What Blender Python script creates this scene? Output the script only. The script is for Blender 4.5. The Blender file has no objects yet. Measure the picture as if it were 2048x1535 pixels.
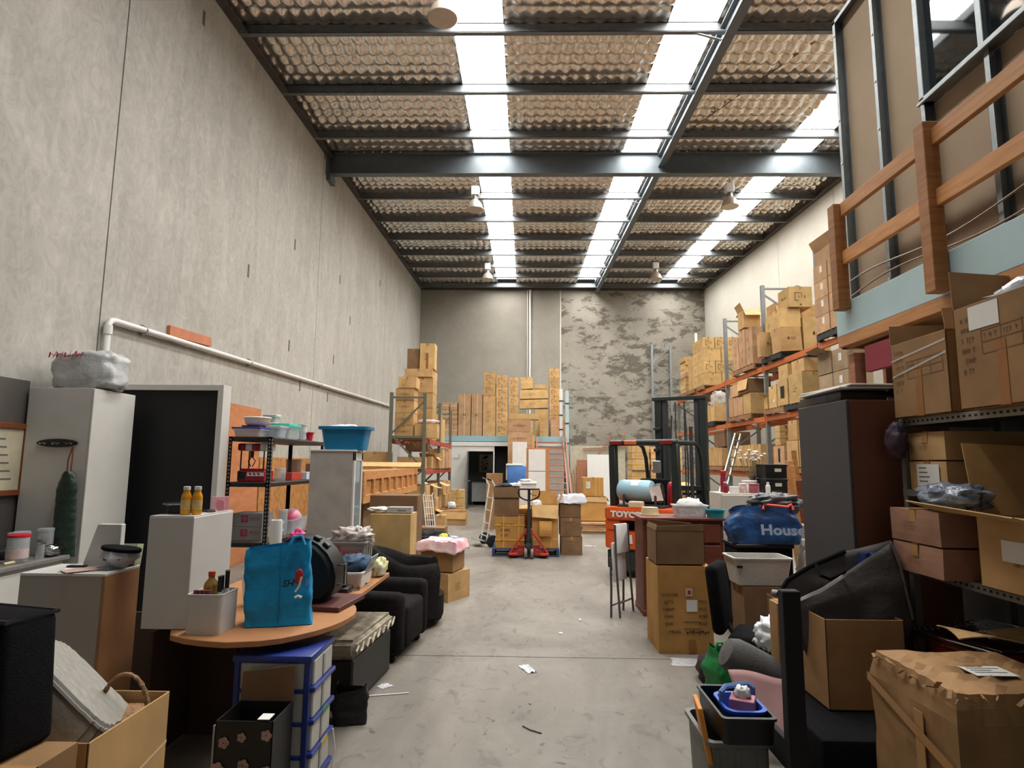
import bpy, bmesh, math, random
import numpy as np
from mathutils import Vector, Matrix, Euler, noise

sc = bpy.context.scene
COL = sc.collection
PI = math.pi
R = math.radians

# ------------------------------------------------------------------ camera
CH = 1.65
FPX = 1231.0
cam_data = bpy.data.cameras.new('camera')
cam = bpy.data.objects.new('camera', cam_data)
COL.objects.link(cam)
cam_data.sensor_width = 36.0
cam_data.lens = FPX / 2048 * 36.0
cam_data.clip_start = 0.05
cam_data.clip_end = 200
pitch, yaw, roll = R(7.27), R(1.13), R(.505)
Mc = Matrix.Rotation(yaw, 3, 'Z') @ Matrix.Rotation(pitch, 3, 'X') @ Matrix.Rotation(PI / 2, 3, 'X') @ Matrix.Rotation(roll, 3, 'Z')
cam.matrix_world = Matrix.Translation((0, 0, CH)) @ Mc.to_4x4()
sc.camera = cam

# survey helpers: a sight line of the survey photo met with a plane of the room
def ray(u, v):
    return Mc @ Vector(((u - 1024) / FPX, -(v - 767.5) / FPX, -1))
def AZ(u, v, z=0.0):
    d = ray(u, v); return Vector((0, 0, CH)) + d * ((z - CH) / d.z)
def AY(u, v, Y):
    d = ray(u, v); return Vector((0, 0, CH)) + d * (Y / d.y)
def AX(u, v, X):
    d = ray(u, v); return Vector((0, 0, CH)) + d * (X / d.x)

# ------------------------------------------------------------------ materials
def lin(h):
    h = h.lstrip('#')
    out = []
    for i in (0, 2, 4):
        c = int(h[i:i + 2], 16) / 255
        out.append(c / 12.92 if c <= .04045 else ((c + .055) / 1.055) ** 2.4)
    return (*out, 1)

MATS = {}
def mat(name, hexc, rough=.6, metal=0.0, var=.12, scale=6.0, bump=0.0, bscale=40.0, spec=.4, stretch=(1, 1, 1), trans=0.0, alpha=1.0, rnd=0.0, emit=0.0, hex2=None, coat=0.0, sheen=0.0):
    """principled material with a mottled base colour and optional bump"""
    if name in MATS: return MATS[name]
    m = bpy.data.materials.new(name); m.use_nodes = True
    nt = m.node_tree; N = nt.nodes; L = nt.links
    p = N['Principled BSDF']
    p.inputs['Roughness'].default_value = rough
    p.inputs['Metallic'].default_value = metal
    p.inputs['Specular IOR Level'].default_value = spec
    p.inputs['Coat Weight'].default_value = coat
    p.inputs['Sheen Weight'].default_value = sheen
    c = lin(hexc)
    tc = N.new('ShaderNodeTexCoord'); mp = N.new('ShaderNodeMapping')
    mp.inputs['Scale'].default_value = stretch
    L.new(tc.outputs['Object'], mp.inputs['Vector'])
    nz = N.new('ShaderNodeTexNoise'); nz.inputs['Scale'].default_value = scale; nz.inputs['Detail'].default_value = 5
    L.new(mp.outputs['Vector'], nz.inputs['Vector'])
    cr = N.new('ShaderNodeValToRGB')
    lo = [x * (1 - var) for x in c[:3]] if not hex2 else lin(hex2)[:3]
    hi = [min(1, x * (1 + var)) for x in c[:3]] if not hex2 else c[:3]
    cr.color_ramp.elements[0].position = .3; cr.color_ramp.elements[1].position = .7
    cr.color_ramp.elements[0].color = (*lo, 1); cr.color_ramp.elements[1].color = (*hi, 1)
    L.new(nz.outputs['Fac'], cr.inputs['Fac'])
    last = cr.outputs['Color']
    if rnd:
        oi = N.new('ShaderNodeObjectInfo'); hs = N.new('ShaderNodeHueSaturation')
        mr = N.new('ShaderNodeMapRange'); mr.inputs['To Min'].default_value = 1 - rnd; mr.inputs['To Max'].default_value = 1 + rnd
        L.new(oi.outputs['Random'], mr.inputs['Value']); L.new(mr.outputs['Result'], hs.inputs['Value'])
        L.new(last, hs.inputs['Color']); last = hs.outputs['Color']
    L.new(last, p.inputs['Base Color'])
    if bump:
        b = N.new('ShaderNodeTexNoise'); b.inputs['Scale'].default_value = bscale; b.inputs['Detail'].default_value = 4
        L.new(mp.outputs['Vector'], b.inputs['Vector'])
        bn = N.new('ShaderNodeBump'); bn.inputs['Strength'].default_value = bump; bn.inputs['Distance'].default_value = .02
        L.new(b.outputs['Fac'], bn.inputs['Height']); L.new(bn.outputs['Normal'], p.inputs['Normal'])
    if trans: p.inputs['Transmission Weight'].default_value = trans; p.inputs['IOR'].default_value = 1.2
    if alpha < 1: p.inputs['Alpha'].default_value = alpha
    if emit:
        p.inputs['Emission Color'].default_value = c; p.inputs['Emission Strength'].default_value = emit
    MATS[name] = m
    return m

def concrete(name, base, dark, light, streak=True, blotch=0.0, bump=.25, joint=None, stain=None, smooth=.85):
    m = bpy.data.materials.new(name); m.use_nodes = True
    nt = m.node_tree; N = nt.nodes; L = nt.links
    p = N['Principled BSDF']; p.inputs['Roughness'].default_value = smooth; p.inputs['Specular IOR Level'].default_value = .25
    tc = N.new('ShaderNodeTexCoord')
    def nz(scale, det=6, sx=(1, 1, 1), dist=0.0, rough=.6):
        mp = N.new('ShaderNodeMapping'); mp.inputs['Scale'].default_value = sx
        L.new(tc.outputs['Object'], mp.inputs['Vector'])
        n = N.new('ShaderNodeTexNoise'); n.inputs['Scale'].default_value = scale; n.inputs['Detail'].default_value = det
        n.inputs['Distortion'].default_value = dist; n.inputs['Roughness'].default_value = rough
        L.new(mp.outputs['Vector'], n.inputs['Vector']); return n.outputs['Fac']
    def ramp(f, a, b, c0, c1):
        r = N.new('ShaderNodeValToRGB'); r.color_ramp.elements[0].position = a; r.color_ramp.elements[1].position = b
        r.color_ramp.elements[0].color = c0; r.color_ramp.elements[1].color = c1
        L.new(f, r.inputs['Fac']); return r.outputs['Color']
    def mix(a, b, f, mode='MIX'):
        x = N.new('ShaderNodeMix'); x.data_type = 'RGBA'; x.blend_type = mode
        if isinstance(f, float): x.inputs[0].default_value = f
        else: L.new(f, x.inputs[0])
        L.new(a, x.inputs[6]) if not isinstance(a, tuple) else setattr(x.inputs[6], 'default_value', a)
        L.new(b, x.inputs[7]) if not isinstance(b, tuple) else setattr(x.inputs[7], 'default_value', b)
        return x.outputs[2]
    col = ramp(nz(.55, 8, dist=.6), .32, .68, lin(dark), lin(base))
    col = mix(col, ramp(nz(3.2, 8, (1, 1, .3) if streak else (1, 1, 1), 1.2), .5, .72, lin(base), lin(light)), .45)
    if streak:
        col = mix(col, ramp(nz(2.0, 8, (1, 1, .16), 1.6), .33, .68, (.80, .80, .81, 1), (1.1, 1.1, 1.08, 1)), .5, 'MULTIPLY')
        col = mix(col, ramp(nz(5.0, 10, (1, 1, .7), 2.6), .36, .66, (.84, .84, .84, 1), (1.1, 1.1, 1.09, 1)), .7, 'MULTIPLY')
    col = mix(col, ramp(nz(38, 3), .62, .72, (1, 1, 1, 1), (.6, .58, .55, 1)), .5, 'MULTIPLY')
    h = nz(60, 6)
    if blotch:
        f1 = nz(1.25, 10, (1, 1, 1.9), .35, .74)
        bl = ramp(f1, .44, .50, (0, 0, 0, 1), (1, 1, 1, 1))
        col = mix(lin('#676157'), mix(col, lin(light), .35), bl)
        big = ramp(nz(.42, 6, dist=.3), .48, .68, (1, 1, 1, 1), (.6, .58, .56, 1))
        col = mix(col, big, .7, 'MULTIPLY')
        h = f1
    if stain:
        col = mix(col, ramp(nz(.9, 9, (1, .45, 1), .8), .42, .66, (.68, .66, .63, 1), (1.08, 1.07, 1.05, 1)), .9, 'MULTIPLY')
        col = mix(col, ramp(nz(6, 10, (1, .6, 1), 1.2), .56, .68, (1, 1, 1, 1), (.62, .60, .57, 1)), .8, 'MULTIPLY')
        col = mix(col, ramp(nz(16, 3, (.7, .45, 1), .6), .66, .72, (1, 1, 1, 1), (.35, .33, .3, 1)), .8, 'MULTIPLY')
    L.new(col, p.inputs['Base Color'])
    bn = N.new('ShaderNodeBump'); bn.inputs['Strength'].default_value = bump; bn.inputs['Distance'].default_value = .01 if not blotch else .03
    L.new(h, bn.inputs['Height']); L.new(bn.outputs['Normal'], p.inputs['Normal'])
    MATS[name] = m
    return m

def card(name, hexc, rnd=.13):
    """corrugated cardboard: kraft colour, faint flute lines, scuffs"""
    m = bpy.data.materials.new(name); m.use_nodes = True
    nt = m.node_tree; N = nt.nodes; L = nt.links
    p = N['Principled BSDF']; p.inputs['Roughness'].default_value = .75; p.inputs['Specular IOR Level'].default_value = .25
    c = lin(hexc)
    tc = N.new('ShaderNodeTexCoord'); oi = N.new('ShaderNodeObjectInfo')
    n1 = N.new('ShaderNodeTexNoise'); n1.noise_dimensions = '4D'; n1.inputs['Scale'].default_value = 5; n1.inputs['Detail'].default_value = 7
    mul = N.new('ShaderNodeMath'); mul.operation = 'MULTIPLY'; mul.inputs[1].default_value = 37
    L.new(oi.outputs['Random'], mul.inputs[0]); L.new(mul.outputs[0], n1.inputs['W']); L.new(tc.outputs['Object'], n1.inputs['Vector'])
    cr = N.new('ShaderNodeValToRGB'); e = cr.color_ramp.elements
    e[0].position = .3; e[1].position = .7
    e[0].color = (*[x * .80 for x in c[:3]], 1); e[1].color = (*[min(1, x * 1.12) for x in c[:3]], 1)
    L.new(n1.outputs['Fac'], cr.inputs['Fac'])
    wv = N.new('ShaderNodeTexWave'); wv.bands_direction = 'Z'; wv.inputs['Scale'].default_value = 26; wv.inputs['Distortion'].default_value = .3
    L.new(tc.outputs['Object'], wv.inputs['Vector'])
    hs = N.new('ShaderNodeHueSaturation')
    mr = N.new('ShaderNodeMapRange'); mr.inputs['To Min'].default_value = 1 - rnd; mr.inputs['To Max'].default_value = 1 + rnd
    L.new(oi.outputs['Random'], mr.inputs['Value']); L.new(mr.outputs['Result'], hs.inputs['Value'])
    L.new(cr.outputs['Color'], hs.inputs['Color'])
    mx = N.new('ShaderNodeMix'); mx.data_type = 'RGBA'; mx.blend_type = 'MULTIPLY'; mx.inputs[0].default_value = .06
    L.new(hs.outputs['Color'], mx.inputs[6]); L.new(wv.outputs['Color'], mx.inputs[7])
    L.new(mx.outputs[2], p.inputs['Base Color'])
    bn = N.new('ShaderNodeBump'); bn.inputs['Strength'].default_value = .12; bn.inputs['Distance'].default_value = .01
    L.new(n1.outputs['Fac'], bn.inputs['Height']); L.new(bn.outputs['Normal'], p.inputs['Normal'])
    MATS[name] = m
    return m

def wood(name, hexc, hex2, scale=3.0, rough=.55, axis=(1, 1, 12), rnd=.1):
    m = bpy.data.materials.new(name); m.use_nodes = True
    nt = m.node_tree; N = nt.nodes; L = nt.links
    p = N['Principled BSDF']; p.inputs['Roughness'].default_value = rough; p.inputs['Specular IOR Level'].default_value = .35
    tc = N.new('ShaderNodeTexCoord'); mp = N.new('ShaderNodeMapping'); mp.inputs['Scale'].default_value = axis
    L.new(tc.outputs['Object'], mp.inputs['Vector'])
    n = N.new('ShaderNodeTexNoise'); n.inputs['Scale'].default_value = scale; n.inputs['Detail'].default_value = 6; n.inputs['Distortion'].default_value = .5
    L.new(mp.outputs['Vector'], n.inputs['Vector'])
    cr = N.new('ShaderNodeValToRGB'); e = cr.color_ramp.elements; e[0].position = .3; e[1].position = .72
    e[0].color = lin(hex2); e[1].color = lin(hexc); L.new(n.outputs['Fac'], cr.inputs['Fac'])
    oi = N.new('ShaderNodeObjectInfo'); hs = N.new('ShaderNodeHueSaturation')
    mr = N.new('ShaderNodeMapRange'); mr.inputs['To Min'].default_value = 1 - rnd; mr.inputs['To Max'].default_value = 1 + rnd
    L.new(oi.outputs['Random'], mr.inputs['Value']); L.new(mr.outputs['Result'], hs.inputs['Value'])
    L.new(cr.outputs['Color'], hs.inputs['Color']); L.new(hs.outputs['Color'], p.inputs['Base Color'])
    MATS[name] = m
    return m

def film(name, hexc='#e8e8ea', alpha=.45, rough=.25):
    """thin crinkled plastic film, part clear"""
    m = mat(name, hexc, rough=rough, var=.05, bump=.7, bscale=18, spec=.6, alpha=alpha)
    return m

# ------------------------------------------------------------------ mesh builder
class M:
    def __init__(s): s.v = []; s.f = []
    def add(s, vs, fs):
        b = len(s.v); s.v += [tuple(x) for x in vs]; s.f += [tuple(b + i for i in q) for q in fs]; return s
    def box(s, x0, x1, y0, y1, z0, z1, mtx=None):
        vs = [Vector((x, y, z)) for z in (z0, z1) for y in (y0, y1) for x in (x0, x1)]
        if mtx is not None: vs = [mtx @ v for v in vs]
        return s.add(vs, [(0, 2, 3, 1), (4, 5, 7, 6), (0, 1, 5, 4), (2, 6, 7, 3), (0, 4, 6, 2), (1, 3, 7, 5)])
    def cbox(s, c, d, rot=(0, 0, 0)):
        m = Matrix.Translation(c) @ Euler(rot).to_matrix().to_4x4()
        return s.box(-d[0] / 2, d[0] / 2, -d[1] / 2, d[1] / 2, -d[2] / 2, d[2] / 2, m)
    def beam(s, a, b, w, h, up=(0, 0, 1)):
        """a bar of section w x h from a to b"""
        a, b = Vector(a), Vector(b); d = b - a; n = d.length; d.normalize()
        u = Vector(up)
        if abs(d.dot(u)) > .98: u = Vector((0, 1, 0))
        x = d.cross(u).normalized(); z = x.cross(d).normalized()
        vs = []
        for t in (0, n):
            for i, j in ((-1, -1), (1, -1), (1, 1), (-1, 1)):
                vs.append(a + d * t + x * (i * w / 2) + z * (j * h / 2))
        return s.add(vs, [(0, 1, 2, 3), (7, 6, 5, 4), (0, 4, 5, 1), (1, 5, 6, 2), (2, 6, 7, 3), (3, 7, 4, 0)])
    def tube(s, pts, r, n=8, closed=False, cap=True):
        pts = [Vector(p) for p in pts]; k = len(pts); rings = []
        rr = r if isinstance(r, (list, tuple)) else [r] * k
        prev = None
        for i, p in enumerate(pts):
            a = pts[(i - 1) % k] if (i > 0 or closed) else p
            b = pts[(i + 1) % k] if (i < k - 1 or closed) else p
            d = (b - a)
            d = d.normalized() if d.length > 1e-9 else Vector((0, 0, 1))
            if prev is None:
                u = Vector((0, 0, 1)) if abs(d.z) < .9 else Vector((1, 0, 0))
                x = d.cross(u).normalized()
            else:
                x = (prev - d * prev.dot(d))
                x = x.normalized() if x.length > 1e-6 else d.orthogonal().normalized()
            prev = x; y = d.cross(x)
            rings.append([p + (x * math.cos(2 * PI * j / n) + y * math.sin(2 * PI * j / n)) * rr[i] for j in range(n)])
        vs = [q for ring in rings for q in ring]; fs = []
        for i in range(k if closed else k - 1):
            a, b = i * n, ((i + 1) % k) * n
            for j in range(n): fs.append((a + j, a + (j + 1) % n, b + (j + 1) % n, b + j))
        if cap and not closed:
            fs.append(tuple(range(n - 1, -1, -1))); fs.append(tuple((k - 1) * n + j for j in range(n)))
        return s.add(vs, fs)
    def cyl(s, a, b, r, r2=None, n=16): return s.tube([a, b], [r, r if r2 is None else r2], n)
    def lathe(s, prof, c=(0, 0, 0), n=20, rot=None):
        """prof: (radius, z) pairs; revolved about z"""
        vs = []; c = Vector(c)
        for r, z in prof:
            for j in range(n):
                p = Vector((r * math.cos(2 * PI * j / n), r * math.sin(2 * PI * j / n), z))
                if rot is not None: p = rot @ p
                vs.append(c + p)
        fs = [(i * n + j, i * n + (j + 1) % n, (i + 1) * n + (j + 1) % n, (i + 1) * n + j) for i in range(len(prof) - 1) for j in range(n)]
        fs.append(tuple(range(n - 1, -1, -1))); fs.append(tuple((len(prof) - 1) * n + j for j in range(n)))
        return s.add(vs, fs)
    def prism(s, poly, z0, z1, mtx=None):
        n = len(poly)
        vs = [Vector((x, y, z0)) for x, y in poly] + [Vector((x, y, z1)) for x, y in poly]
        if mtx is not None: vs = [mtx @ v for v in vs]
        return s.add(vs, [tuple(range(n - 1, -1, -1)), tuple(range(n, 2 * n))] + [(i, (i + 1) % n, n + (i + 1) % n, n + i) for i in range(n)])
    def quad(s, *p): return s.add(p, [tuple(range(len(p)))])
    def slab(s, pts, t):
        """a flat polygon given thickness t along its normal, away from the front"""
        pts = [Vector(p) for p in pts]; n = (pts[1] - pts[0]).cross(pts[2] - pts[0]).normalized() * t; k = len(pts)
        return s.add(pts + [p - n for p in pts], [tuple(range(k)), tuple(range(2 * k - 1, k - 1, -1))] + [(i, k + i, k + (i + 1) % k, (i + 1) % k) for i in range(k)])
    def grid(s, fn, nu, nv):
        vs = [fn(i / nu, j / nv) for j in range(nv + 1) for i in range(nu + 1)]
        w = nu + 1
        return s.add(vs, [(j * w + i, j * w + i + 1, (j + 1) * w + i + 1, (j + 1) * w + i) for j in range(nv) for i in range(nu)])
    def blob(s, c, rad, amp=.15, freq=2.5, seed=0, nu=28, nv=16, sq=2.5, flat=None):
        """crumpled lump: a superellipsoid pushed about by noise; flat: lowest z kept level"""
        s.soft = True
        c = Vector(c); sd = Vector((seed * 3.17, seed * 1.31, seed * 7.7))
        def pw(x, e): return math.copysign(abs(x) ** e, x)
        e = 2 / sq
        vs = []
        for j in range(nv + 1):
            th = -PI / 2 + PI * j / nv
            for i in range(nu):
                ph = 2 * PI * i / nu
                d = Vector((pw(math.cos(th), e) * pw(math.cos(ph), e), pw(math.cos(th), e) * pw(math.sin(ph), e), pw(math.sin(th), e)))
                k = 1 + amp * (noise.noise(d * freq + sd) + .6 * abs(noise.noise(d * freq * 2.3 + sd)) + .14 * noise.noise(d * freq * 5 + sd))
                p = Vector((d.x * rad[0] * k, d.y * rad[1] * k, d.z * rad[2] * k)) + c
                if flat is not None: p.z = max(p.z, flat)
                vs.append(p)
        fs = [(j * nu + i, j * nu + (i + 1) % nu, (j + 1) * nu + (i + 1) % nu, (j + 1) * nu + i) for j in range(nv) for i in range(nu)]
        return s.add(vs, fs)
    def rounded(s, x0, x1, y0, y1, z0, z1, r=.02, seg=2):
        """a box with rounded edges"""
        bm = bmesh.new(); bmesh.ops.create_cube(bm, size=1)
        for v in bm.verts:
            v.co = Vector(((x0 + x1) / 2 + v.co.x * (x1 - x0), (y0 + y1) / 2 + v.co.y * (y1 - y0), (z0 + z1) / 2 + v.co.z * (z1 - z0)))
        r = min(r, .49 * min(x1 - x0, y1 - y0, z1 - z0))
        bmesh.ops.bevel(bm, geom=bm.edges[:], offset=r, segments=seg, affect='EDGES', profile=.5)
        bm.verts.index_update()
        s.add([v.co.copy() for v in bm.verts], [[v.index for v in f.verts] for f in bm.faces]); bm.free(); return s
    def move(s, mtx, start=0):
        for i in range(start, len(s.v)): s.v[i] = tuple(mtx @ Vector(s.v[i]))
        return s
    def build(s, name, m, parent=None, bevel=0.0, smooth=False, seg=1):
        sharp = 1.6 if getattr(s, 'soft', False) else .7
        me = bpy.data.meshes.new(name)
        me.from_pydata(s.v, [], s.f)
        bm = bmesh.new(); bm.from_mesh(me)
        bmesh.ops.recalc_face_normals(bm, faces=bm.faces[:])
        if bevel:
            ed = [e for e in bm.edges if len(e.link_faces) == 2 and e.calc_face_angle(0) > .5]
            bmesh.ops.bevel(bm, geom=ed, offset=bevel, segments=seg, affect='EDGES', clamp_overlap=True)
        if smooth:
            for f in bm.faces: f.smooth = True
            for e in bm.edges:
                if len(e.link_faces) == 2 and e.calc_face_angle(0) > sharp: e.smooth = False
        bm.to_mesh(me); bm.free()
        me.materials.append(m if not isinstance(m, str) else MATS[m])
        o = bpy.data.objects.new(name, me); COL.objects.link(o)
        if parent is not None: o.parent = parent
        return o

LABELS = set()
def tag(o, label, cat, group=None):
    o['label'] = label; o['category'] = cat
    if group: o['group'] = group
    LABELS.add(label)
    return o
def thing(name, label, cat, loc=(0, 0, 0), rz=0.0, group=None, rot=None):
    o = bpy.data.objects.new(name, None); COL.objects.link(o)
    o.location = loc; o.rotation_euler = rot if rot is not None else (0, 0, rz); o.empty_display_size = .1
    return tag(o, label, cat, group)
def solo(name, label, cat, mb, m, loc=(0, 0, 0), rz=0.0, group=None, bevel=0.0, smooth=False, rot=None):
    o = mb.build(name, m, None, bevel, smooth); o.location = loc
    o.rotation_euler = rot if rot is not None else (0, 0, rz)
    return tag(o, label, cat, group)
def struct(name, mb, m, bevel=0.0, smooth=False):
    o = mb.build(name, m, None, bevel, smooth); o['kind'] = 'structure'; return o
def text(name, s, size, m, parent, loc, rot=(PI / 2, 0, 0), ext=.001, align='CENTER', sx=1.0, bold=0.0, shear=0.0):
    cu = bpy.data.curves.new(name, 'FONT'); cu.body = s; cu.size = size; cu.extrude = ext; cu.align_x = align; cu.align_y = 'CENTER'
    cu.offset = bold; cu.shear = shear; cu.resolution_u = 2
    t = bpy.data.objects.new(name, cu); COL.objects.link(t)
    dg = bpy.context.evaluated_depsgraph_get()
    me = bpy.data.meshes.new_from_object(t.evaluated_get(dg))
    bpy.data.objects.remove(t)
    me.materials.clear(); me.materials.append(MATS[m] if isinstance(m, str) else m)
    o = bpy.data.objects.new(name, me); COL.objects.link(o)
    if parent is not None: o.parent = parent
    o.location = loc; o.rotation_euler = rot; o.scale = (sx, 1, 1)
    return o
def copy_tree(o, parent=None):
    c = o.copy(); COL.objects.link(c)
    if parent is not None: c.parent = parent
    for ch in [x for x in bpy.data.objects if x.parent == o]: copy_tree(ch, c)
    return c

# base palette
concrete('concrete_wall', '#b3afa6', '#9a968d', '#c9c5bc')
concrete('concrete_pale', '#cbc7ba', '#bbb7aa', '#d6d2c6', bump=.15, streak=False)
concrete('concrete_far', '#989287', '#817b71', '#a6a095', streak=False)
concrete('concrete_patchy', '#938d81', '#807a6f', '#a39d91', streak=False, blotch=1.0, bump=.3)
concrete('concrete_floor', '#8a847b', '#716b62', '#98928a', streak=False, stain=True, bump=.08, smooth=.55)
TONES = dict(tan='#c09a68', gold='#c2a06a', pink='#b8926e', brown='#93704a', dark='#7f6246', orange='#b5874a', grey='#9a8468', pale='#cfae7c', red='#98705a')
for k, h in TONES.items(): card('card_' + k, h)
card('card_inner', '#8f6a45'); card('card_flap', '#cfa873')
wood('pine', '#c48d58', '#a8703f'); wood('pine_dark', '#a4703e', '#84552d'); wood('pink_timber', '#b0765a', '#94604a'); wood('pallet_wood', '#9a7350', '#7a583c')
wood('board_osb', '#c58f54', '#9a6636', scale=9, axis=(1, 1, 1)); wood('laminate_oak', '#b67f52', '#a8744a', axis=(1, 6, 1)); wood('redwood', '#6e3826', '#5a2c1e')
wood('plywood', '#bf7f54', '#a86a42', axis=(1, 1, 3))
mat('steel_grey', '#565a5c', .5, .3, .1); mat('steel_dark', '#35383a', .55, .2, .1); mat('galv', '#8d9394', .42, .75, .12, 14)
mat('rack_upright', '#868b8b', .45, .5, .1); mat('rack_green', '#6c6c5c', .5, .3, .1); mat('rack_orange', '#b8622f', .5, .05, .12)
mat('rack_red', '#a5453a', .55, .05, .15)
mat('white_paint', '#d8d6d0', .5, 0, .04); mat('white_laminate', '#c9c6bf', .4, 0, .03); mat('white_gloss', '#dedcd7', .25, 0, .03)
mat('white_plastic', '#dad9d5', .35, 0, .04); mat('black_plastic', '#17181a', .4, 0, .1); mat('black_matte', '#141416', .8, 0, .1)
mat('black_fabric', '#131214', .95, 0, .25, 30, .3, 200, .1); mat('charcoal_fabric', '#221f1f', .95, 0, .25, 25, .3, 160, .1)
mat('rubber', '#1b1c1d', .85, 0, .15); mat('chrome', '#c8c8c8', .15, 1.0, .02); mat('ink', '#3a2a20', .9, 0, .1)
mat('ink_soft', '#7a583c', .9, 0, .1); mat('paper', '#e2e0da', .8, 0, .03); mat('label_white', '#d9d7d0', .6, 0, .03)
mat('tape_clear', '#a87d4d', .25, 0, .05); mat('tape_brown', '#8d5a2c', .3, 0, .06); mat('strap_cream', '#e0c6a2', .4, 0, .03); mat('strap_yellow', '#e0a83a', .4, 0, .05)
mat('pale_blue', '#a9bfc0', .6, 0, .05, 3); mat('sky_fascia', '#8fb4bd', .6, 0, .05, 3); mat('orange_paint', '#d2571f', .4, 0, .08, 5, coat=.1); mat('red_paint', '#a8362a', .45, 0, .15)
film('film_clear'); film('film_white', '#dcdcdc', .75, .35); film('film_milky', '#d6d4d0', .6, .3)
# ================================================================== the building
XL, XR, YF, YN = -4.6, 7.9, 26.5, -3.0
def cz(y): return 8.0 + .047 * y            # underside of the purlins
def foil_z(y): return cz(y) + .24

# floor, with a saw-cut joint
fl = M()
for a, b in ((YN, 5.522), (5.534, 3.45 + 9.0), (12.462, YF + .3)):
    fl.box(XL - .2, XR + .2, a, b, -.2, 0)
fl.box(XL - .2, XR + .2, YN, YF, -.25, -.012)
struct('floor', fl, 'concrete_floor')

def wall_slabs(axis, x0, x1, joints, gap=.022):
    mb = M(); mid = (x0 + x1) / 2
    for a, b in zip(joints[:-1], joints[1:]):
        a2, b2 = a + gap / 2, b - gap / 2
        vs = [(x, y, z) for x in (x0, x1) for y, z in ((a2, -.1), (b2, -.1), (b2, cz(b2) + .22), (a2, cz(a2) + .22))]
        mb.add(vs, [(0, 1, 2, 3), (7, 6, 5, 4), (0, 4, 5, 1), (1, 5, 6, 2), (2, 6, 7, 3), (3, 7, 4, 0)])
    return mb
wl = wall_slabs('y', XL - .16, XL, [YN, 6.44, 13.22, 19.8, YF + .2])
wl.box(XL - .3, XL - .15, YN, YF, -.1, 9)
# form-tie scars cast in the panels
struct('wall_left', wl, 'concrete_wall')
wr = wall_slabs('y', XR, XR + .16, [YN, 8.2, 15.2, 18.7, YF + .2])
wr.box(XR + .15, XR + .3, YN, YF, -.1, 9)
struct('wall_right', wr, 'concrete_pale')
XJ = AY(1121, 700, YF).x
wb = M().box(XL - .2, XJ - .012, YF, YF + .2, -.1, cz(YF) + .2)
struct('wall_back', wb, 'concrete_far')
wb2 = M().box(XJ + .012, XR + .2, YF + .015, YF + .215, -.1, cz(YF) + .2).box(XJ - .1, XJ + .1, YF + .16, YF + .25, -.1, cz(YF))
struct('wall_back_rough_panel', wb2, 'concrete_patchy')
pits = M()
rr = random.Random(5)
for u, v in ((650, 308), (590, 488), (680, 558), (760, 565), (578, 690), (667, 718), (600, 770), (497, 540), (408, 35), (700, 640), (655, 793)):
    p = AX(u, v, XL + .001); pits.box(XL - .001, XL + .003, p.y - .03, p.y + .03, p.z - .12, p.z + .1)
struct('wall_left_scars', pits, mat('scar', '#5f5a50', .9))

# foil-faced roof blanket over wire mesh
mf = bpy.data.materials.new('roof_foil'); mf.use_nodes = True
nt = mf.node_tree; N = nt.nodes; L = nt.links; p = N['Principled BSDF']
p.inputs['Metallic'].default_value = .8; p.inputs['Roughness'].default_value = .22
tc = N.new('ShaderNodeTexCoord'); n1 = N.new('ShaderNodeTexNoise'); n1.inputs['Scale'].default_value = 9; n1.inputs['Detail'].default_value = 8; n1.inputs['Distortion'].default_value = .8
L.new(tc.outputs['Object'], n1.inputs['Vector'])
r1 = N.new('ShaderNodeValToRGB'); r1.color_ramp.elements[0].color = lin('#cfc4b8'); r1.color_ramp.elements[1].color = lin('#ece4da')
r1.color_ramp.elements[0].position = .3; r1.color_ramp.elements[1].position = .65
L.new(n1.outputs['Fac'], r1.inputs['Fac']); L.new(r1.outputs['Color'], p.inputs['Base Color'])
bn = N.new('ShaderNodeBump'); bn.inputs['Strength'].default_value = .15; bn.inputs['Distance'].default_value = .015
L.new(n1.outputs['Fac'], bn.inputs['Height']); L.new(bn.outputs['Normal'], p.inputs['Normal'])
MATS['roof_foil'] = mf
SKY = [(-1.2, -.36), (2.25, 3.05), (5.8, 6.62)]
def foil(x0, x1, y0, y1):
    nx = max(4, int((x1 - x0) / .042)); ny = int((y1 - y0) / .05)
    xs = np.linspace(x0, x1, nx + 1); ys = np.linspace(y0, y1, ny + 1)
    X, Y = np.meshgrid(xs, ys)
    px, py = .21, .30
    wob = .02 * np.sin(Y * 3.1 + X) + .015 * np.sin(Y * 7.7 + 2 * X)
    pil = (np.abs(np.sin(PI * (X + wob) / px)) ** .55) * (np.abs(np.sin(PI * (Y + .3 * wob) / py)) ** .45)
    rnd = np.sin(np.floor(X / px) * 12.9 + np.floor(Y / py) * 78.2) * 43758.5
    rnd = rnd - np.floor(rnd)
    Z = 8.0 + .047 * Y + .26 - pil * (.06 + .035 * rnd) - .03 * np.sin(PI * ((Y - .25) % 1.72) / 1.72)
    v = np.stack([X.ravel(), Y.ravel(), Z.ravel()], 1)
    w = nx + 1
    J, I = np.meshgrid(np.arange(ny), np.arange(nx), indexing='ij')
    a = (J * w + I).ravel(); f = np.stack([a, a + w, a + w + 1, a + 1], 1)
    return v, f
vv, ff, off = [], [], 0
edges = [XL] + [e for s_ in SKY for e in s_] + [XR]
for i in range(0, len(edges), 2):
    v, f = foil(edges[i], edges[i + 1], 6.0, YF + .1); vv.append(v); ff.append(f + off); off += len(v)
v = np.concatenate(vv); f = np.concatenate(ff)
me = bpy.data.meshes.new('ceiling'); me.vertices.add(len(v)); me.vertices.foreach_set('co', v.astype(np.float32).ravel())
me.loops.add(f.size); me.loops.foreach_set('vertex_index', f.astype(np.int32).ravel())
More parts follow.
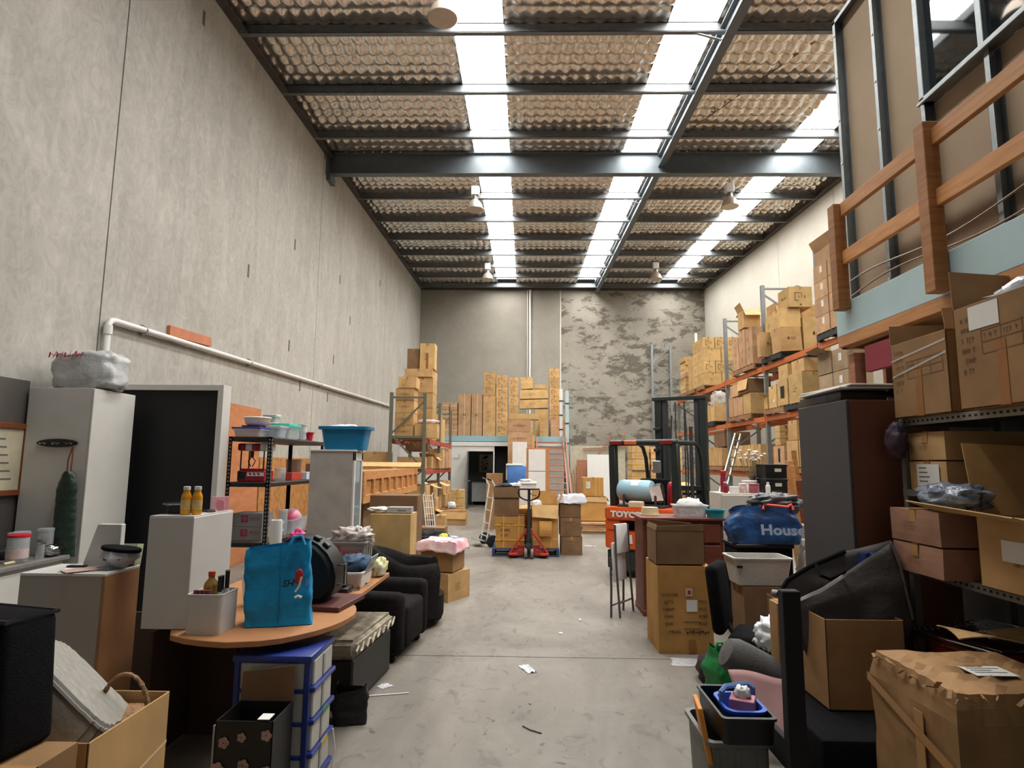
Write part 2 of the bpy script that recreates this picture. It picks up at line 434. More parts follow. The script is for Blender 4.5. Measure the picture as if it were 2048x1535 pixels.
me.polygons.add(len(f)); me.polygons.foreach_set('loop_start', np.arange(0, f.size, 4, dtype=np.int32)); me.polygons.foreach_set('use_smooth', np.ones(len(f), dtype=bool))
me.update(calc_edges=True); me.validate(); me.materials.append(mf)
o = bpy.data.objects.new('ceiling', me); COL.objects.link(o); o['kind'] = 'structure'
# plain roof over the entrance end and the sheet edges beside each skylight
cn = M()
for i in range(0, len(edges), 2):
    a, b = edges[i], edges[i + 1]
    vs = [(x, y, cz(y) + dz) for dz in (.3, .4) for x, y in ((a, YN), (b, YN), (b, 6.02), (a, 6.02))]
    cn.add(vs, [(0, 1, 2, 3), (7, 6, 5, 4), (0, 4, 5, 1), (1, 5, 6, 2), (2, 6, 7, 3), (3, 7, 4, 0)])
    vs = [(x, y, cz(y) + dz) for dz in (.36, .42) for x, y in ((a, 6), (b, 6), (b, YF + .1), (a, YF + .1))]
    cn.add(vs, [(0, 1, 2, 3), (7, 6, 5, 4), (0, 4, 5, 1), (1, 5, 6, 2), (2, 6, 7, 3), (3, 7, 4, 0)])
struct('ceiling_roof_sheet', cn, 'steel_dark')

# translucent roof sheets: daylight comes through these
ms = bpy.data.materials.new('skylight_sheet'); ms.use_nodes = True
p = ms.node_tree.nodes['Principled BSDF']; p.inputs['Base Color'].default_value = (.9, .92, .94, 1)
p.inputs['Emission Color'].default_value = (1.0, .985, .96, 1); p.inputs['Emission Strength'].default_value = 24.0
MATS['skylight_sheet'] = ms
for k, (a, b) in enumerate(SKY):
    mb = M()
    def fn(s_, t, a=a, b=b):
        y = 2.0 + t * 23.9; x = a + s_ * (b - a)
        return (x, y, cz(y) + .34 + .012 * math.sin(2 * PI * s_ * 8))
    mb.grid(fn, 64, 2)
    struct('window_%d' % (k + 1), mb, 'skylight_sheet')
    side = M()
    for x in (a, b):
        vs = [(x + dx, y, cz(y) + dz) for dx in (-.012, .012) for y, dz in ((2, .2), (YF, .2), (YF, .36), (2, .36))]
        side.add(vs, [(0, 1, 2, 3), (7, 6, 5, 4), (0, 4, 5, 1), (1, 5, 6, 2), (2, 6, 7, 3), (3, 7, 4, 0)])
    vs = [(x, y, cz(y) + .33) for x, y in ((a, YN), (b, YN), (b, 2.0), (a, 2.0))]; side.quad(*vs)
    vs = [(x, y, cz(y) + .30) for x, y in ((a, 25.9), (b, 25.9), (b, YF + .1), (a, YF + .1))]; side.quad(*vs)
    struct('trim_%d' % (k + 1), side, 'steel_grey')

# purlins: Z sections lapped over the rafters
PUR = [1.9, 3.7, 5.5, 7.25, 9.02, 10.75, 12.5, 15.96, 17.75, 19.5, 21.26, 22.9, 24.4, 26.1]
for i, y in enumerate(PUR):
    z = cz(y); mb = M()
    mb.box(XL, XR, y + .03, y + .045, z, z + .22).box(XL, XR, y - .04, y + .045, z - .004, z + .012).box(XL, XR, y + .03, y + .11, z + .2, z + .215).box(XL, XR, y - .04, y - .03, z, z + .025)
    o = struct('ceiling_purlin', mb, mat('purlin_steel', '#6a6d6e', .5, .3, .15, 10))
# main rafter and the long spine beam under the sheet
def ibeam(mb, a, b, h, w, tf=.016, tw=.012):
    a, b = Vector(a), Vector(b)
    mb.beam(a, b, tw, h).beam(a + Vector((0, 0, h / 2)), b + Vector((0, 0, h / 2)), w, tf).beam(a - Vector((0, 0, h / 2)), b - Vector((0, 0, h / 2)), w, tf)
    return mb
zr = AY(658, 347.5, 13.55).z
rf = ibeam(M(), (XL, 13.6, zr + .25), (XR, 13.6, zr + .25), .5, .19)
rf.box(XL, XL + .02, 13.35, 13.85, zr - .12, zr + .6).box(XL, XL + .1, 13.42, 13.78, zr - .2, zr - .02)
struct('trim_rafter', rf, mat('rafter_paint', '#5b6266', .45, .2, .08), bevel=.004)
sp = ibeam(M(), (3.16, YN, cz(YN) - .02), (3.16, YF, cz(YF) - .02), .26, .16)
struct('trim_spine_beam', sp, 'rafter_paint')
for k, (y, s_) in enumerate(((9.02, 1), (15.96, 1), (22.9, 1))):
    z = cz(y); mb = M().beam((2.55, y, z + .03), (3.12, y + .02, z - .12), .045, .012)
    struct('trim_fly_brace', mb, 'galv')
# wall-head angles
for nm, x, s_ in (('trim_head_left', XL, 1), ('trim_head_right', XR, -1)):
    mb = M()
    for z0, z1, d in ((.0, .03, .14), (.03, .2, .025)):
        vs = [(x + s_ * dx, y, cz(y) + z) for dx in (0, d) for y, z in ((YN, z0), (YF, z0), (YF, z1), (YN, z1))]
        mb.add(vs, [(0, 1, 2, 3), (7, 6, 5, 4), (0, 4, 5, 1), (1, 5, 6, 2), (2, 6, 7, 3), (3, 7, 4, 0)])
    struct(nm, mb, mat('head_angle', '#4b4542', .6, .2, .2))
struct('trim_head_back', M().box(XL, XR, YF - .12, YF, cz(YF) - .04, cz(YF) + .16), 'head_angle')
q1, q2 = AY(1660, 62, 9.3), AY(1362, 272, 12.7)
struct('trim_brace_rod', M().tube([q1, q2], .011, 6), mat('rust_rod', '#6b5d50', .6, .4, .2))
# conduit pair on the end wall
cd = M(); x = AY(1060, 650, YF).x
for dx, r in ((0, .05), (-.11, .02)): cd.tube([(x + dx, YF - .07, 2.4), (x + dx, YF - .07, cz(YF) - .04)], r, 10)
struct('trim_downpipe', cd, 'white_paint', smooth=True)
struct('trim_joint_bead', M().box(XJ - .03, XJ + .03, YF - .02, YF + .03, 0, cz(YF)), 'concrete_pale')

# ------------------------------------------------------------------ high bay lamps
def high_bay(u, v, Y, label, tilt=0):
    p = AY(u, v, Y)                       # rim centre
    t = thing('high_bay_lamp', label, 'lamp', p, group=None)
    sh = M().lathe([(.205, .0), (.215, .01), (.20, .06), (.16, .16), (.11, .22), (.075, .25), (.07, .27)], n=28)
    sh.v = [v_ for v_ in sh.v]; sh.build('reflector', mat('lamp_spun', '#b9ac9c', .35, .5, .06), t, smooth=True)
    M().lathe([(.195, .012), (.19, .016), (.01, .018)], n=24).build('lens', mat('lamp_lens', '#85776b', .3, 0, .1), t, smooth=True)
    M().lathe([(.07, .26), (.075, .3), (.06, .36), (.05, .37)], n=16).build('neck', 'galv', t, smooth=True)
    M().rounded(-.1, .1, -.08, .08, .37, .6, .015).build('ballast_box', mat('lamp_box', '#d5d2ca', .4, .1, .05), t)
    top = cz(Y) - p.z
    M().tube([(0, 0, .58), (0, 0, .66), (.02, 0, .70), (0, 0, .74), (0, 0, max(.8, top + .05))], .008, 6).build('hanging_hook', 'steel_dark', t)
    return t
high_bay(950, 420, 14.5, 'high bay lamp hanging below the near rafter beside the first skylight strip')
high_bay(975, 559, 21.6, 'small-looking high bay lamp hanging low by the end of the first skylight strip')
high_bay(1460, 414, 14.5, 'high bay lamp hanging under the skylight strip over the pallet racking')
high_bay(1312, 558, 21.3, 'high bay lamp hanging deep in the hall beyond the forklift')
high_bay(885, 38, 8.0, 'nearest high bay lamp, seen from beneath and cut by the top edge')

# ------------------------------------------------------------------ office with storage deck, stairs
YO = 22.9
def OX(u, v=950, Y=YO): return AY(u, v, Y).x
dl, dr, dt = OX(936), OX(986), AY(960, 902, YO).z
bl, br = OX(990), OX(1014)
of = M()
of.box(XL, dl, YO, YO + .12, 0, 2.4).box(dl, bl, YO, YO + .12, dt, 2.4).box(dr, bl, YO, YO + .12, 0, dt).box(br, 1.62, YO, YO + .12, 0, 2.4).box(1.5, 1.62, YO, YF, 0, 2.4)
struct('wall_office', of, 'white_paint')
struct('wall_office_deck', M().box(XL, .5, YO - .02, YF, 2.42, 2.62).box(.5, 1.62, YO - .02, YF, 2.42, 2.62), 'sky_fascia')
struct('trim_office', M().box(XL, 1.62, YO - .035, YO - .005, 2.25, 2.40).box(dr, dr + .05, YO - .03, YO, 0, dt + .04).box(dl - .05, dl, YO - .03, YO, 0, dt + .04).box(dl, dr, YO - .03, YO, dt, dt + .05), 'white_gloss')
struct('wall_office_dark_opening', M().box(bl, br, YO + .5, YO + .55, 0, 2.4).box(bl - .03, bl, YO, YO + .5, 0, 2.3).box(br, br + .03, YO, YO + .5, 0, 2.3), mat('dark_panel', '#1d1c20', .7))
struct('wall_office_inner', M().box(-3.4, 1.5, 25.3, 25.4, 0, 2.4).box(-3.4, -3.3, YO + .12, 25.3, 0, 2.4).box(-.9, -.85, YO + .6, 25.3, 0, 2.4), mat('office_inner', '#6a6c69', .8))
h = thing('door_1', 'grey-green office door standing wide open below the storage deck', 'door', (dl + .02, YO - .02, 0), R(-86))
h['kind'] = 'structure'
M().box(0, .86, -.04, 0, .02, dt - .02).build('leaf', mat('door_green', '#4b5653', .5), h, bevel=.003)
M().tube([(.8, -.04, 1.0), (.8, -.1, 1.0), (.68, -.1, 1.0)], .012, 8).tube([(.8, .0, 1.0), (.8, .06, 1.0), (.68, .06, 1.0)], .012, 8).build('lever_handle', 'chrome', h, smooth=True)
# things seen through the doorway
wx0, wx1 = OX(958, Y=25.25), OX(992, Y=25.25)
nb = thing('notice_board', 'board of pale papers and dark pictures hung inside the office doorway', 'notice board', ((wx0 + wx1) / 2, 25.28, 1.25))
M().box(-(wx1 - wx0) / 2, (wx1 - wx0) / 2, 0, .015, 0, .72).build('board', mat('cream_board', '#c9c0a4', .8), nb)
pp = M(); q = random.Random(3)
for k in range(16):
    x = q.uniform(-.33, -.02); z = q.uniform(.06, .62); pp.box(x, x + q.uniform(.03, .08), -.004, 0, z, z + q.uniform(.04, .1))
pp.build('photo', mat('photo_dark', '#3a342c', .5, 0, .5, 20), nb)
M().box(.02, .33, -.006, 0, .08, .68).build('sheet', 'paper', nb)
cx0, cx1 = OX(944, Y=24.2), OX(988, Y=24.2)
cb = thing('sink_cabinet', 'low pale cabinet on thin legs inside the office doorway', 'cabinet', ((cx0 + cx1) / 2, 24.2, 0))
w = (cx1 - cx0) / 2
M().box(-w, w, 0, .45, .14, .86).build('body', mat('cabinet_grey', '#a9aba8', .4), cb, bevel=.004)
M().box(-w - .01, w + .01, -.02, .45, .86, .89).build('top', mat('bench_grey', '#767873', .4), cb)
for sx in (-1, 1): M().cyl((sx * (w - .03), .04, 0), (sx * (w - .03), .04, .14), .015, n=8).build('leg', 'galv', cb)
M().tube([(.1, .3, .89), (.1, .3, 1.1), (.1, .22, 1.13), (.1, .16, 1.08)], .015, 8).build('tap', 'steel_dark', cb)
hk = solo('coat_hook', 'thin black coat hook on the white office wall by the doorway', 'hook', M().tube([(0, 0, 0), (0, -.06, 0), (.22, -.06, 0), (.22, -.06, .14)], .01, 6), 'steel_dark', (OX(907, 915), YO - .002, AY(907, 916, YO).z))
# stairs up to the deck
st = thing('timber_stairs', 'open-tread timber stairs climbing to the storage deck', 'stairs', (0, 0, 0))
sx0, sx1 = .5, 1.42
for k in range(12):
    z = 2.40 - .2 * k; y = YO - .22 - .25 * k
    M().box(sx0, sx1, y - .24, y + .02, z - .045, z).build('tread', 'pink_timber', st, bevel=.004)
for x in (sx0 - .025, sx1 + .025):
    M().beam((x, YO - .08, 2.5), (x, YO - 3.23, -.02 + .12), .045, .24).build('stringer', 'pink_timber', st, bevel=.003)
solo('handrail_plank', 'sloping bare timber plank along the open side of the stairs', 'plank', M().beam((1.53, YO - .1, 2.82), (1.56, YO - 3.2, .06), .04, .1), 'pink_timber', bevel=.003)
# ================================================================== cartons
SEED = [0]
def nrand():
    SEED[0] += 1; return random.Random(SEED[0] * 7919)
def face_frame(face, w, d, h, e=.0016):
    if face == 'f': return (lambda u, v, n=0: (u, -d / 2 - e - n, h / 2 + v)), w, h
    if face == 'b': return (lambda u, v, n=0: (-u, d / 2 + e + n, h / 2 + v)), w, h
    if face == '-x': return (lambda u, v, n=0: (-w / 2 - e - n, -u, h / 2 + v)), d, h
    if face == '+x': return (lambda u, v, n=0: (w / 2 + e + n, u, h / 2 + v)), d, h
    if face == 't': return (lambda u, v, n=0: (u, v, h + e + n)), w, d
def rect(mb, P, u0, u1, v0, v1, n=.0006):
    mb.quad(P(u0, v0, n), P(u1, v0, n), P(u1, v1, n), P(u0, v1, n))
def draw_mark(mb, P, W, H, kind, q):
    s = min(W, H)
    def line(u0, v0, u1, v1, t):
        dx, dy = u1 - u0, v1 - v0; n = math.hypot(dx, dy) or 1; px, py = -dy / n * t / 2, dx / n * t / 2
        mb.quad(P(u0 + px, v0 + py, .0006), P(u0 - px, v0 - py, .0006), P(u1 - px, v1 - py, .0006), P(u1 + px, v1 + py, .0006))
    def row(u0, u1, v, hh):
        u = u0
        while u < u1 - hh * .4:
            cw = hh * q.uniform(.45, .75)
            if q.random() < .86:
                k = q.random()
                if k < .35: line(u + cw * .2, v, u + cw * .2, v + hh, hh * .2); line(u, v + hh * .9, u + cw * .8, v + hh * .9, hh * .18)
                elif k < .7: line(u, v, u, v + hh, hh * .2); line(u + cw * .75, v, u + cw * .75, v + hh, hh * .2); line(u, v + hh * .5, u + cw * .75, v + hh * .5, hh * .18)
                else: line(u, v, u + cw * .8, v, hh * .18); line(u, v + hh, u + cw * .8, v + hh, hh * .18); line(u, v, u, v + hh, hh * .2)
            u += cw + hh * .22
    if kind == 'sym':            # bracketed square with a dot
        a = s * .27; t = s * .05
        line(-a, -a * .7, -a, a * .7, t); line(-a, a * .7, a * .1, a * .7, t); line(-a, -a * .7, -a * .4, -a * .7, t); line(a * .2, -a * .2, a * .2, a * .7, t * .8); line(-a * .3, a * .15, -a * .3, -a * .2, t); line(a * .75, -a * .3, a * .75, a * .25, t * 1.2); line(-.05 * s, -a * 1.45, .05 * s, -a * 1.45, t * 1.6)
    elif kind == 'rows':
        n = 4
        for i in range(n): row(-W * .3, W * q.uniform(-.05, .28), H * (.2 - .17 * i), H * .075)
    elif kind == 'smallrows':
        for i in range(3): row(-W * .18, W * q.uniform(.0, .16), H * (.06 - .1 * i), H * .05)
    elif kind == 'logo':
        row(-W * .02, W * .3, -H * .02, H * .08); line(-W * .1, -H * .03, -W * .1, H * .1, s * .05); line(-W * .14, H * .03, -W * .06, H * .03, s * .06)
    elif kind == 'diamond':
        a, b, t = W * .36, H * .30, s * .03
        for x0, y0, x1, y1 in ((-a, 0, 0, b), (0, b, a, 0), (a, 0, 0, -b), (0, -b, -a, 0)): line(x0, y0, x1, y1, t)
        row(-W * .13, W * .13, -H * .05, H * .12)
    elif kind == 'handle':
        line(-W * .12, 0, W * .12, 0, H * .07)
        for x0, y0, x1, y1 in ((-W * .3, 0, 0, H * .14), (0, H * .14, W * .3, 0), (W * .3, 0, 0, -H * .14), (0, -H * .14, -W * .3, 0)): line(x0, y0, x1, y1, s * .02)
    elif kind == 'table':
        t = s * .008; u0, u1 = -W * .2, W * .42
        for i in range(3): line(u0, H * (.22 - .11 * i), u1, H * (.24 - .11 * i), t)
        for i in range(4): u = u0 + (u1 - u0) * i / 3; line(u, 0, u, H * .24, t)
        for i in range(2): row(u0 + .02 + i * (u1 - u0) / 3, u0 + (i + .8) * (u1 - u0) / 3, H * .15, H * .04)
        for i in range(6): row(-W * .42, -W * .27, H * (.34 - .1 * i), H * .045)
    elif kind == 'specs':        # stencilled specification list
        pass
def carton_body(w, d, h, q, inset=.006):
    bm = bmesh.new(); bmesh.ops.create_cube(bm, size=2)
    bmesh.ops.subdivide_edges(bm, edges=bm.edges[:], cuts=3, use_grid_fill=True)
    sk = [q.uniform(-.004, .004) for _ in range(4)]
    for v in bm.verts:
        a, b, c = v.co
        def pin(o1, o2): return inset * (1 - (1 - o1 * o1) * (1 - o2 * o2))
        x = a * (w / 2 - pin(b, c)) if abs(a) > .99 else a * (w / 2 - inset)
        y = b * (d / 2 - pin(a, c)) if abs(b) > .99 else b * (d / 2 - inset)
        z = h / 2 + c * h / 2
        if c > .99: z = h - pin(a, b) * .7
        if c > -.99: x += sk[0] * (c + 1) / 2; y += sk[1] * (c + 1) / 2
        v.co = (x, y, z)
    bm.verts.index_update()
    m = M().add([v.co.copy() for v in bm.verts], [[v.index for v in f.verts] for f in bm.faces]); bm.free(); return m
def carton(label, x0, x1, y0, y1, z0, z1, tone='tan', marks=(), tape=True, straps=(), strap_mat='strap_cream', rz=0, tilt=None, group=None, name='carton', gap=.004, stickers=(), face_ink='ink_soft', cat='box', vtape=None):
    """closed carton; marks: (face, kind); straps: 'v','h','x'; stickers: (face, u, v, w, h)"""
    w, d, h = x1 - x0 - 2 * gap, y1 - y0 - 2 * gap, z1 - z0 - gap
    q = nrand()
    t = thing(name, label, cat, ((x0 + x1) / 2, (y0 + y1) / 2, z0 + .001), rz, group, rot=tilt)
    b = carton_body(w, d, h, q).build('body', 'card_' + tone, t)
    if tape:
        tm = M(); e = .0012
        if w >= d:
            tm.box(-w / 2 - e, w / 2 + e, -.025, .025, h - .004, h + e)
            for s_ in (-1, 1): tm.box(s_ * w / 2 - .003 if s_ > 0 else -w / 2 - e, w / 2 + e if s_ > 0 else -w / 2 + .003, -.025, .025, h - .07, h)
        else:
            tm.box(-.025, .025, -d / 2 - e, d / 2 + e, h - .004, h + e)
            for s_ in (-1, 1): tm.box(-.025, .025, d / 2 - .003 if s_ > 0 else -d / 2 - e, d / 2 + e if s_ > 0 else -d / 2 + .003, h - .07, h)
        tm.build('tape', 'tape_clear', t)
    if marks:
        for face, kind in marks:
            mk = M(); P, W, H = face_frame(face, w, d, h); draw_mark(mk, P, W, H, kind, q)
            if mk.f: mk.build('print', face_ink, t)
    if vtape:
        P, W, H = face_frame(vtape, w, d, h); rect(vm := M(), P, -.03, .03, -H / 2, H * .1, .0003); vm.build('tape', 'tape_brown', t)
    for face, u, v, sw, sh in stickers:
        P, W, H = face_frame(face, w, d, h); sm = M(); rect(sm, P, u * W - sw / 2, u * W + sw / 2, v * H - sh / 2, v * H + sh / 2, .001)
        lb = sm.build('shipping_label', 'label_white', t)
        if sw > .09:
            im = M()
            for i in range(4): rect(im, P, u * W - sw * .4, u * W + sw * q.uniform(-.1, .4), v * H + sh * (.3 - .2 * i), v * H + sh * (.36 - .2 * i), .0016)
            im.build('print', mat('ink_grey', '#6a6a68', .9), lb)
    if straps:
        e, t2, sw = .002, .0045, .007
        for s_ in straps:
            sm = M(); kind, pos = s_
            if kind == 'v':
                x = pos * w; sm.box(x - sw, x + sw, -d / 2 - t2, -d / 2 + .004, 0.002, h + e).box(x - sw, x + sw, -d / 2, d / 2, h - .004, h + t2).box(x - sw, x + sw, d / 2 - .004, d / 2 + t2, .002, h)
            if kind == 'h':
                z = pos * h; sm.box(-w / 2 - t2, w / 2 + t2, -d / 2 - t2, -d / 2 + .004, z - sw, z + sw).box(-w / 2 - t2, -w / 2 + .004, -d / 2, d / 2, z - sw, z + sw).box(w / 2 - .004, w / 2 + t2, -d / 2, d / 2, z - sw, z + sw)
            if kind == 'x':
                y = pos * d; sm.box(-w / 2 - t2, -w / 2 + .004, y - sw, y + sw, .002, h + e).box(-w / 2, w / 2, y - sw, y + sw, h - .004, h + t2).box(w / 2 - .004, w / 2 + t2, y - sw, y + sw, .002, h)
            sm.build('strap', strap_mat, t)
    return t
def open_carton(label, x0, x1, y0, y1, z0, z1, tone='tan', flaps=None, rz=0, tilt=None, marks=(), name='open_carton', wall=.006, flaplen=None, inner='card_inner', stickers=(), straps=(), cat='box', vtape=None):
    """open-topped carton; flaps: dict side -> degrees from upright (90 level outward, 180 hanging), side in f b l r"""
    w, d, h = x1 - x0 - .008, y1 - y0 - .008, z1 - z0 - .002
    q = nrand()
    t = thing(name, label, cat, ((x0 + x1) / 2, (y0 + y1) / 2, z0 + .001), rz, None, rot=tilt)
    b = M()
    b.box(-w / 2, w / 2, -d / 2, -d / 2 + wall, 0, h).box(-w / 2, w / 2, d / 2 - wall, d / 2, 0, h).box(-w / 2, -w / 2 + wall, -d / 2, d / 2, 0, h).box(w / 2 - wall, w / 2, -d / 2, d / 2, 0, h).box(-w / 2, w / 2, -d / 2, d / 2, 0, wall)
    b.build('body', 'card_' + tone, t, bevel=.0015)
    flaps = flaps or {}
    for side, ang in flaps.items():
        L0 = (flaplen or min(w, d) * .48)
        a = R(ang); up = math.cos(a) * L0; out = math.sin(a) * L0
        wob = q.uniform(-.02, .02)
        def fl(u, v, side=side):
            k = u * 2 - 1; tt = v; sag = .02 * math.sin(PI * v) * (1 if ang > 60 else .4)
            o_, z_ = out * tt, h + up * tt - sag * math.sin(a) + wob * k * tt
            if side == 'f': return (k * w / 2 * (1 - .03 * tt), -d / 2 - o_, z_)
            if side == 'b': return (-k * w / 2 * (1 - .03 * tt), d / 2 + o_, z_)
            if side == 'l': return (-w / 2 - o_, -k * d / 2 * (1 - .03 * tt), z_)
            return (w / 2 + o_, k * d / 2 * (1 - .03 * tt), z_)
        fm = M().grid(fl, 6, 5)
        o = fm.build('flap', 'card_flap' if ang > 75 else 'card_' + tone, t)
        sd = o.modifiers.new('thick', 'SOLIDIFY'); sd.thickness = .005; sd.offset = 0
    if marks:
        for face, kind in marks:
            mk = M(); P, W, H = face_frame(face, w, d, h); draw_mark(mk, P, W, H, kind, q)
            mk.build('print', 'ink_soft', t)
    for face, u, v, sw, sh in stickers:
        P, W, H = face_frame(face, w, d, h); sm = M(); rect(sm, P, u * W - sw / 2, u * W + sw / 2, v * H - sh / 2, v * H + sh / 2, .001); sm.build('shipping_label', 'label_white', t)
    if vtape:
        P, W, H = face_frame(vtape, w, d, h); vm = M(); rect(vm, P, -.03, .03, -H / 2, H * .1, .0005); vm.build('tape', 'tape_brown', t)
    for kind, pos in straps:
        sm = M(); e, t2, sw = .002, .0045, .007
        if kind == 'v': x = pos * w; sm.box(x - sw, x + sw, -d / 2 - t2, -d / 2, .002, h)
        if kind == 'h': z = pos * h; sm.box(-w / 2 - t2, w / 2 + t2, -d / 2 - t2, -d / 2, z - sw, z + sw).box(-w / 2 - t2, -w / 2, -d / 2, d / 2, z - sw, z + sw)
        sm.build('strap', 'strap_yellow', t)
    return t
def corner(uL, uC, uR, vt, vb, Y=None, X=None, z0=None, depth=None, h=None):
    """extents of a box whose near vertical edge shows at uC: returns x0,x1,y0,y1,z0,z1"""
    vm = (vt + vb) / 2
    if Y is None: Y = AX(uC, vm, X).y
    xc = AY(uC, vm, Y).x
    if z0 is None: z0 = AY(uC, vb, Y).z
    z1 = AY(uC, vt, Y).z if h is None else z0 + h
    if uC < 1047:
        xo = AY(uL, vm, Y).x; y1 = Y + depth if depth else AX(uR, vm, xc).y
        return (xo, xc, Y, y1, z0, z1)
    xo = AY(uR, vm, Y).x; y1 = Y + depth if depth else AX(uL, vm, xc).y
    return (xc, xo, Y, y1, z0, z1)

# ------------------------------------------------------------------ cartons stored on the deck, above the office door
DZ = 2.622
def deck(label, u0, u1, vt, vb, Y=23.2, depth=.5, tone='tan', z0=None, **k):
    a, b = AY(u0, vt, Y), AY(u1, vb, Y)
    z0 = b.z if z0 is None else z0
    return carton(label, a.x, b.x, Y, Y + depth, z0, a.z, tone, **k), a.z
ORD = ['bottom', 'second', 'third', 'fourth', 'fifth', 'sixth', 'seventh', 'topmost']
def column(u0, u1, vs, nm, Y=23.2, depth=.5, tone='tan', marks=(('f', 'sym'),), z0=DZ, **k):
    z = z0; n = len(vs)
    for i, v in enumerate(vs):
        pos = 'topmost' if i == n - 1 else ORD[i]
        _, z = deck('%s carton of %s' % (pos, nm), u0, u1, v, v + 5, Y, depth, tone, z0=z, marks=marks, **k)
column(885, 898, [846, 836, 827, 818, 803], 'the narrow strapped pile at the wall end of the deck', tone='pink', marks=(), straps=(('h', .5),))
column(901, 915, [849, 838, 828, 819, 804], 'the second narrow strapped pile on the deck', tone='pink', marks=(), straps=(('h', .5),))
deck('upright brown slab carton with one cream strap, beside the narrow strapped piles', 917, 941, 786, 866, tone='dark' if 0 else 'pink', z0=DZ, straps=(('v', 0),), marks=(('f', 'handle'),))
deck('upright brown slab carton with one cream strap, next to the plain tall carton', 943, 964, 787, 866, tone='pink', z0=DZ, straps=(('v', .05),), marks=(('f', 'handle'),))
_, z = deck('plain tall tan carton standing upright under two small cartons on the deck', 966, 991, 791, 866, z0=DZ, marks=(('f', 'smallrows'),))
_, z = deck('lower of two small cartons on top of the plain tall carton', 967, 991, 767, 790, z0=z, marks=(('f', 'sym'),))
deck('upper of two small cartons on top of the plain tall carton', 967, 992, 743, 766, z0=z, marks=(('f', 'sym'),))
column(992, 1016, [843, 820, 796, 773, 749], 'the five-high column beside the plain tall carton', marks=(('f', 'sym'),), tone='tan')
column(1018, 1037, [846, 829, 811, 791, 773, 754], 'the six-high column just short of the tilted cartons', marks=(('f', 'sym'),), tone='tan')
_, z = deck('tall plain gold carton carrying the long tilted cartons on the deck', 1069, 1096, 818, 866, tone='gold', z0=DZ, marks=(('f', 'smallrows'),), Y=23.35)
_, zz = deck('small plain carton hidden low beside the tall gold carton on the deck', 1041, 1066, 830, 866, tone='gold', z0=DZ, Y=23.35)
_, z = deck('lower long gold carton lying tilted across the deck stack', 1040, 1097, 798, 817, tone='gold', z0=z + .04, Y=23.35, marks=(('f', 'smallrows'),), tilt=(0, R(-2.2), 0))
_, z = deck('upper long gold carton lying across the deck stack', 1040, 1097, 778, 797, tone='gold', z0=z + .03, Y=23.35, marks=(('f', 'smallrows'),), tilt=(0, R(-2.0), 0))
deck('small strapped gold carton tilted on top of the long cartons', 1042, 1067, 753, 778, tone='gold', z0=z + .02, Y=23.35, straps=(('h', .5),), tilt=(0, R(-4), 0))
deck('low gold carton lying behind the small tilted strapped one', 1069, 1096, 768, 779, tone='gold', z0=z + .02, Y=23.35)
column(1098, 1119, [848, 830, 812, 793, 774, 755, 736], 'the tall column nearest the stair top', marks=(('f', 'sym'),), tone='tan', Y=23.3)
_, z = deck('strapped brown carton on the deck edge over the stairs', 1101, 1131, 838, 868, z0=DZ, Y=22.95, tone='pink', straps=(('h', .6),), depth=.3)
_, z = deck('lower of two small strapped cartons by the stair head', 1079, 1096, 857, 868, z0=DZ, Y=22.95, tone='tan', straps=(('h', .9),), depth=.3)
deck('upper of two small strapped cartons by the stair head', 1079, 1096, 843, 857, z0=z, Y=22.95, tone='tan', depth=.3)
# column of cartons standing on the floor against the office front
z = 0.0; Y = 21.9
a, b = AY(1015, 900, Y), AY(1056, 900, Y)
for i, (v, lab, tn) in enumerate(((950, 'floor carton at the foot of the pile before the office', 'brown'), (918, 'carton second up in the pile before the office, behind the white board', 'pink'), (890, 'brown printed carton third up in the pile before the office', 'pink'), (863, 'brown carton with an oval print, near the top of the pile before the office', 'pink'), (838, 'brown carton with an oval print topping the pile before the office', 'pink'))):
    z1 = AY(1035, v, Y).z
    carton(lab, a.x, b.x + (.12 if i < 4 else .1), Y, Y + .6, z, z1, tn, marks=(('f', 'handle'),)); z = z1
zt = z
deck('long flat gold carton lying on the pile before the office', 1017, 1078, 826, 837, Y=21.9, depth=.6, tone='gold', z0=zt)
carton('narrow plain carton beside the oval-printed ones, against the deck fascia', b.x + .105, b.x + .24, 21.95, 22.4, 0, 2.1, 'pink')
carton('small carton on the narrow plain one against the deck fascia', b.x + .105, b.x + .24, 21.95, 22.4, 2.1, 2.72, 'tan')
# pale beams parked upright by the stairs
def beam_end(label, u, vt, Y, z0, wdt=.13):
    t = thing('spare_rack_beam', label, 'beam', (AY(u, 800, Y).x, Y, z0))
    h = AY(u, vt, Y).z - z0
    M().box(-wdt / 2, wdt / 2, -.04, .04, 0, h).build('beam', 'pale_blue' if z0 < 1 else 'white_paint', t, bevel=.006)
    k = 3
    for i in range(k): zc = h * (.55 + .17 * i) if z0 < 1 else h * (.15 + .3 * i); M().box(-wdt / 2 - .012, wdt / 2 + .012, -.055, .055, zc - .02, zc + .02).build('clamp', 'steel_dark', t)
beam_end('taller pale spare beam stood upright beside the stairs', 1134, 781, 22.5, 0)
beam_end('shorter white spare beam stood on the deck edge beside the last column of cartons', 1122, 778, 22.93, DZ, .12)
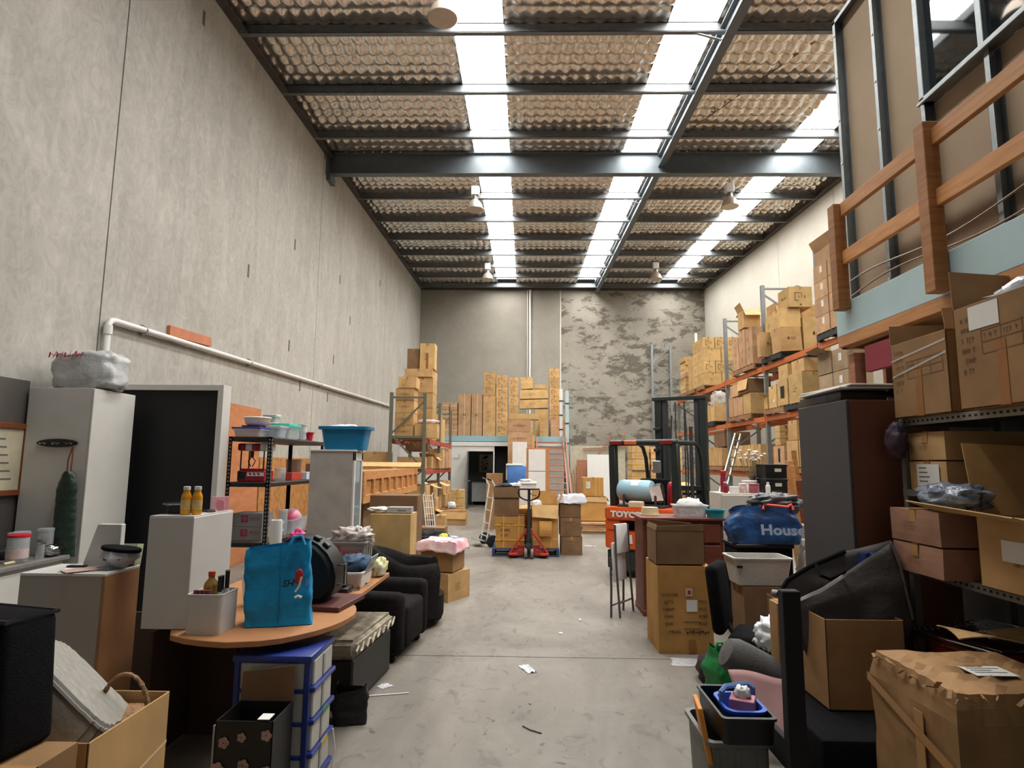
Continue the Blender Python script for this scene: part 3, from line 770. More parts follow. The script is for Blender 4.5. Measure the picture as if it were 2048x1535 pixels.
# ================================================================== middle of the hall
def pallet(label, x0, x1, y0, y1, z0, m='pallet_wood', rz=0, runners='x', name='pallet'):
    """boards run along x, three runners along y; stands on z0"""
    w, d = x1 - x0, y1 - y0
    t = thing(name, label, 'pallet', ((x0 + x1) / 2, (y0 + y1) / 2, z0 + .001), rz)
    n = 7
    for k in range(n):
        y = -d / 2 + (d - .1) * k / (n - 1); M().box(-w / 2, w / 2, y, y + .1, .118, .14).build('deck_board', m, t, bevel=.003)
    for k in range(3):
        x = -w / 2 + (w - .05) * k / 2
        M().box(x, x + .05, -d / 2, d / 2, .02, .117).build('runner', m, t, bevel=.003)
    for k in range(3):
        y = -d / 2 + (d - .1) * k / 2; M().box(-w / 2, w / 2, y, y + .1, 0, .02).build('base_board', m, t, bevel=.003)
    return t
mat('pallet_blue', '#2c3d5c', .6, 0, .2); mat('pallet_black', '#26282c', .6, 0, .2)
pallet('blue pallet on the floor behind the red pallet jack', -.55, .64, 11.2, 12.37, 0, 'pallet_blue')
# cartons on the blue pallet
xs = dict(marks=(('f', 'rows'),), tape=False)
carton('orange strapped carton with rows of dark print on the blue pallet', -.50, .03, 11.22, 11.72, .142, .70, 'orange', straps=(('v', -.22), ('v', .3), ('h', .25), ('h', .72)), strap_mat='strap_yellow', marks=(('f', 'rows'),), face_ink='ink')
carton('brown carton on the orange strapped one, the lower of the two', -.53, -.07, 11.22, 11.66, .70, 1.02, 'dark', marks=(('f', 'rows'),))
open_carton('shallow brown carton full of dark cloth at the top of the pallet load', -.54, -.06, 11.2, 11.68, 1.02, 1.21, 'dark', marks=())
t = solo('cloth_bundle', 'bundle of black and white cloth in the topmost carton on the blue pallet', 'cloth', M().blob((0, 0, 0), (.2, .2, .07), .25, 3, 4), mat('cloth_dark', '#232328', .9, 0, .6, 12), (-.31, 11.44, 1.2), smooth=True)
solo('cloth', 'crumpled white cloth beside the dark bundle on the pallet load', 'cloth', M().blob((0, 0, 0), (.11, .09, .035), .3, 3, 9), mat('cloth_white', '#cfd0d4', .9), (-.16, 11.36, 1.245), smooth=True)
open_carton('orange strapped carton standing open beside the jack handle', .15, .63, 11.24, 11.74, .142, .90, 'orange', flaps={'f': 165, 'b': 8, 'l': 100, 'r': 20}, flaplen=.23, straps=(('v', .25), ('h', .2)), marks=())
solo('torn_flap', 'loose brown flap of card hanging on the open orange carton', 'cardboard', M().grid(lambda u, v: (-.11 + .22 * u, -.02 * v - .02 * math.sin(v * 3), -.26 * v), 4, 5), 'card_orange', (.40, 11.20, .62))
solo('plastic_bag', 'small clear bag of white things inside the open orange carton', 'bag', M().blob((0, 0, 0), (.1, .1, .09), .3, 3, 2), 'film_white', (.24, 11.5, .88), smooth=True)
carton('orange strapped carton standing behind the open one on the blue pallet', -.1, .45, 11.78, 12.33, .142, .80, 'orange', straps=(('v', .1), ('h', .5)), strap_mat='strap_yellow')
for i, (z0, z1, lab) in enumerate(((0, .335, 'bottom brown carton of the three-high pile beside the blue pallet'), (.335, .67, 'middle brown carton of the three-high pile beside the blue pallet'), (.67, .985, 'top brown carton of the three-high pile, under the white cloth'))):
    j = (.01, -.005, -.012)[i]
    carton(lab, .67 + j, 1.07 + j, 11.42, 11.9, z0, z1, 'dark', marks=(('f', 'rows'),))
def sheetcloth(w, d, drop, seed, amp=.05, n=26, sag=1.0):
    """cloth laid over a block of half size w x d, hanging by drop at the edges"""
    def fn(u, v):
        x = (u * 2 - 1) * (w + drop); y = (v * 2 - 1) * (d + drop)
        ex, ey = max(0, abs(x) - w), max(0, abs(y) - d)
        e = math.hypot(ex, ey)
        z = amp * (.5 + .5 * noise.noise(Vector((x * 6, y * 6, seed)))) + amp * .4 * abs(noise.noise(Vector((x * 15, y * 15, seed))))
        z -= min(drop, e) * .85 * sag
        xx = math.copysign(min(abs(x), w) + ex * .22, x); yy = math.copysign(min(abs(y), d) + ey * .22, y)
        return (xx, yy, z + .012)
    return M().grid(fn, n, n)
t = solo('plastic_sheet', 'crumpled white plastic sheet draped over the three-high brown pile', 'plastic sheet', sheetcloth(.23, .22, .16, 3.3, .09), mat('poly_white', '#dddfe4', .5, 0, .03, bump=.4, bscale=14), (.90, 11.66, 1.0), smooth=True)
t.modifiers.new('s', 'SOLIDIFY').thickness = .003
# pallet jack
def pallet_jack(loc, rz):
    t = thing('pallet_jack', 'red hand pallet jack with upright black handle before the blue pallet', 'pallet jack', loc, rz)
    for s_ in (-1, 1):
        M().box(s_ * .27 - .08, s_ * .27 + .08, .1, 1.25, .055, .085).build('fork', 'red_paint', t, bevel=.008)
    f = M()
    for s_ in (-1, 1):
        f.beam((s_ * .05, .0, .46), (s_ * .33, .02, .09), .05, .035).prism([(s_ * .35, -.05), (s_ * .19, -.05), (s_ * .19, .14), (s_ * .35, .14)], .05, .09)
        f.beam((s_ * .1, .05, .1), (s_ * .3, .05, .07), .04, .1)
    f.box(-.34, .34, .05, .14, .06, .11).box(-.07, .07, -.03, .05, .4, .5).box(-.2, .2, .06, .1, .11, .22)
    f.build('frame', 'red_paint', t, bevel=.006)
    p_ = M().cyl((0, -.02, .12), (0, -.02, .5), .045).cyl((0, -.02, .5), (0, -.02, .56), .03).rounded(-.06, .06, -.08, .04, .14, .26, .02).cyl((.05, -.07, .16), (.05, -.07, .36), .018)
    p_.build('pump', 'steel_dark', t, smooth=True)
    for s_ in (-1, 1):
        M().lathe([(.04, -.028), (.085, -.025), (.092, -.015), (.092, .015), (.085, .025), (.04, .028)], (s_ * .055, -.04, .093), 20, Matrix.Rotation(PI / 2, 3, 'Y')).build('steer_wheel', mat('wheel_grey', '#77706c', .6), t, smooth=True)
        M().cyl((s_ * .27 - .05, 1.1, .04), (s_ * .27 + .05, 1.1, .04), .038).build('load_roller', 'wheel_grey', t, smooth=True)
    M().beam((0, -.05, .3), (0, -.07, 1.0), .05, .04).build('tiller', 'steel_dark', t, bevel=.006)
    hd = M()
    pts = [(-.18, -.075, 1.19), (.18, -.075, 1.19), (.185, -.075, 1.12), (.165, -.075, 1.06), (.1, -.075, 1.02), (0, -.075, .99), (-.1, -.075, 1.02), (-.165, -.075, 1.06), (-.185, -.075, 1.12)]
    hd.tube(pts, .016, 8, closed=True).box(-.025, .025, -.09, -.06, .99, 1.2).tube([(.02, -.09, 1.12), (.07, -.1, 1.09), (.13, -.1, 1.08)], .008, 6)
    hd.build('handle', 'black_plastic', t, smooth=True)
pallet_jack((.1, 11.02, 0), 0)
# hand truck leaning on the pallet load
ht = thing('hand_truck', 'white hand truck with black wheels leaning beside the pallet load', 'hand truck', (-.80, 12.6, 0), R(75), rot=(R(-8), 0, R(-70)))
fr = M()
for s_ in (-1, 1): fr.tube([(s_ * .2, 0, .12), (s_ * .2, 0, 1.2), (s_ * .2, -.08, 1.3)], .016, 8)
for z in (.2, .45, .7, .95): fr.tube([(-.2, 0, z), (.2, 0, z)], .011, 6)
fr.build('frame', 'white_plastic', ht, smooth=True)
M().box(-.22, .22, -.2, 0, .1, .108).build('toe_plate', 'galv', ht)
for s_ in (-1, 1):
    M().lathe([(.05, -.035), (.115, -.03), (.125, 0), (.115, .03), (.05, .035)], (s_ * .27, .1, .125), 18, Matrix.Rotation(PI / 2, 3, 'Y')).build('wheel', 'rubber', ht, smooth=True)
    M().tube([(s_ * .2, -.08, 1.3), (s_ * .2, -.17, 1.32)], .02, 8).build('grip', 'black_plastic', ht, smooth=True)
# boards, cupboards and cartons standing about behind the pallet
def leaner(name, label, cat, u0, u1, vt, vb, Y, m, thick=.02, lean=4, back=None):
    a, b, c = AY(u0, vt, Y), AY(u1, vt, Y), AY(u0, vb, Y)
    z0 = max(0.0, c.z) if back is None else back
    return solo(name, label, cat, M().box(0, b.x - a.x, 0, thick, 0, a.z - z0), m, (a.x, Y, z0 + .002), bevel=.002, rot=(R(-lean), 0, 0))
leaner('panel', 'tall white panel leaning on the printed cartons before the office', 'panel', 1025, 1054, 883, 1010, 21.3, 'white_paint', .03, 3, 0)
t = thing('cupboard', 'tall white two-door cupboard with an oak frame, before the stairs', 'cupboard', (0, 0, 0))
x0, x1 = AY(1053, 900, 18.5).x, AY(1099, 900, 18.5).x; zt = AY(1070, 895, 18.5).z; Y = 18.5
M().box(x0, x1, Y, Y + .5, 0, zt).build('body', 'laminate_oak', t, bevel=.003)
xm0, xm1 = AY(1057, 900, Y).x, AY(1091, 900, Y).x
zm = AY(1070, 942, Y).z
M().box(xm0, xm1, Y - .025, Y - .002, zm + .01, zt - .05).build('door', 'white_gloss', t, bevel=.003)
M().box(xm0, xm1, Y - .025, Y - .002, .05, zm - .01).build('door', 'white_gloss', t, bevel=.003)
t = thing('ice_box', 'blue cool box stood on end with a white rim, behind the pallet load', 'cool box', (0, 0, 0)); Y = 15.6
x0, x1 = AY(1013, 950, Y).x, AY(1054, 950, Y).x; z0, z1 = AY(1030, 968, Y).z, AY(1030, 931, Y).z
M().rounded(x0 + .02, x1 - .02, Y, Y + .42, z0, z1, .03).build('body', mat('cool_blue', '#4c78b8', .5), t, smooth=True)
M().rounded(x0 - .02, x1 - .1, Y - .01, Y + .45, z1, z1 + .05, .02).rounded(x0 - .02, x0 + .03, Y + .1, Y + .4, z0 + .1, z1, .01).build('lid', 'white_plastic', t, smooth=True)
open_carton('brown carton supporting the blue cool box', x0 - .05, x1 + .05, Y - .02, Y + .5, 0, z0 - .002, 'brown', flaps={})
solo('lid_support', 'flat brown board lying under the blue cool box', 'board', M().box(x0 - .06, x1 + .06, Y - .03, Y + .52, -.012, 0), 'card_brown', (0, 0, z0 - .003 + .012))
t = thing('chest_freezer', 'white chest with a flat lid behind the jack handle', 'chest', (0, 0, 0)); Y = 13.3
x0, x1 = AY(1037, 990, Y).x, AY(1072, 990, Y).x; z1 = AY(1050, 968, Y).z
M().box(x0, x1, Y, Y + .5, 0, z1).build('body', mat('cream_white', '#d8cfc4', .5), t, bevel=.006)
M().box(x0 - .02, x1 + .02, Y - .02, Y + .52, z1, z1 + .05).build('lid', 'white_gloss', t, bevel=.01)
solo('cloth', 'white cloth lying on the flat lid behind the jack handle', 'cloth', M().blob((0, 0, 0), (.12, .15, .03), .3, 3, 21), 'cloth_white', (x0 + .15, Y + .2, z1 + .075), smooth=True)
carton('small brown carton on its own beside the blue cool box', -.95, -.52, 15.7, 16.05, 0, AY(1000, 946, 15.7).z, 'brown')
# behind the three-high pile: orange cartons and flattened cardboard
Y = 15.2; x0, x1 = AY(1163, 1000, Y).x, AY(1204, 1000, Y).x
zf = AY(1180, 1043, Y).z
for i in range(5):
    q = nrand(); dz = .055
    solo('flat_cardboard', ('lowest', 'second lowest', 'middle', 'second highest', 'uppermost')[i] + ' folded card sheet in the flat pile under the orange cartons', 'cardboard', M().box(x0 - .02, x1 + .15, 0, .9, 0, .045), 'card_pink', (q.uniform(-.05, .05), Y - .3 - q.uniform(0, .1), .002 + i * .052), q.uniform(-.015, .015), bevel=.004)
z = .27
z1 = AY(1180, 993, Y).z
open_carton('big orange carton on the flat card pile behind the three-high pile', x0 - .05, x1 + .12, Y - .05, Y + .6, z, z1, 'orange', flaps={'r': 150, 'f': 172}, flaplen=.12)
x0b, x1b = AY(1165, 970, Y + .1).x, AY(1207, 970, Y + .1).x
carton('orange carton with a picture panel and strapping, topmost behind the pile', x0b, x1b, Y + .02, Y + .55, z1 + .01, AY(1185, 954, Y).z, 'orange', straps=(('v', .1), ('v', .3)), strap_mat='strap_yellow', stickers=(('f', -.25, .1, .1, .16),))
# boards and timbers against the end wall
leaner('plywood_sheet', 'cream sheet standing flat on the end wall behind the crossed timbers', 'sheet', 1140, 1250, 891, 1030, 26.3, mat('cream_sheet', '#b9b19b', .7), .02, 0, 0)
leaner('board', 'reddish brown board leaning on the cream sheet by the stairs', 'board', 1154, 1176, 919, 1030, 25.9, 'pink_timber', .02, 4, 0)
leaner('panel', 'wide white panel leaning at the end wall behind the forklift', 'panel', 1175, 1222, 908, 1040, 25.4, 'white_gloss', .02, 5, 0)
def timber(label, a, b, w_=.09, h_=.045, m='pink_timber', name='timber_length'):
    return solo(name, label, 'timber', M().beam(a, b, w_, h_), m, bevel=.003)
timber('long level pink timber fixed across the end wall', AY(1166, 897, 26.2), AY(1262, 892, 26.2), name='timber_rail')
timber('pink timber slanting up past the level one on the end wall', AY(1192, 914, 26.05), AY(1226, 866, 26.05), name='timber_rail')
timber('pink timber slanting behind the forklift roof on the end wall', AY(1228, 902, 26.1), AY(1252, 864, 26.1), name='timber_rail')
solo('fan', 'dark round industrial fan on the floor beyond the stairs', 'fan', M().lathe([(.30, -.1), (.34, -.06), (.34, .06), (.30, .1)], (0, 0, .36), 24, Matrix.Rotation(PI / 2, 3, 'X')).lathe([(.07, -.12), (.08, 0), (.07, .12)], (0, 0, .36), 12, Matrix.Rotation(PI / 2, 3, 'X')).box(-.25, .25, -.15, .15, 0, .04), 'black_matte', (2.15, 20.6, 0))
for k in range(7):
    u = 1152 + k * 2.3; p_ = AY(u, 950, 22.0)
    timber('%s of the thin offcuts bunched upright past the stairs' % ('first', 'second', 'third', 'fourth', 'fifth', 'sixth', 'last')[k], (p_.x, 22.0 + .03 * k, .003), (p_.x + .05 * (k - 3), 22.2 + .02 * k, 1.3 + .12 * ((k * 5) % 4)), .03, .03, 'pine_dark', 'offcut')
# lone rack frame at the end wall
def rack_frame(name, label, x0, x1, y, z1, m='rack_upright', top_gap=.12, braces=4, parent=None, yvec=None):
    t = thing(name, label, 'rack frame', (0, 0, 0)) if parent is None else parent
    for x in (x0, x1): 
        u = M().box(x - .045, x + .045, y - .035, y + .035, 0, z1)
        for k in range(int(z1 / .15)): u.box(x - .012, x + .012, y - .037, y - .0345, .1 + k * .15, .16 + k * .15)
        u.build('upright', m, t, bevel=.004)
    z = z1 - top_gap
    br = M().beam((x0, y, z), (x1, y, z), .03, .045); k = 0
    while z > .7:
        z2 = z - .62
        br.beam((x1 if k % 2 == 0 else x0, y, z), (x0 if k % 2 == 0 else x1, y, z2), .028, .04); z = z2; k += 1
    br.build('bracing', m, t, bevel=.002)
    return t
ya = 26.2
rack_frame('rack_frame', 'lone galvanised rack frame standing at the end wall behind the forklift mast', AY(1304, 720, ya).x, AY(1341, 720, ya).x, ya, AY(1320, 690, ya).z, 'galv')
# strapped bundles behind the forklift
Y = 16.4; z = 0
for r_ in range(2):
    for i, (vb, vt) in enumerate(((1028, 1006), (1006, 984), (984, 962), (962, 940), (940, 917), (917, 897))):
        u0, u1 = ((1264, 1300), (1302, 1366))[r_]
        a, b = AY(u0, vt, Y), AY(u1, vb, Y)
        carton(('long', 'short')[r_ == 0] + ' strapped pale carton, %s up in the %s pile behind the forklift' % (('lowest', 'second', 'third', 'fourth', 'fifth', 'topmost')[i], ('narrow', 'wide')[r_]), a.x, b.x, Y + .05 * ((i * 3) % 2), Y + .8, max(0, b.z) if i else 0, a.z if i < 5 else a.z + (.06 if r_ else .1), 'pale', straps=(('v', -.25), ('v', .25), ('h', .5)), strap_mat='strap_yellow', tape=False, name='strapped_carton')
open_carton('small open carton in front of the strapped piles behind the forklift', AY(1330, 960, 15.6).x, AY(1372, 960, 15.6).x, 15.3, 15.7, 0, AY(1350, 963, 15.6).z, 'orange', flaps={'f': 120})

# ------------------------------------------------------------------ forklift
F = thing('forklift', 'orange forklift with black overhead guard, turned away down the hall', 'forklift', (1.62, 9.18, 0), R(-33))
mat('fork_black', '#232b2a', .6, 0, .15); mat('guard_black', '#1c2422', .5, 0, .12)
def P2(pts, z0, z1): return [(x, y) for x, y in pts]
cw = M()
# counterweight: rounded plan, recess with a dark opening
plan = [(-.54, .75), (-.54, .16), (-.50, .06), (-.42, .0), (.42, 0), (.50, .06), (.54, .16), (.54, .75)]
cw.prism(plan, .82, 1.0)
cw.prism([(x * .99, max(.03, y)) for x, y in plan], .40, .66)
cw.prism([(-.54, .75), (-.54, .16), (-.50, .07), (-.44, .03), (-.24, .03), (-.24, .3), (-.1, .34), (-.1, .75)], .66, .82)
cw.prism([(.54, .75), (.54, .16), (.50, .07), (.46, .04), (.42, .04), (.42, .3), (.3, .34), (.3, .75)], .66, .82)
cw.build('counterweight', 'orange_paint', F, bevel=.018, seg=2)
M().box(-.26, .44, .28, .72, .6, .84).build('radiator_opening', 'black_matte', F)
low = M().prism([(-.50, .8), (-.52, .2), (-.47, .08), (-.40, .03), (.40, .03), (.47, .08), (.52, .2), (.50, .8)], .07, .40)
low.build('rear_skirt', 'fork_black', F, bevel=.05, seg=3, smooth=True)
text('lettering', 'TOYOTA', .115, 'white_gloss', F, (-.08, -.012, .905), (PI / 2, 0, 0), .004, sx=1.22, bold=.006)
M().quad((-.17, -.004, .48), (-.02, -.004, .49), (-.03, -.004, .62), (-.16, -.004, .61)).move(Matrix.Translation((-.02, .022, 0))).build('sticker', 'label_white', F)
M().rounded(-.48, .48, .7, 1.5, .40, .92, .04).build('hood', mat('hood_grey', '#4a4a48', .5), F, smooth=True)
M().rounded(-.46, .46, 1.45, 2.0, .28, .42, .02).build('floor_plate', 'fork_black', F)
M().rounded(-.26, .26, .85, 1.33, .92, 1.04, .05).rounded(-.25, .25, .76, .9, .98, 1.42, .05).build('seat', 'black_fabric', F, smooth=True)
gc = M().lathe([(.02, -.30), (.1, -.29), (.155, -.25), (.165, -.2), (.165, .2), (.155, .25), (.1, .29), (.02, .30)], (-.12, .38, 1.24), 24, Matrix.Rotation(PI / 2, 3, 'Y'))
g = gc.build('gas_cylinder', mat('cyl_blue', '#8fb0bc', .4, .1, .06), F, smooth=True)
gl = M()
for j in range(6):
    a0, a1 = R(-150 + 18 * j), R(-150 + 18 * (j + 1)); gl.quad(*[(x, .38 + .167 * math.sin(a) * -1 * -1 if 0 else .38 + .167 * math.cos(a), 1.24 - .167 * math.sin(a) * (1 if 1 else 1)) for x, a in ((-.16, a0), (-.04, a0), (-.04, a1), (-.16, a1))])
for i in range(len(gl.v)): x, y, z = gl.v[i]; gl.v[i] = (x, y, z)
gl.build('label', 'label_white', g)
rg = M().lathe([(.10, -.06), (.12, -.03), (.12, .04), (.11, .04)], (.24, .38, 1.24), 16, Matrix.Rotation(PI / 2, 3, 'Y')).cyl((.17, .38, 1.24), (.3, .38, 1.24), .03); rg.build('valve_collar', 'steel_dark', g, smooth=True)
br = M()
for x in (-.25, .25): br.tube([(x, .2, 1.0), (x, .2, 1.18), (x, .25, 1.1), (x, .38, 1.065), (x, .5, 1.1), (x, .56, 1.2), (x, .56, 1.0)], .018, 6)
br.box(-.36, .36, .2, .56, 1.0, 1.03); br.build('cylinder_cradle', 'steel_dark', F)
M().tube([(0, 1.85, .42), (0, 1.62, 1.05)], .04, 10).build('steering_column', 'black_plastic', F)
sw = M().tube([(.17 * math.cos(a), .17 * math.sin(a), 0) for a in np.linspace(0, 2 * PI, 20, endpoint=False)], .013, 8, closed=True).tube([(-.16, 0, 0), (0, 0, -.03), (.16, 0, 0)], .011, 6).tube([(0, 0, -.03), (0, .16, 0)], .011, 6)
sw.move(Matrix.Translation((0, 1.58, 1.12)) @ Matrix.Rotation(R(28), 4, 'X')); sw.build('steering_wheel', 'black_plastic', F, smooth=True)
lv = M()
for k in range(3): lv.tube([(.3 + .05 * k, 1.75, .6), (.3 + .05 * k, 1.68, 1.0), (.3 + .05 * k, 1.66, 1.03)], .008, 6)
lv.build('lever', 'black_plastic', F)
M().lathe([(.055, 0), (.06, .02), (.06, .3), (.045, .36), (.02, .38)], (.34, .62, 1.0), 16).build('extinguisher', mat('ext_red', '#a8202c', .35), F, smooth=True)
# overhead guard
ztop = 1.97
gd = M()
for s_ in (-1, 1):
    gd.beam((s_ * .5, .42, .98), (s_ * .5, .38, ztop - .03), .11, .12)
    gd.tube([(s_ * .48, .38, ztop), (s_ * .48, 1.35, ztop + .02), (s_ * .48, 1.55, ztop - .04), (s_ * .48, 1.68, ztop - .22), (s_ * .48, 1.98, .45)], .035, 8)
gd.tube([(-.54, .36, ztop), (.54, .36, ztop)], .05, 10).tube([(-.48, 1.42, ztop + .01), (.48, 1.42, ztop + .01)], .03, 8)
for k in range(5): x = -.36 + .18 * k; gd.beam((x, .36, ztop + .02), (x, 1.42, ztop + .03), .025, .03)
gd.build('overhead_guard', 'guard_black', F, bevel=.012, smooth=True)
for k, (x, m_) in enumerate(((-.42, 'lamp_red'), (-.18, 'lamp_amber'), (.38, 'lamp_red'))):
    mm = mat('lamp_red', '#7a1c18', .25) if m_ == 'lamp_red' else mat('lamp_amber', '#c8602a', .25)
    M().box(x - .1, x + .1, .30, .34, ztop - .03, ztop + .03).build('tail_lamp', mm, F, bevel=.006)
mi = M().rounded(-.07, .07, -.015, .015, -.1, .1, .012); mi.move(Matrix.Translation((-.14, 1.3, 1.6))); mi.build('mirror', mat('mirror_grey', '#9a9a98', .2, .6), F)
# mast
for s_ in (-1, 1):
    M().box(s_ * .40 - .06, s_ * .40 + .06, 2.08, 2.2, .08, 2.84).build('mast_channel', 'guard_black', F, bevel=.006)
    M().box(s_ * .29 - .04, s_ * .29 + .04, 2.1, 2.22, .1, 2.78).build('inner_channel', 'steel_dark', F, bevel=.005)
    M().cyl((s_ * .2, 2.06, .2), (s_ * .2, 2.06, 2.3), .03, n=10).build('lift_ram', 'steel_dark', F, smooth=True)
cr = M().box(-.5, .47, 2.06, 2.16, 2.78, 2.84).box(-.46, .46, 2.05, 2.1, 1.2, 1.28).box(-.46, .46, 2.1, 2.2, .3, .42).box(-.46, -.34, 2.0, 2.1, 2.25, 2.29).box(-.46, -.38, 2.0, 2.1, 1.86, 1.92)
cr.build('mast_crossbar', 'guard_black', F, bevel=.004)
ch = M()
for x in (-.08, .08): ch.tube([(x, 2.1, .5), (x, 2.1, 2.75)], .011, 6)
ch.tube([(.12, 2.02, .6), (.16, 2.0, 1.6), (.12, 2.02, 2.6)], .014, 6).tube([(-.12, 2.02, .6), (-.17, 2.0, 1.5), (-.12, 2.02, 2.5)], .014, 6); ch.build('lift_chain', 'steel_dark', F)
ca = M().box(-.5, .5, 2.26, 2.31, .25, .33).box(-.5, .5, 2.26, 2.31, .65, .73).box(-.5, -.46, 2.26, 2.3, .3, 1.15).box(.46, .5, 2.26, 2.3, .3, 1.15).box(-.5, .5, 2.26, 2.3, 1.11, 1.15)
for k in range(6): x = -.36 + k * .144; ca.box(x - .008, x + .008, 2.26, 2.3, .7, 1.13)
ca.build('carriage', 'guard_black', F)
for s_ in (-1, 1): M().box(s_ * .25 - .05, s_ * .25 + .05, 2.32, 2.36, .05, .75).box(s_ * .25 - .05, s_ * .25 + .05, 2.32, 3.35, .05, .09).build('fork', 'steel_dark', F, bevel=.004)
for s_ in (-1, 1):
    def wheel(r, w_, x, y): return M().lathe([(r * .45, -w_ / 2), (r * .9, -w_ / 2), (r, -w_ * .35), (r, w_ * .35), (r * .9, w_ / 2), (r * .45, w_ / 2)], (x, y, r), 26, Matrix.Rotation(PI / 2, 3, 'Y'))
    wheel(.22, .15, s_ * .38, .5).build('rear_wheel', 'rubber', F, smooth=True)
    wheel(.31, .2, s_ * .47, 1.85).build('drive_wheel', 'rubber', F, smooth=True)
M().rounded(-.12, .1, .05, .16, 1.0, 1.1, .02).build('cap_block', mat('cream_cap', '#c8b792', .6), F)
M().quad((.16, .18, 1.3), (.32, .2, 1.34), (.36, .24, 1.12), (.2, .2, 1.1)).move(Matrix.Identity(4)).build('tag', 'label_white', F)
# ================================================================== orange pallet racking along the pale wall
XA, XB = 5.75, 6.58
FY = [9.1, 11.85, 14.6, 17.4, 20.15, 22.9]
LV = [1.46, 2.78, 3.98]
RK = thing('pallet_racking', 'long orange and grey pallet racking along the pale concrete wall', 'racking', (0, 0, 0))
for i, y in enumerate(FY):
    zt = (5.95, 5.95, 5.95, 5.8, 4.0, 4.0)[i]
    for x in (XA, XB):
        u = M().box(x - .045, x + .045, y - .04, y + .04, 0, zt)
        for k in range(int(zt / .15)): u.box(x - .047, x - .044, y - .012, y + .012, .1 + k * .15, .17 + k * .15)
        u.build('upright', 'rack_upright', RK, bevel=.004)
    br = M(); z = zt - .08; br.beam((XA, y, z), (XB, y, z), .03, .045); k = 0
    z -= .12
    while z > .8:
        br.beam((XB if k % 2 else XA, y, z), (XA if k % 2 else XB, y, z - .6), .028, .04); z -= .6; k += 1
    br.build('frame_bracing', 'rack_upright', RK)
for i in range(5):
    for z in LV:
        for x in (XA - .03, XB + .03):
            M().box(x - .025, x + .025, FY[i] + .04, FY[i + 1] - .04, z - .12, z).box(x - .03, x + .03, FY[i] + .03, FY[i] + .075, z - .16, z + .03).box(x - .03, x + .03, FY[i + 1] - .075, FY[i + 1] - .03, z - .16, z + .03).build('beam', 'rack_orange', RK, bevel=.004)
XP = 5.62
def rp(label, y0, y1, z, m='pallet_wood'):
    # pallet on the rack, boards across the aisle
    return pallet(label, XP, XP + 1.12, y0, y1, z + .002, m)
def rb(label, uL, uC, uR, vt, z0, X=5.64, tone='tan', marks=(), fn=carton, depth=None, h=None, w=None, **k):
    e = corner(uL, uC, uR, vt, vt + 10, X=X, z0=z0, depth=depth, h=h)
    x1 = e[1] if w is None else e[0] + w
    fn(label, e[0], x1, e[2], e[3], z0, e[5], tone, marks=marks, **k)
    return e[5]
PT = .145
# --- top level, far bay: neat four-layer stack
z3 = LV[2] + .004
rp('pallet under the neat four-layer tan stack on the top rack level', 19.3, 20.05, z3); 
rp('far pallet on the top rack level beside the end wall', 20.3, 21.5, z3)
zb = z3 + PT
Y0 = 19.32
for L_, (n, wds) in enumerate(((2, .57), (3, .38), (2, .57), (3, .38))):
    for i in range(n):
        for r_ in range(2):
            if r_ == 1 and i > 0 and L_ < 3: continue
            nm = '%s carton of the %s layer in the neat tan stack on the racking%s' % (('aisle-side', 'middle', 'wall-side')[i] if n == 3 else ('aisle-side', 'wall-side')[i], ('bottom', 'second', 'third', 'uppermost')[L_], ' behind' if r_ else '')
            carton(nm, 5.66 + i * wds, 5.66 + (i + 1) * wds, Y0 + r_ * .62, Y0 + .62 + r_ * .62, zb + L_ * .385, zb + (L_ + 1) * .385, 'gold', marks=(('f', 'sym' if n == 3 else 'smallrows'), ('-x', 'smallrows')))
solo('cardboard_tube', 'short white cardboard tube poking up behind the neat tan stack', 'tube', M().cyl((0, 0, 0), (0, 0, .34), .045), 'paper', (5.76, 20.42, zb + 1.545), smooth=True)
for k in range(9):
    q = nrand(); zz = zb + k * .125
    if k < 8: carton('%s thin carton up in the ragged flat pile on the far top rack pallet' % ('lowest', 'second', 'third', 'fourth', 'fifth', 'sixth', 'seventh', 'eighth')[k], 5.66 + q.uniform(0, .03), 6.0, 21.55 + q.uniform(0, .04), 22.3, z3 + .15 + k * .14, z3 + .15 + (k + 1) * .14, ('pink', 'pale', 'gold', 'tan')[k % 4], tape=False, name='flat_carton')
rp('pallet under the ragged flat pile at the far end of the top rack level', 21.52, 22.6, z3)
carton('flat gold carton lying across the top of the ragged flat pile', 5.64, 6.25, 21.55, 22.3, z3 + .15 + 8 * .14, z3 + .15 + 8 * .14 + .16, 'gold')
carton('tall gold carton standing between the ragged pile and the neat stack', 5.70, 6.2, 20.62, 21.3, zb, zb + 1.05, 'gold')
# --- top level, second bay
rp('pallet under the pinkish cartons on the top rack level', 15.0, 16.55, z3)
za = zb
lab = ('nearest', 'second', 'third', 'farthest')
z4 = 0
for i in range(3):
    y0 = 15.05 + i * .48
    carton('%s pinkish carton of the lower row on the top rack level' % lab[i], 5.62, 6.1, y0, y0 + .47, zb, zb + .44, 'pink', marks=(('-x', 'smallrows'),))
for i in range(3):
    y0 = 15.1 + i * .5
    carton('%s pinkish carton of the upper row on the top rack level' % lab[i], 5.64, 6.12, y0, y0 + .48, zb + .44, zb + .44 + (.5, .55, .42)[i], 'pink', marks=(('-x', 'smallrows'),))
open_carton('torn carton with open flaps on top of the pinkish rows', 5.62, 6.05, 15.55, 16.0, zb + 1.0, zb + 1.46, 'tan', flaps={'l': 25, 'f': 140, 'b': 100})
carton('pinkish carton in the back row beside the torn open one', 6.15, 6.55, 15.1, 15.6, zb, zb + 1.02, 'tan')
open_carton('brown carton lying open behind the rack upright, topmost by the torn one', 6.1, 6.75, 14.75, 15.3, zb + 1.03, zb + 1.45, 'tan', flaps={'f': 175})
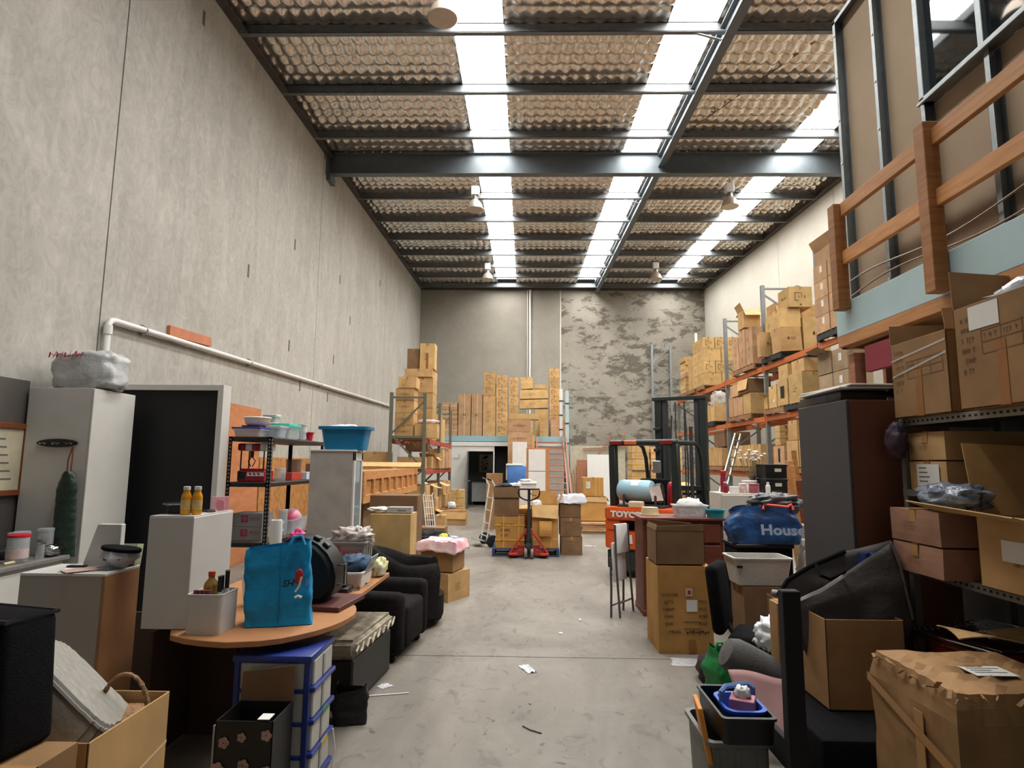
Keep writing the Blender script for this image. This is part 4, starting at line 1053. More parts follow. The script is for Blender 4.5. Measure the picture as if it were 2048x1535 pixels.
# --- top level, third bay: heaped cartons on a dark pallet
rp('black pallet under the heaped tan cartons on the top rack level', 13.42, 14.5, z3, 'pallet_black')
z1 = rb('broad tan carton with a small logo, at the far end of the black pallet', 1513, 1519, 1553, 663, zb, X=5.46, marks=(('f', 'logo'),), depth=.2, w=.46)
z2 = rb('tan carton leaning with a loose flap, nearest on the black pallet', 1555, 1559, 1604, 652, zb, X=5.60, marks=(('f', 'logo'),), tilt=(0, R(-3), 0), depth=.45, w=.5)
carton('tan carton stacked behind the leaning one on the black pallet', 6.15, 6.75, 13.45, 13.95, zb, zb + .78, 'gold', marks=(('f', 'logo'),))
carton('tan carton on the middle of the heap over the black pallet', 5.7, 6.12, 13.95, 14.42, zb + .46, zb + .96, 'gold', marks=(('-x', 'smallrows'),))
carton('square tan carton above the leaning one in the heap', 5.68, 6.14, 13.48, 13.92, zb + .56, zb + .99, 'gold', marks=(('-x', 'smallrows'),))
carton('topmost big tan carton with a bracket mark, over the heap on the black pallet', 5.85, 6.38, 13.40, 14.0, zb + .995, zb + 1.46, 'gold', marks=(('f', 'sym'), ('-x', 'logo')))
open_carton('open brown carton hidden between the heap and the upright', 6.18, 6.75, 14.0, 14.45, zb + .5, zb + 1.2, 'tan', flaps={'l': 20})
carton('plain carton filling the back of the heap', 6.18, 6.75, 14.0, 14.45, zb, zb + .5, 'tan')
# --- top level, nearest bay in sight: labelled cartons
rp('dark pallet under the pinkish labelled cartons beside the grey upright', 10.6, 11.74, z3, 'pallet_black')
for c_ in range(2):
    for r_ in range(4):
        y0 = 11.18 - c_ * .56
        carton('labelled pinkish carton, %s row, %s column, high beside the mezzanine end' % (ORD[r_] if r_ < 3 else 'topmost', ('far', 'near')[c_]), 5.60, 6.05, y0, y0 + .54, zb + r_ * .33, zb + (r_ + 1) * .33, 'pink', stickers=(('-x', .1, .15, .09, .12),))
open_carton('half open carton on top of the labelled pinkish ones', 5.64, 6.1, 10.7, 11.7, zb + 1.325, zb + 1.6, 'pink', flaps={'l': 30, 'f': 60})
# --- middle level
z3 = LV[1] + .004; zb = z3 + PT
rp('black pallet on the middle rack level behind the mast', 18.35, 19.4, z3, 'pallet_black')
carton('nearer of two tan cartons on the black pallet behind the mast', 5.66, 6.2, 18.38, 18.8, zb, zb + .5, 'gold')
carton('farther of two tan cartons on the black pallet behind the mast', 5.66, 6.2, 18.82, 19.3, zb, zb + .47, 'gold')
solo('wrapped_bundle', 'bundle in hanging clear wrap above the two tan cartons', 'bundle', M().blob((0, 0, .2), (.2, .3, .22), .3, 3, 31), 'film_milky', (5.95, 18.85, zb + .5), smooth=True)
carton('tan carton beyond the black pallet on the middle rack level', 5.66, 6.2, 19.55, 20.0, zb, zb + .42, 'tan'); rp('far pallet on the middle rack level', 19.45, 20.05, z3)
rp('pallet under the mixed cartons on the middle rack level', 15.35, 17.0, z3)
for i in range(3):
    carton('%s pinkish carton standing on the middle rack level past the tan one' % lab[i], 5.64, 6.05, 15.95 + i * .36, 16.3 + i * .36, zb, zb + (.48, .5, .52)[i], 'pink')
carton('wide tan carton at the near end of the mixed cartons', 5.64, 6.15, 15.38, 15.92, zb, zb + .52, 'gold')
open_carton('brown open carton lying over the mixed cartons', 5.62, 6.2, 15.45, 16.15, zb + .525, zb + .88, 'dark', flaps={'l': 170})
carton('dusty pinkish carton topping the far mixed cartons', 5.66, 6.05, 16.3, 16.95, zb + .53, zb + .85, 'pink')
rp('pallet under the broken gold cartons on the middle rack level', 13.4, 14.5, z3); rp('black pallet under the gold cartons next to the broken one', 12.0, 13.3, z3, 'pallet_black')
carton('tall gold carton with a white sticker at the end of the broken row', 5.62, 6.1, 13.75, 14.2, zb, zb + .5, 'gold', stickers=(('-x', .2, -.2, .08, .06),))
t = open_carton('gold carton torn open at its side, on the middle rack level', 5.62, 6.1, 13.15, 13.7, zb, zb + .56, 'gold', flaps={}, marks=())
M().box(-.245, -.2395, -.1, .08, .16, .42).build('torn_hole', 'black_matte', t)
carton('gold carton with rough edges, nearest of the broken row', 5.62, 6.12, 12.45, 13.1, zb, zb + .62, 'gold', marks=(('-x', 'smallrows'),))
carton('gold carton sitting above the torn one on the middle rack level', 5.66, 6.15, 13.2, 13.7, zb + .565, zb + .90, 'gold', marks=(('-x', 'smallrows'),))
carton('shaded gold carton behind the one above the torn carton', 5.7, 6.3, 12.5, 13.1, zb + .63, zb + .91, 'tan')
open_carton('small crushed carton at the far end of the broken row', 5.62, 5.9, 14.25, 14.48, zb, zb + .3, 'gold', flaps={'l': 60, 'f': 30})
rp('pallet under the four labelled cartons on the middle rack level', 10.7, 11.74, z3)
for c_ in range(2):
    for r_ in range(2):
        y0 = 11.19 - c_ * .54
        (carton if not (c_ == 0 and r_ == 1) else open_carton)('%s %s of four greyish labelled cartons on the middle rack level' % (('lower', 'upper')[r_], ('far one', 'near one')[c_]), 5.60, 6.05, y0, y0 + .53, zb + r_ * .40, zb + (r_ + 1) * .40 - .002, 'grey', stickers=(('-x', .05, .1, .1, .13),) if c_ else (), **({} if not (c_ == 0 and r_ == 1) else dict(flaps={'l': 75}, flaplen=.25)))
# --- low level
z3 = LV[0] + .004; zb = z3 + PT
rp('pallet on the low rack level behind the forklift', 17.7, 19.6, z3)
for i in range(5): carton('%s tan carton in the low row behind the forklift mast' % ('nearest', 'second', 'third', 'fourth', 'farthest')[i], 5.64, 6.2, 17.75 + i * .36, 18.1 + i * .36, zb, zb + .52 + .02 * (i % 2), 'tan')
carton('large shaded brown carton above the low row behind the mast', 5.75, 6.5, 17.8, 18.8, zb + .55, zb + .98, 'dark')
rp('pallet on the low rack level above the ladder foot', 14.8, 17.2, z3)
for i in range(5): carton('%s tan carton in the low row past the ladder' % ('nearest', 'second', 'third', 'fourth', 'farthest')[i], 5.64, 6.2, 14.85 + i * .44, 15.28 + i * .44, zb, zb + .54, 'gold' if i > 1 else 'tan', straps=(('h', .55),) if i < 2 else ())
rp('pallet on the low rack level beside the dark wardrobe', 12.1, 14.4, z3)
carton('pale carton at the top of the low pile beside the dark wardrobe', 5.64, 6.1, 12.85, 13.3, zb + .56, zb + .98, 'tan')
carton('tan carton under the pale one in the low pile beside the wardrobe', 5.62, 6.15, 12.8, 13.35, zb, zb + .555, 'tan')
carton('tan carton nearest the dark wardrobe in the low pile', 5.62, 6.15, 12.2, 12.75, zb, zb + .56, 'gold')
t = open_carton('tan carton with a torn side, past the low pile', 5.64, 6.1, 13.5, 14.1, zb, zb + .46, 'pink', flaps={})
M().box(-.235, -.2285, -.06, .02, .1, .4).build('torn_hole', 'black_matte', t)
for k in range(3): carton('%s small carton of the short pile on the torn-sided one' % ('lowest', 'middle', 'topmost')[k], 5.66, 5.95, 13.75, 14.05, zb + .47 + k * .15, zb + .47 + (k + 1) * .15, 'gold', name='small_carton')
# floor row below the racking
for i in range(4): carton('%s brown carton on the floor under the racking' % lab[i], 5.7, 6.3, (12.7, 14.7, 15.6, 16.5)[i], (13.4, 15.4, 16.3, 17.2)[i], 0, .7 + .1 * (i % 2), 'dark')
# aluminium ladder leaning at the racking
t = thing('ladder', 'aluminium ladder leaning on the racking behind the filing cabinet', 'ladder', (0, 0, 0))
a, b = Vector((3.98, 13.5, .03)), AY(1476, 868, 15.2)
d = (b - a); sd = Vector((.35, .45, 0)).normalized() * .19
rl = 0
for s_ in (-1, 1): M().beam(a + sd * s_, b + sd * s_, .03, .07).build('rail', 'galv', t)
for k in range(11): p_ = a + d * ((k + .6) / 11.3); M().tube([p_ - sd, p_ + sd], .014, 6).build('rung', 'galv', t)
# ================================================================== goods along the aisle, racking side
# big stencilled carton with an open one on top
bx0, bx1, by0, by1 = 1.19, 1.69, 5.66, 6.2
t = carton('big brown carton stencilled with weights and sizes, standing on the aisle floor', bx0, bx1, by0, by1, 0, .755, 'orange', marks=(), vtape=None, name='carton', tape=False)
f = -(by1 - by0) / 2 + .002
for i, (s_, x) in enumerate((('COLOR', -.12), ('QTY', -.13), ('N&W', -.13), ('NW', -.13), ('GW', -.13))):
    text('lettering', s_, .036, 'ink', t, (x - .02, f, .50 - .062 * i), (PI / 2, 0, 0), .0006, align='CENTER', sx=1.2)
for i, s_ in enumerate(('PCS', 'PCS', 'KGS', 'KGS')): text('lettering', s_, .034, 'ink', t, (.15, f, .445 - .062 * i), (PI / 2, 0, 0), .0006, sx=1.2)
text('lettering', 'MEAS', .036, 'ink', t, (-.10, f, .185), (PI / 2, 0, 0), .0006, sx=1.2); lm = M(); draw_mark(lm, lambda u, v, n=0: (.09 + u, f - n, .185 + v), .50, .40, 'logo', nrand()) if 0 else [lm.box(.0 + k * .026, .018 + k * .026, f - .0008, f, .172 + .008 * (k % 2), .19 + .006 * (k % 3)) for k in range(8)]; lm.build('smudged_lettering', 'ink', t)
ul = M()
for z in (.29, .232): ul.box(-.02, .13, f - .001, f + .001, z - .02, z - .016)
ul.build('underline', 'ink', t)
st_ = M().quad((.005, f - .001, .36), (.10, f - .001, .36), (.10, f - .001, .46), (.005, f - .001, .46)).build('shipping_label', 'label_white', t)
s2 = M().quad((-.0, f - .001, .49), (.06, f - .001, .49), (.06, f - .001, .56), (0, f - .001, .56)).build('warning_sticker', mat('sticker_pink', '#c9a39a', .6), t)
M().box(.02, .045, f - .002, f, .51, .54).build('symbol', mat('sticker_red', '#8a2a22', .6), s2)
M().quad((.02, f, 0.01), (.08, f, .01), (.08, f, .12), (.02, f, .12)).build('tape', 'tape_brown', t)
open_carton('open-topped brown carton turned on the big stencilled carton', bx0 + .0, bx1 - .06, by0 + .02, by1 - .1, .757, 1.055, 'dark', flaps={'b': -8, 'l': -14, 'f': 2}, flaplen=.05)
# folded white chair leaning at the redwood chest
ch = thing('folding_chair', 'white folding chair folded flat and leaning on the redwood chest', 'chair', (1.12, 7.06, 0), rot=(R(-4), R(3), R(62)))
M().rounded(-.2, .2, -.03, -.005, .66, .98, .012).build('backrest', 'white_plastic', ch, smooth=True)
M().rounded(-.2, .2, .01, .04, .36, .78, .014).build('seat', 'white_plastic', ch, smooth=True)
for s_ in (-1, 1):
    M().tube([(s_ * .22, -.03, .97), (s_ * .22, -.02, .5), (s_ * .225, -.03, .0)], .013, 8).build('leg', mat('chair_tube', '#5a5856', .4, .5), ch, smooth=True)
    M().tube([(s_ * .2, .05, .62), (s_ * .2, .06, .3), (s_ * .2, .08, .0)], .013, 8).build('leg', 'chair_tube', ch, smooth=True)
M().tube([(-.22, -.03, .15), (.22, -.03, .15)], .009, 6).tube([(-.2, .07, .12), (.2, .07, .12)], .009, 6).build('stretcher', 'chair_tube', ch)
# redwood chest
cx0, cx1, cy0, cy1, ch_ = 1.33, 2.22, 7.0, 7.52, 1.06
t = thing('redwood_chest', 'redwood chest of drawers between the folded chair and the filing cabinet', 'chest', ((cx0 + cx1) / 2, (cy0 + cy1) / 2, 0))
w, d = (cx1 - cx0) / 2, (cy1 - cy0) / 2
M().box(-w, w, -d + .02, d, .05, ch_ - .03).build('body', 'redwood', t, bevel=.004)
M().box(-w - .03, w + .03, -d - .02, d + .02, ch_ - .03, ch_).build('top', 'redwood', t, bevel=.006)
M().box(-w - .01, w + .01, -d, d, 0, .06).build('plinth', 'redwood', t, bevel=.004)
for c_ in range(2):
    for r_ in range(4):
        x = -w + .04 + c_ * (w - .02); z = .1 + r_ * .23
        dr_ = M().box(x, x + w - .06, -d, -d + .025, z, z + .2).build('drawer', 'redwood', t, bevel=.006)
        M().lathe([(.006, 0), (.008, .015), (.016, .022), (.012, .03)], (x + w / 2 - .03, -d, z + .1), 10, Matrix.Rotation(PI / 2, 3, 'X')).build('knob', mat('brass', '#7a5a2c', .35, .8), dr_, smooth=True)
zc = ch_ + .001
def open_tub(name, label, cat, loc, w, d, h, m, r=.02, taper=.88, lip=.012, rz=0, group=None, wall=.006, mark=None):
    """thin walled tapered tub, open at the top"""
    t = thing(name, label, cat, loc, rz, group)
    mb = M(); n = 6
    def ring(s, z, k=1.0):
        pts = []
        hw, hd = w / 2 * s * k, d / 2 * s * k; rr_ = min(r * 2, hw * .8, hd * .8)
        for cx_, cy_, a0 in ((hw - rr_, hd - rr_, 0), (-hw + rr_, hd - rr_, 90), (-hw + rr_, -hd + rr_, 180), (hw - rr_, -hd + rr_, 270)):
            for j in range(n): a = R(a0 + 90 * j / (n - 1)); pts.append((cx_ + rr_ * math.cos(a), cy_ + rr_ * math.sin(a), z))
        return pts
    k2 = 1 - 2 * wall / min(w, d)
    rings = [ring(taper, 0), ring(1, h - lip), ring(1 + 2 * lip / max(w, d), h - lip), ring(1 + 2 * lip / max(w, d), h), ring(k2, h), ring(taper * k2, wall)]
    vs = [p for q_ in rings for p in q_]; N_ = 4 * n
    fs = [(i * N_ + j, i * N_ + (j + 1) % N_, (i + 1) * N_ + (j + 1) % N_, (i + 1) * N_ + j) for i in range(len(rings) - 1) for j in range(N_)]
    fs.append(tuple(range(N_ - 1, -1, -1))); fs.append(tuple(5 * N_ + j for j in range(N_)))
    mb.add(vs, fs); mb.build('tub', m, t, smooth=True)
    return t
t = open_tub('storage_tub', 'clear plastic tub of bits and white paper on the redwood chest', 'tub', (1.90, 7.2, zc), .36, .26, .13, 'film_white')
solo('paper_heap', 'white papers heaped in the clear tub on the redwood chest', 'paper', M().blob((0, 0, 0), (.13, .09, .08), .3, 2.5, 14), 'paper', (1.90, 7.2, zc + .115), smooth=True)
t = open_tub('bowl', 'teal plastic bowl at the corner of the redwood chest', 'bowl', (2.15, 7.06, zc), .19, .17, .09, mat('teal', '#1f8c99', .4), r=.04)
open_tub('bowl', 'cream upturned bowl on the redwood chest beneath the gas cylinder', 'bowl', (1.47, 7.3, zc + .09), .2, .2, .09, 'cream_cap', r=.05).rotation_euler = (PI, 0, 0)
# lateral filing cabinet
fx0, fx1, fy0, fy1, fz = 2.36, 3.18, 7.5, 7.98, 1.31
t = thing('filing_cabinet', 'cream lateral filing cabinet crowded with bottles on top', 'cabinet', ((fx0 + fx1) / 2, (fy0 + fy1) / 2, 0)); w, d = (fx1 - fx0) / 2, (fy1 - fy0) / 2
mat('cream_metal', '#c2bcb0', .45, 0, .04)
M().box(-w, w, -d + .02, d, 0, fz).build('body', 'cream_metal', t, bevel=.004)
for k in range(3):
    dr_ = M().box(-w + .012, w - .012, -d, -d + .03, .03 + k * .425, .44 + k * .425).build('drawer', 'cream_metal', t, bevel=.005)
    M().box(-.08, .05, -d - .006, -d + .002, .405 + k * .425, .43 + k * .425).build('handle', mat('handle_tan', '#8a7458', .5), dr_)
def bottle(name, label, cat, loc, r, h, m, cap=None, neck=.4, group=None, body=None, labelm=None, squat=False):
    t = thing(name, label, cat, loc, 0, group)
    if squat: prof = [(r * .9, 0), (r, .01), (r, h * .94), (r * .95, h)]
    else: prof = [(r * .92, 0), (r, .008), (r, h * .62), (r * .9, h * .70), (r * neck, h * .82), (r * neck, h * .9)]
    M().lathe(prof, n=18).build('body', m, t, smooth=True)
    if labelm: M().lathe([(r * 1.012, h * .18), (r * 1.012, h * .52)], n=18).build('label', labelm, t, smooth=True)
    if cap:
        if squat: M().lathe([(r * 1.05, h), (r * 1.05, h * 1.09), (r * .9, h * 1.12)], n=18).build('lid', cap, t, smooth=True)
        else: M().lathe([(r * neck * 1.15, h * .88), (r * neck * 1.15, h), (r * neck * .9, h * 1.01)], n=14).build('cap', cap, t, smooth=True)
    return t
mat('deep_red', '#8e1f33', .4); mat('rose', '#a55a62', .4); mat('clear_plastic', '#cfd6d6', .15, 0, .03, alpha=.35); mat('spray_red', '#c01f2e', .35)
zf = fz + .001
bottle('spray_can', 'tall spray can with a bright red cap on the filing cabinet', 'can', (2.47, 7.75, zf), .035, .26, 'deep_red', 'spray_red', .9)
bottle('bottle', 'small red bottle with a white cap at the cabinet corner', 'bottle', (2.44, 7.58, zf), .03, .13, 'deep_red', 'white_plastic', .6)
M_ = solo('box', 'small white lettered box beside the ladder foot on the cabinet', 'box', M().rounded(-.05, .05, -.04, .04, 0, .075, .004), 'paper', (2.56, 7.62, zf))
bottle('jar', 'pale floral jar with a lid on the filing cabinet', 'jar', (2.66, 7.62, zf), .045, .1, mat('floral', '#d8b8b4', .4, 0, .3, 30), 'white_plastic', squat=True)
bottle('jar', 'rose coloured jar in front of the white kettle', 'jar', (2.79, 7.6, zf), .06, .1, 'rose', 'rose', squat=True)
t = bottle('kettle', 'white rounded kettle behind the rose jar', 'kettle', (2.80, 7.77, zf), .09, .13, 'white_gloss', 'white_gloss', squat=True)
M().tube([(0, .08, .12), (0, .14, .11), (0, .14, .04), (0, .085, .03)], .01, 6).build('handle', 'white_gloss', t, smooth=True)
bottle('bottle', 'white pump bottle before the black drawer boxes', 'bottle', (2.95, 7.58, zf), .028, .13, 'white_gloss', 'white_plastic', .5)
bottle('jar', 'small violet jar beside the rose jar on the cabinet', 'jar', (2.72, 7.74, zf), .035, .09, 'rose', 'deep_red', squat=True)
for k in range(2):
    t = thing('document_box', ('lower', 'upper')[k] + ' black document box with a cream label on the filing cabinet', 'box', (3.07, 7.76, zf + k * .175))
    M().rounded(-.13, .13, -.15, .15, 0, .17, .008).build('box', 'black_plastic', t, smooth=True)
    M().box(-.02, .06, -.154, -.149, .08, .12).build('label', 'cream_board', t)
    M().box(-.135, .135, -.155, .155, .14, .172).build('lid', 'black_plastic', t, bevel=.004)
vz = thing('flower_vase', 'smoky glass vase of dried white flowers beside the black boxes', 'vase', (2.90, 7.93, zf))
M().lathe([(.04, 0), (.05, .05), (.035, .16), (.05, .2)], n=16).build('vase', mat('smoke_glass', '#5a5450', .1, 0, .05, alpha=.6), vz, smooth=True)
q = nrand(); fl_ = M(); sm_ = M()
for k in range(34):
    a = q.uniform(0, 6.28); r_ = q.uniform(.02, .17); z = q.uniform(.39, .52)
    p_ = (r_ * math.cos(a), r_ * .6 * math.sin(a), z); fl_.blob(p_, (.018, .018, .014), .3, 3, k, 8, 5); sm_.tube([(0, 0, .1), (p_[0] * .5, p_[1] * .5, .25), p_], .0025, 4)
fl_.build('dried_flowers', mat('dry_flower', '#d9cbbd', .8), vz, smooth=True); sm_.build('stems', mat('dry_stem', '#8a7a5c', .8), vz)
# timbers leaning past the filing cabinet
for i, (u0, v0, u1, v1, Y, w_, m_) in enumerate(((1568, 928, 1590, 1060, 8.5, .12, 'pine'), (1578, 921, 1596, 1060, 8.65, .1, 'pine'), (1584, 930, 1604, 1060, 8.35, .05, 'pine'), (1587, 900, 1608, 1060, 8.8, .06, 'pine_dark'), (1598, 960, 1612, 1060, 8.2, .08, 'redwood'))):
    a = AY(u0, v0, Y); b = AY(u1, v1, Y - .02)
    d_ = (b - a); b = a + d_ * ((a.z - .03) / -d_.z)
    timber('%s leaning timber between the filing cabinet and the dark wardrobe' % ('widest pale', 'tall pale', 'thin bright', 'tallest dark', 'short reddish')[i], b, a, w_, .035, m_)
carton('small tan carton at the foot of the leaning timbers', 3.30, 3.62, 7.45, 7.75, 0, .95, 'tan')

# --- heap in front: chair, basket, bin, bags
oc = thing('office_chair', 'low black fabric swivel chair beside the big stencilled carton', 'chair', (1.81, 4.95, 0), R(62))
bk = M().rounded(-.21, .21, -.05, .05, .36, .88, .05, 3); bk.move(Matrix.Translation((0, .22, 0)) @ Matrix.Rotation(R(-6), 4, 'X')); bk.build('backrest', 'black_fabric', oc, smooth=True)
M().rounded(-.23, .23, -.23, .2, .28, .38, .045, 3).build('seat', 'black_fabric', oc, smooth=True)
M().beam((0, .15, .27), (0, .24, .45), .07, .02).cyl((0, 0, .1), (0, 0, .28), .03).build('column', 'black_plastic', oc)
for k in range(5):
    a = R(72 * k + 20); M().beam((0, 0, .1), (.22 * math.cos(a), .22 * math.sin(a), .07), .04, .03).build('base_arm', 'black_plastic', oc)
    M().lathe([(.012, -.02), (.03, -.015), (.03, .015), (.012, .02)], (.22 * math.cos(a), .22 * math.sin(a), .031), 12, Matrix.Rotation(PI / 2, 3, 'X')).build('caster', 'black_plastic', oc, smooth=True)
t = thing('black_bin', 'tall black fabric bin carrying the blue carrier bag', 'bin', (2.34, 6.35, 0))
M().prism([(-.27, -.2), (.27, -.2), (.27, .2), (-.27, .2)], 0, .88).build('body', 'black_fabric', t, bevel=.02, smooth=True)
M().box(-.28, .28, -.21, .21, .85, .885).build('rim', 'black_plastic', t, bevel=.006)
def carrier(name, label, loc, w, d, h, m, rz=0, seed=1, lean=(0, 0), cat='bag', sagtop=.03, bulge=.06, open_top=True, crease=.02, e=.26, slant=0):
    """soft shopping bag body"""
    t = thing(name, label, cat, loc, rz)
    def fn(u, v):
        a = 2 * PI * u; s = 1 - .04 * v
        cx_, cy_ = math.cos(a), math.sin(a)
        x = math.copysign(abs(cx_) ** e, cx_) * w / 2 * s; y = math.copysign(abs(cy_) ** e, cy_) * d / 2 * (1 - .35 * v)
        k = bulge * math.sin(PI * min(1, v * 1.1)) ; n_ = noise.noise(Vector((x * 7 + seed, y * 7, v * 4))) * crease + abs(noise.noise(Vector((x * 14, y * 14 + seed, v * 6)))) * crease
        nx, ny = x / (w / 2), y / (d / 2)
        x += nx * (k + n_) + lean[0] * v; y += ny * (k * .6 + n_) + lean[1] * v
        z = h * v + sagtop * v * math.sin(2 * a + seed) + slant * v * x / w * 2
        return (x, y, max(0.002, z))
    mb = M().grid(fn, 56, 20)
    mb.v.append((0, 0, .003)); n0 = len(mb.v) - 1
    mb.f += [(i + 1, i, n0) for i in range(56)]
    b = mb.build('body', m, t, smooth=True)
    return t
mat('bag_blue', '#24558e', .35, 0, 0, 5, .35, 20, hex2='#182c4c'); mat('bag_cyan', '#0a86b8', .45, 0, .08, 8, .25, 25); mat('bag_grey', '#4a4644', .8, 0, .12, 8, .3, 30); mat('bag_green', '#1f7a3c', .5, 0, .2, 8, .3, 20)
bz = .887
bag = carrier('carrier_bag', 'blue carrier bag with pale lettering and orange handles on the black bin', (2.38, 6.3, bz), .62, .32, .33, 'bag_blue', R(-6), 5, bulge=.04)
text('lettering', 'House', .135, mat('letter_grey', '#8b95a3', .5), bag, (.13, -.222, .14), (R(80), 0, R(0)), .004, sx=1.15, bold=.004)
hd = M()
for y, m_ in ((-.1, 1), (.1, 1)): hd.tube([(-.02, y - .03, .33), (.0, y, .375), (.08, y - .06, .37), (.2, y - .06, .36), (.25, y, .38), (.26, y - .03, .33)], [.014] * 6, 6)
hd.build('handle', mat('handle_orange', '#d8452c', .5), bag, smooth=True)
solo('rubbish_bag', 'crumpled dark grey plastic bag stuffed in the top of the blue carrier bag', 'bag', M().blob((0, 0, 0), (.24, .14, .09), .4, 3, 6, 40, 24), mat('grey_plastic', '#4b4d4e', .3, 0, .2, bump=.6, bscale=18), (2.54, 6.33, bz + .38), smooth=True)
solo('plastic_bag', 'crumpled clear and grey plastic bag hanging beside the blue carrier bag', 'bag', M().blob((0, 0, 0), (.11, .12, .2), .4, 3, 8, 36, 24), 'film_milky', (2.83, 6.25, .72), smooth=True)
t = thing('pedal_bin', 'low black bin under the clear plastic bag by the wardrobe', 'bin', (2.98, 6.2, 0)); M().rounded(-.16, .16, -.16, .16, 0, .44, .04).build('body', 'black_plastic', t, smooth=True); M().rounded(-.165, .165, -.165, .165, .44, .48, .015).build('lid', 'black_plastic', t, smooth=True)
# white woven basket on a carton
e = AY(1475, 1118, 5.3); 
carton('brown carton under the white woven basket', 1.92, 2.40, 5.58, 5.93, 0, .60, 'dark')
t = open_tub('basket', 'white woven plastic basket between the office chair and the wardrobe', 'basket', (2.11, 5.75, .602), .50, .34, .235, mat('basket_white', '#b9b6ae', .6, 0, .06, 60, .5, 90), r=.02, taper=.86)
M().box(-.235, -.19, -.175, -.16, .15, .17).build('hand_hole', 'black_matte', t)
open_carton('low open brown carton below the white woven basket', 2.08, 2.46, 5.14, 5.5, 0, .56, 'dark', flaps={'f': 30})
solo('roll', 'grey cardboard roll lying across the open carton by the basket', 'roll', M().cyl((-.16, .1, 0), (.14, -.12, .02), .025), mat('roll_grey', '#8a8580', .7), (2.26, 5.3, .585), smooth=True)
solo('box', 'small white and tan product box beside the grey roll', 'box', M().rounded(-.1, .1, -.08, .08, 0, .07, .004), mat('box_cream', '#cbbf9e', .6), (2.3, 5.24, .485), R(20))
solo('white_sheet', 'crumpled white wrapping sheet spilling beside the open carton', 'plastic sheet', M().blob((0, 0, 0), (.12, .15, .10), .35, 3.2, 12, 40, 24), 'poly_white', (1.78, 4.5, .48), R(30), smooth=True)
t = thing('black_case', 'black case standing under the white wrapping sheet', 'case', (1.81, 4.49, 0)); M().rounded(-.12, .15, -.14, .14, 0, .37, .03).build('shell', 'black_plastic', t, smooth=True); M().box(-.05, .1, -.155, -.142, .1, .3).build('pocket', mat('case_grey', '#5c5a58', .7), t)
g = carrier('carrier_bag', 'green crumpled carrier bag on the floor by the office chair', (1.47, 4.60, 0), .27, .20, .36, 'bag_green', R(20), 3, bulge=.03)
M().tube([(-.12, 0, .35), (-.1, 0, .40), (-.06, 0, .40), (-.05, 0, .35)], .008, 6).build('handle', 'bag_green', g)
solo('pouch', 'patterned dark red pouch on the floor at the corner of the stencilled carton', 'pouch', M().blob((0, 0, .08), (.10, .13, .11), .3, 3, 3, flat=.002), mat('pouch_red', '#4a1f2a', .7, 0, 0, 14, hex2='#1c2430'), (1.46, 5.02, 0), smooth=True)
solo('clear_sheet', 'flat clear plastic sheet on the floor before the stencilled carton', 'plastic sheet', M().box(-.17, .17, -.16, .16, 0, .003), 'film_clear', (1.52, 5.32 - .0, .001), R(8)) if 0 else None
# grey bolster, pink board
t = thing('bolster', 'rounded dark grey bolster propped up beside the black post', 'cushion', (1.36, 4.2, .0))
bo = M().lathe([(.02, 0), (.09, .015), (.115, .07), (.12, .15), (.12, .36), (.1, .41), (.02, .42)], n=24); bo.move(Matrix.Translation((-.05, .02, .45)) @ Matrix.Rotation(R(118), 4, 'Y') @ Matrix.Translation((0, 0, 0)))
bo.build('cover', mat('grey_knit', '#54524f', .95, 0, .1, 40, .3, 120), t, smooth=True)
t = thing('felt_board', 'soft pink board slumped below the grey bolster', 'board', (0, 0, 0))
c4 = [AY(1456, 1340, 3.98), AY(1574, 1356, 3.86), AY(1574, 1500, 3.66), AY(1500, 1490, 3.72)]
M().grid(lambda u, v: (c4[0] * (1 - u) + c4[1] * u) * (1 - v) + (c4[3] * (1 - u) + c4[2] * u) * v + Vector((0, 0, .012 * math.sin(u * 5 + v * 4))), 14, 10).build('board', mat('dusty_pink', '#9a7472', .8, 0, .1), t, smooth=True).modifiers.new('s', 'SOLIDIFY').thickness = .012
# ================================================================== racking and goods by the left-hand wall
GX0, GX1 = -3.22, -2.40
GY = [14.85, 17.5, 20.15]
GZ = [1.45, 2.2]
G = thing('steel_racking', 'short green-grey racking with red beams near the office', 'racking', (0, 0, 0))
for y in GY:
    for x in (GX0, GX1):
        u = M().box(x - .04, x + .04, y - .04, y + .04, 0, 3.32)
        u.build('upright', 'rack_green', G, bevel=.004)
    br = M(); br.beam((GX0, y, 3.2), (GX1, y, 3.2), .03, .045); z = 3.12; k = 1
    while z > .9: br.beam((GX1 if k % 2 else GX0, y, z), (GX0 if k % 2 else GX1, y, z - .82), .028, .04); z -= .82; k += 1
    br.beam((GX0, y, 2.24), (GX1, y, 2.24), .03, .06)
    br.build('frame_bracing', 'rack_green', G)
for i in range(2):
    for z in GZ:
        for x in (GX0 - .03, GX1 + .03): M().box(x - .025, x + .025, GY[i] + .042, GY[i + 1] - .042, z - .11, z).build('beam', 'rack_red', G, bevel=.004)
        for k in range(4): y = GY[i] + .3 + k * .65; M().box(GX0 - .02, GX1 + .02, y, y + .1, z + .001, z + .02).build('slat', 'pine_dark', G)
zd = 2.222
def lb(label, x0, x1, y0, y1, z0, z1, tone='pink', marks=(), fn=carton, **k): return fn(label, x0, x1, y0, y1, z0, z1, tone, marks=marks, **k)
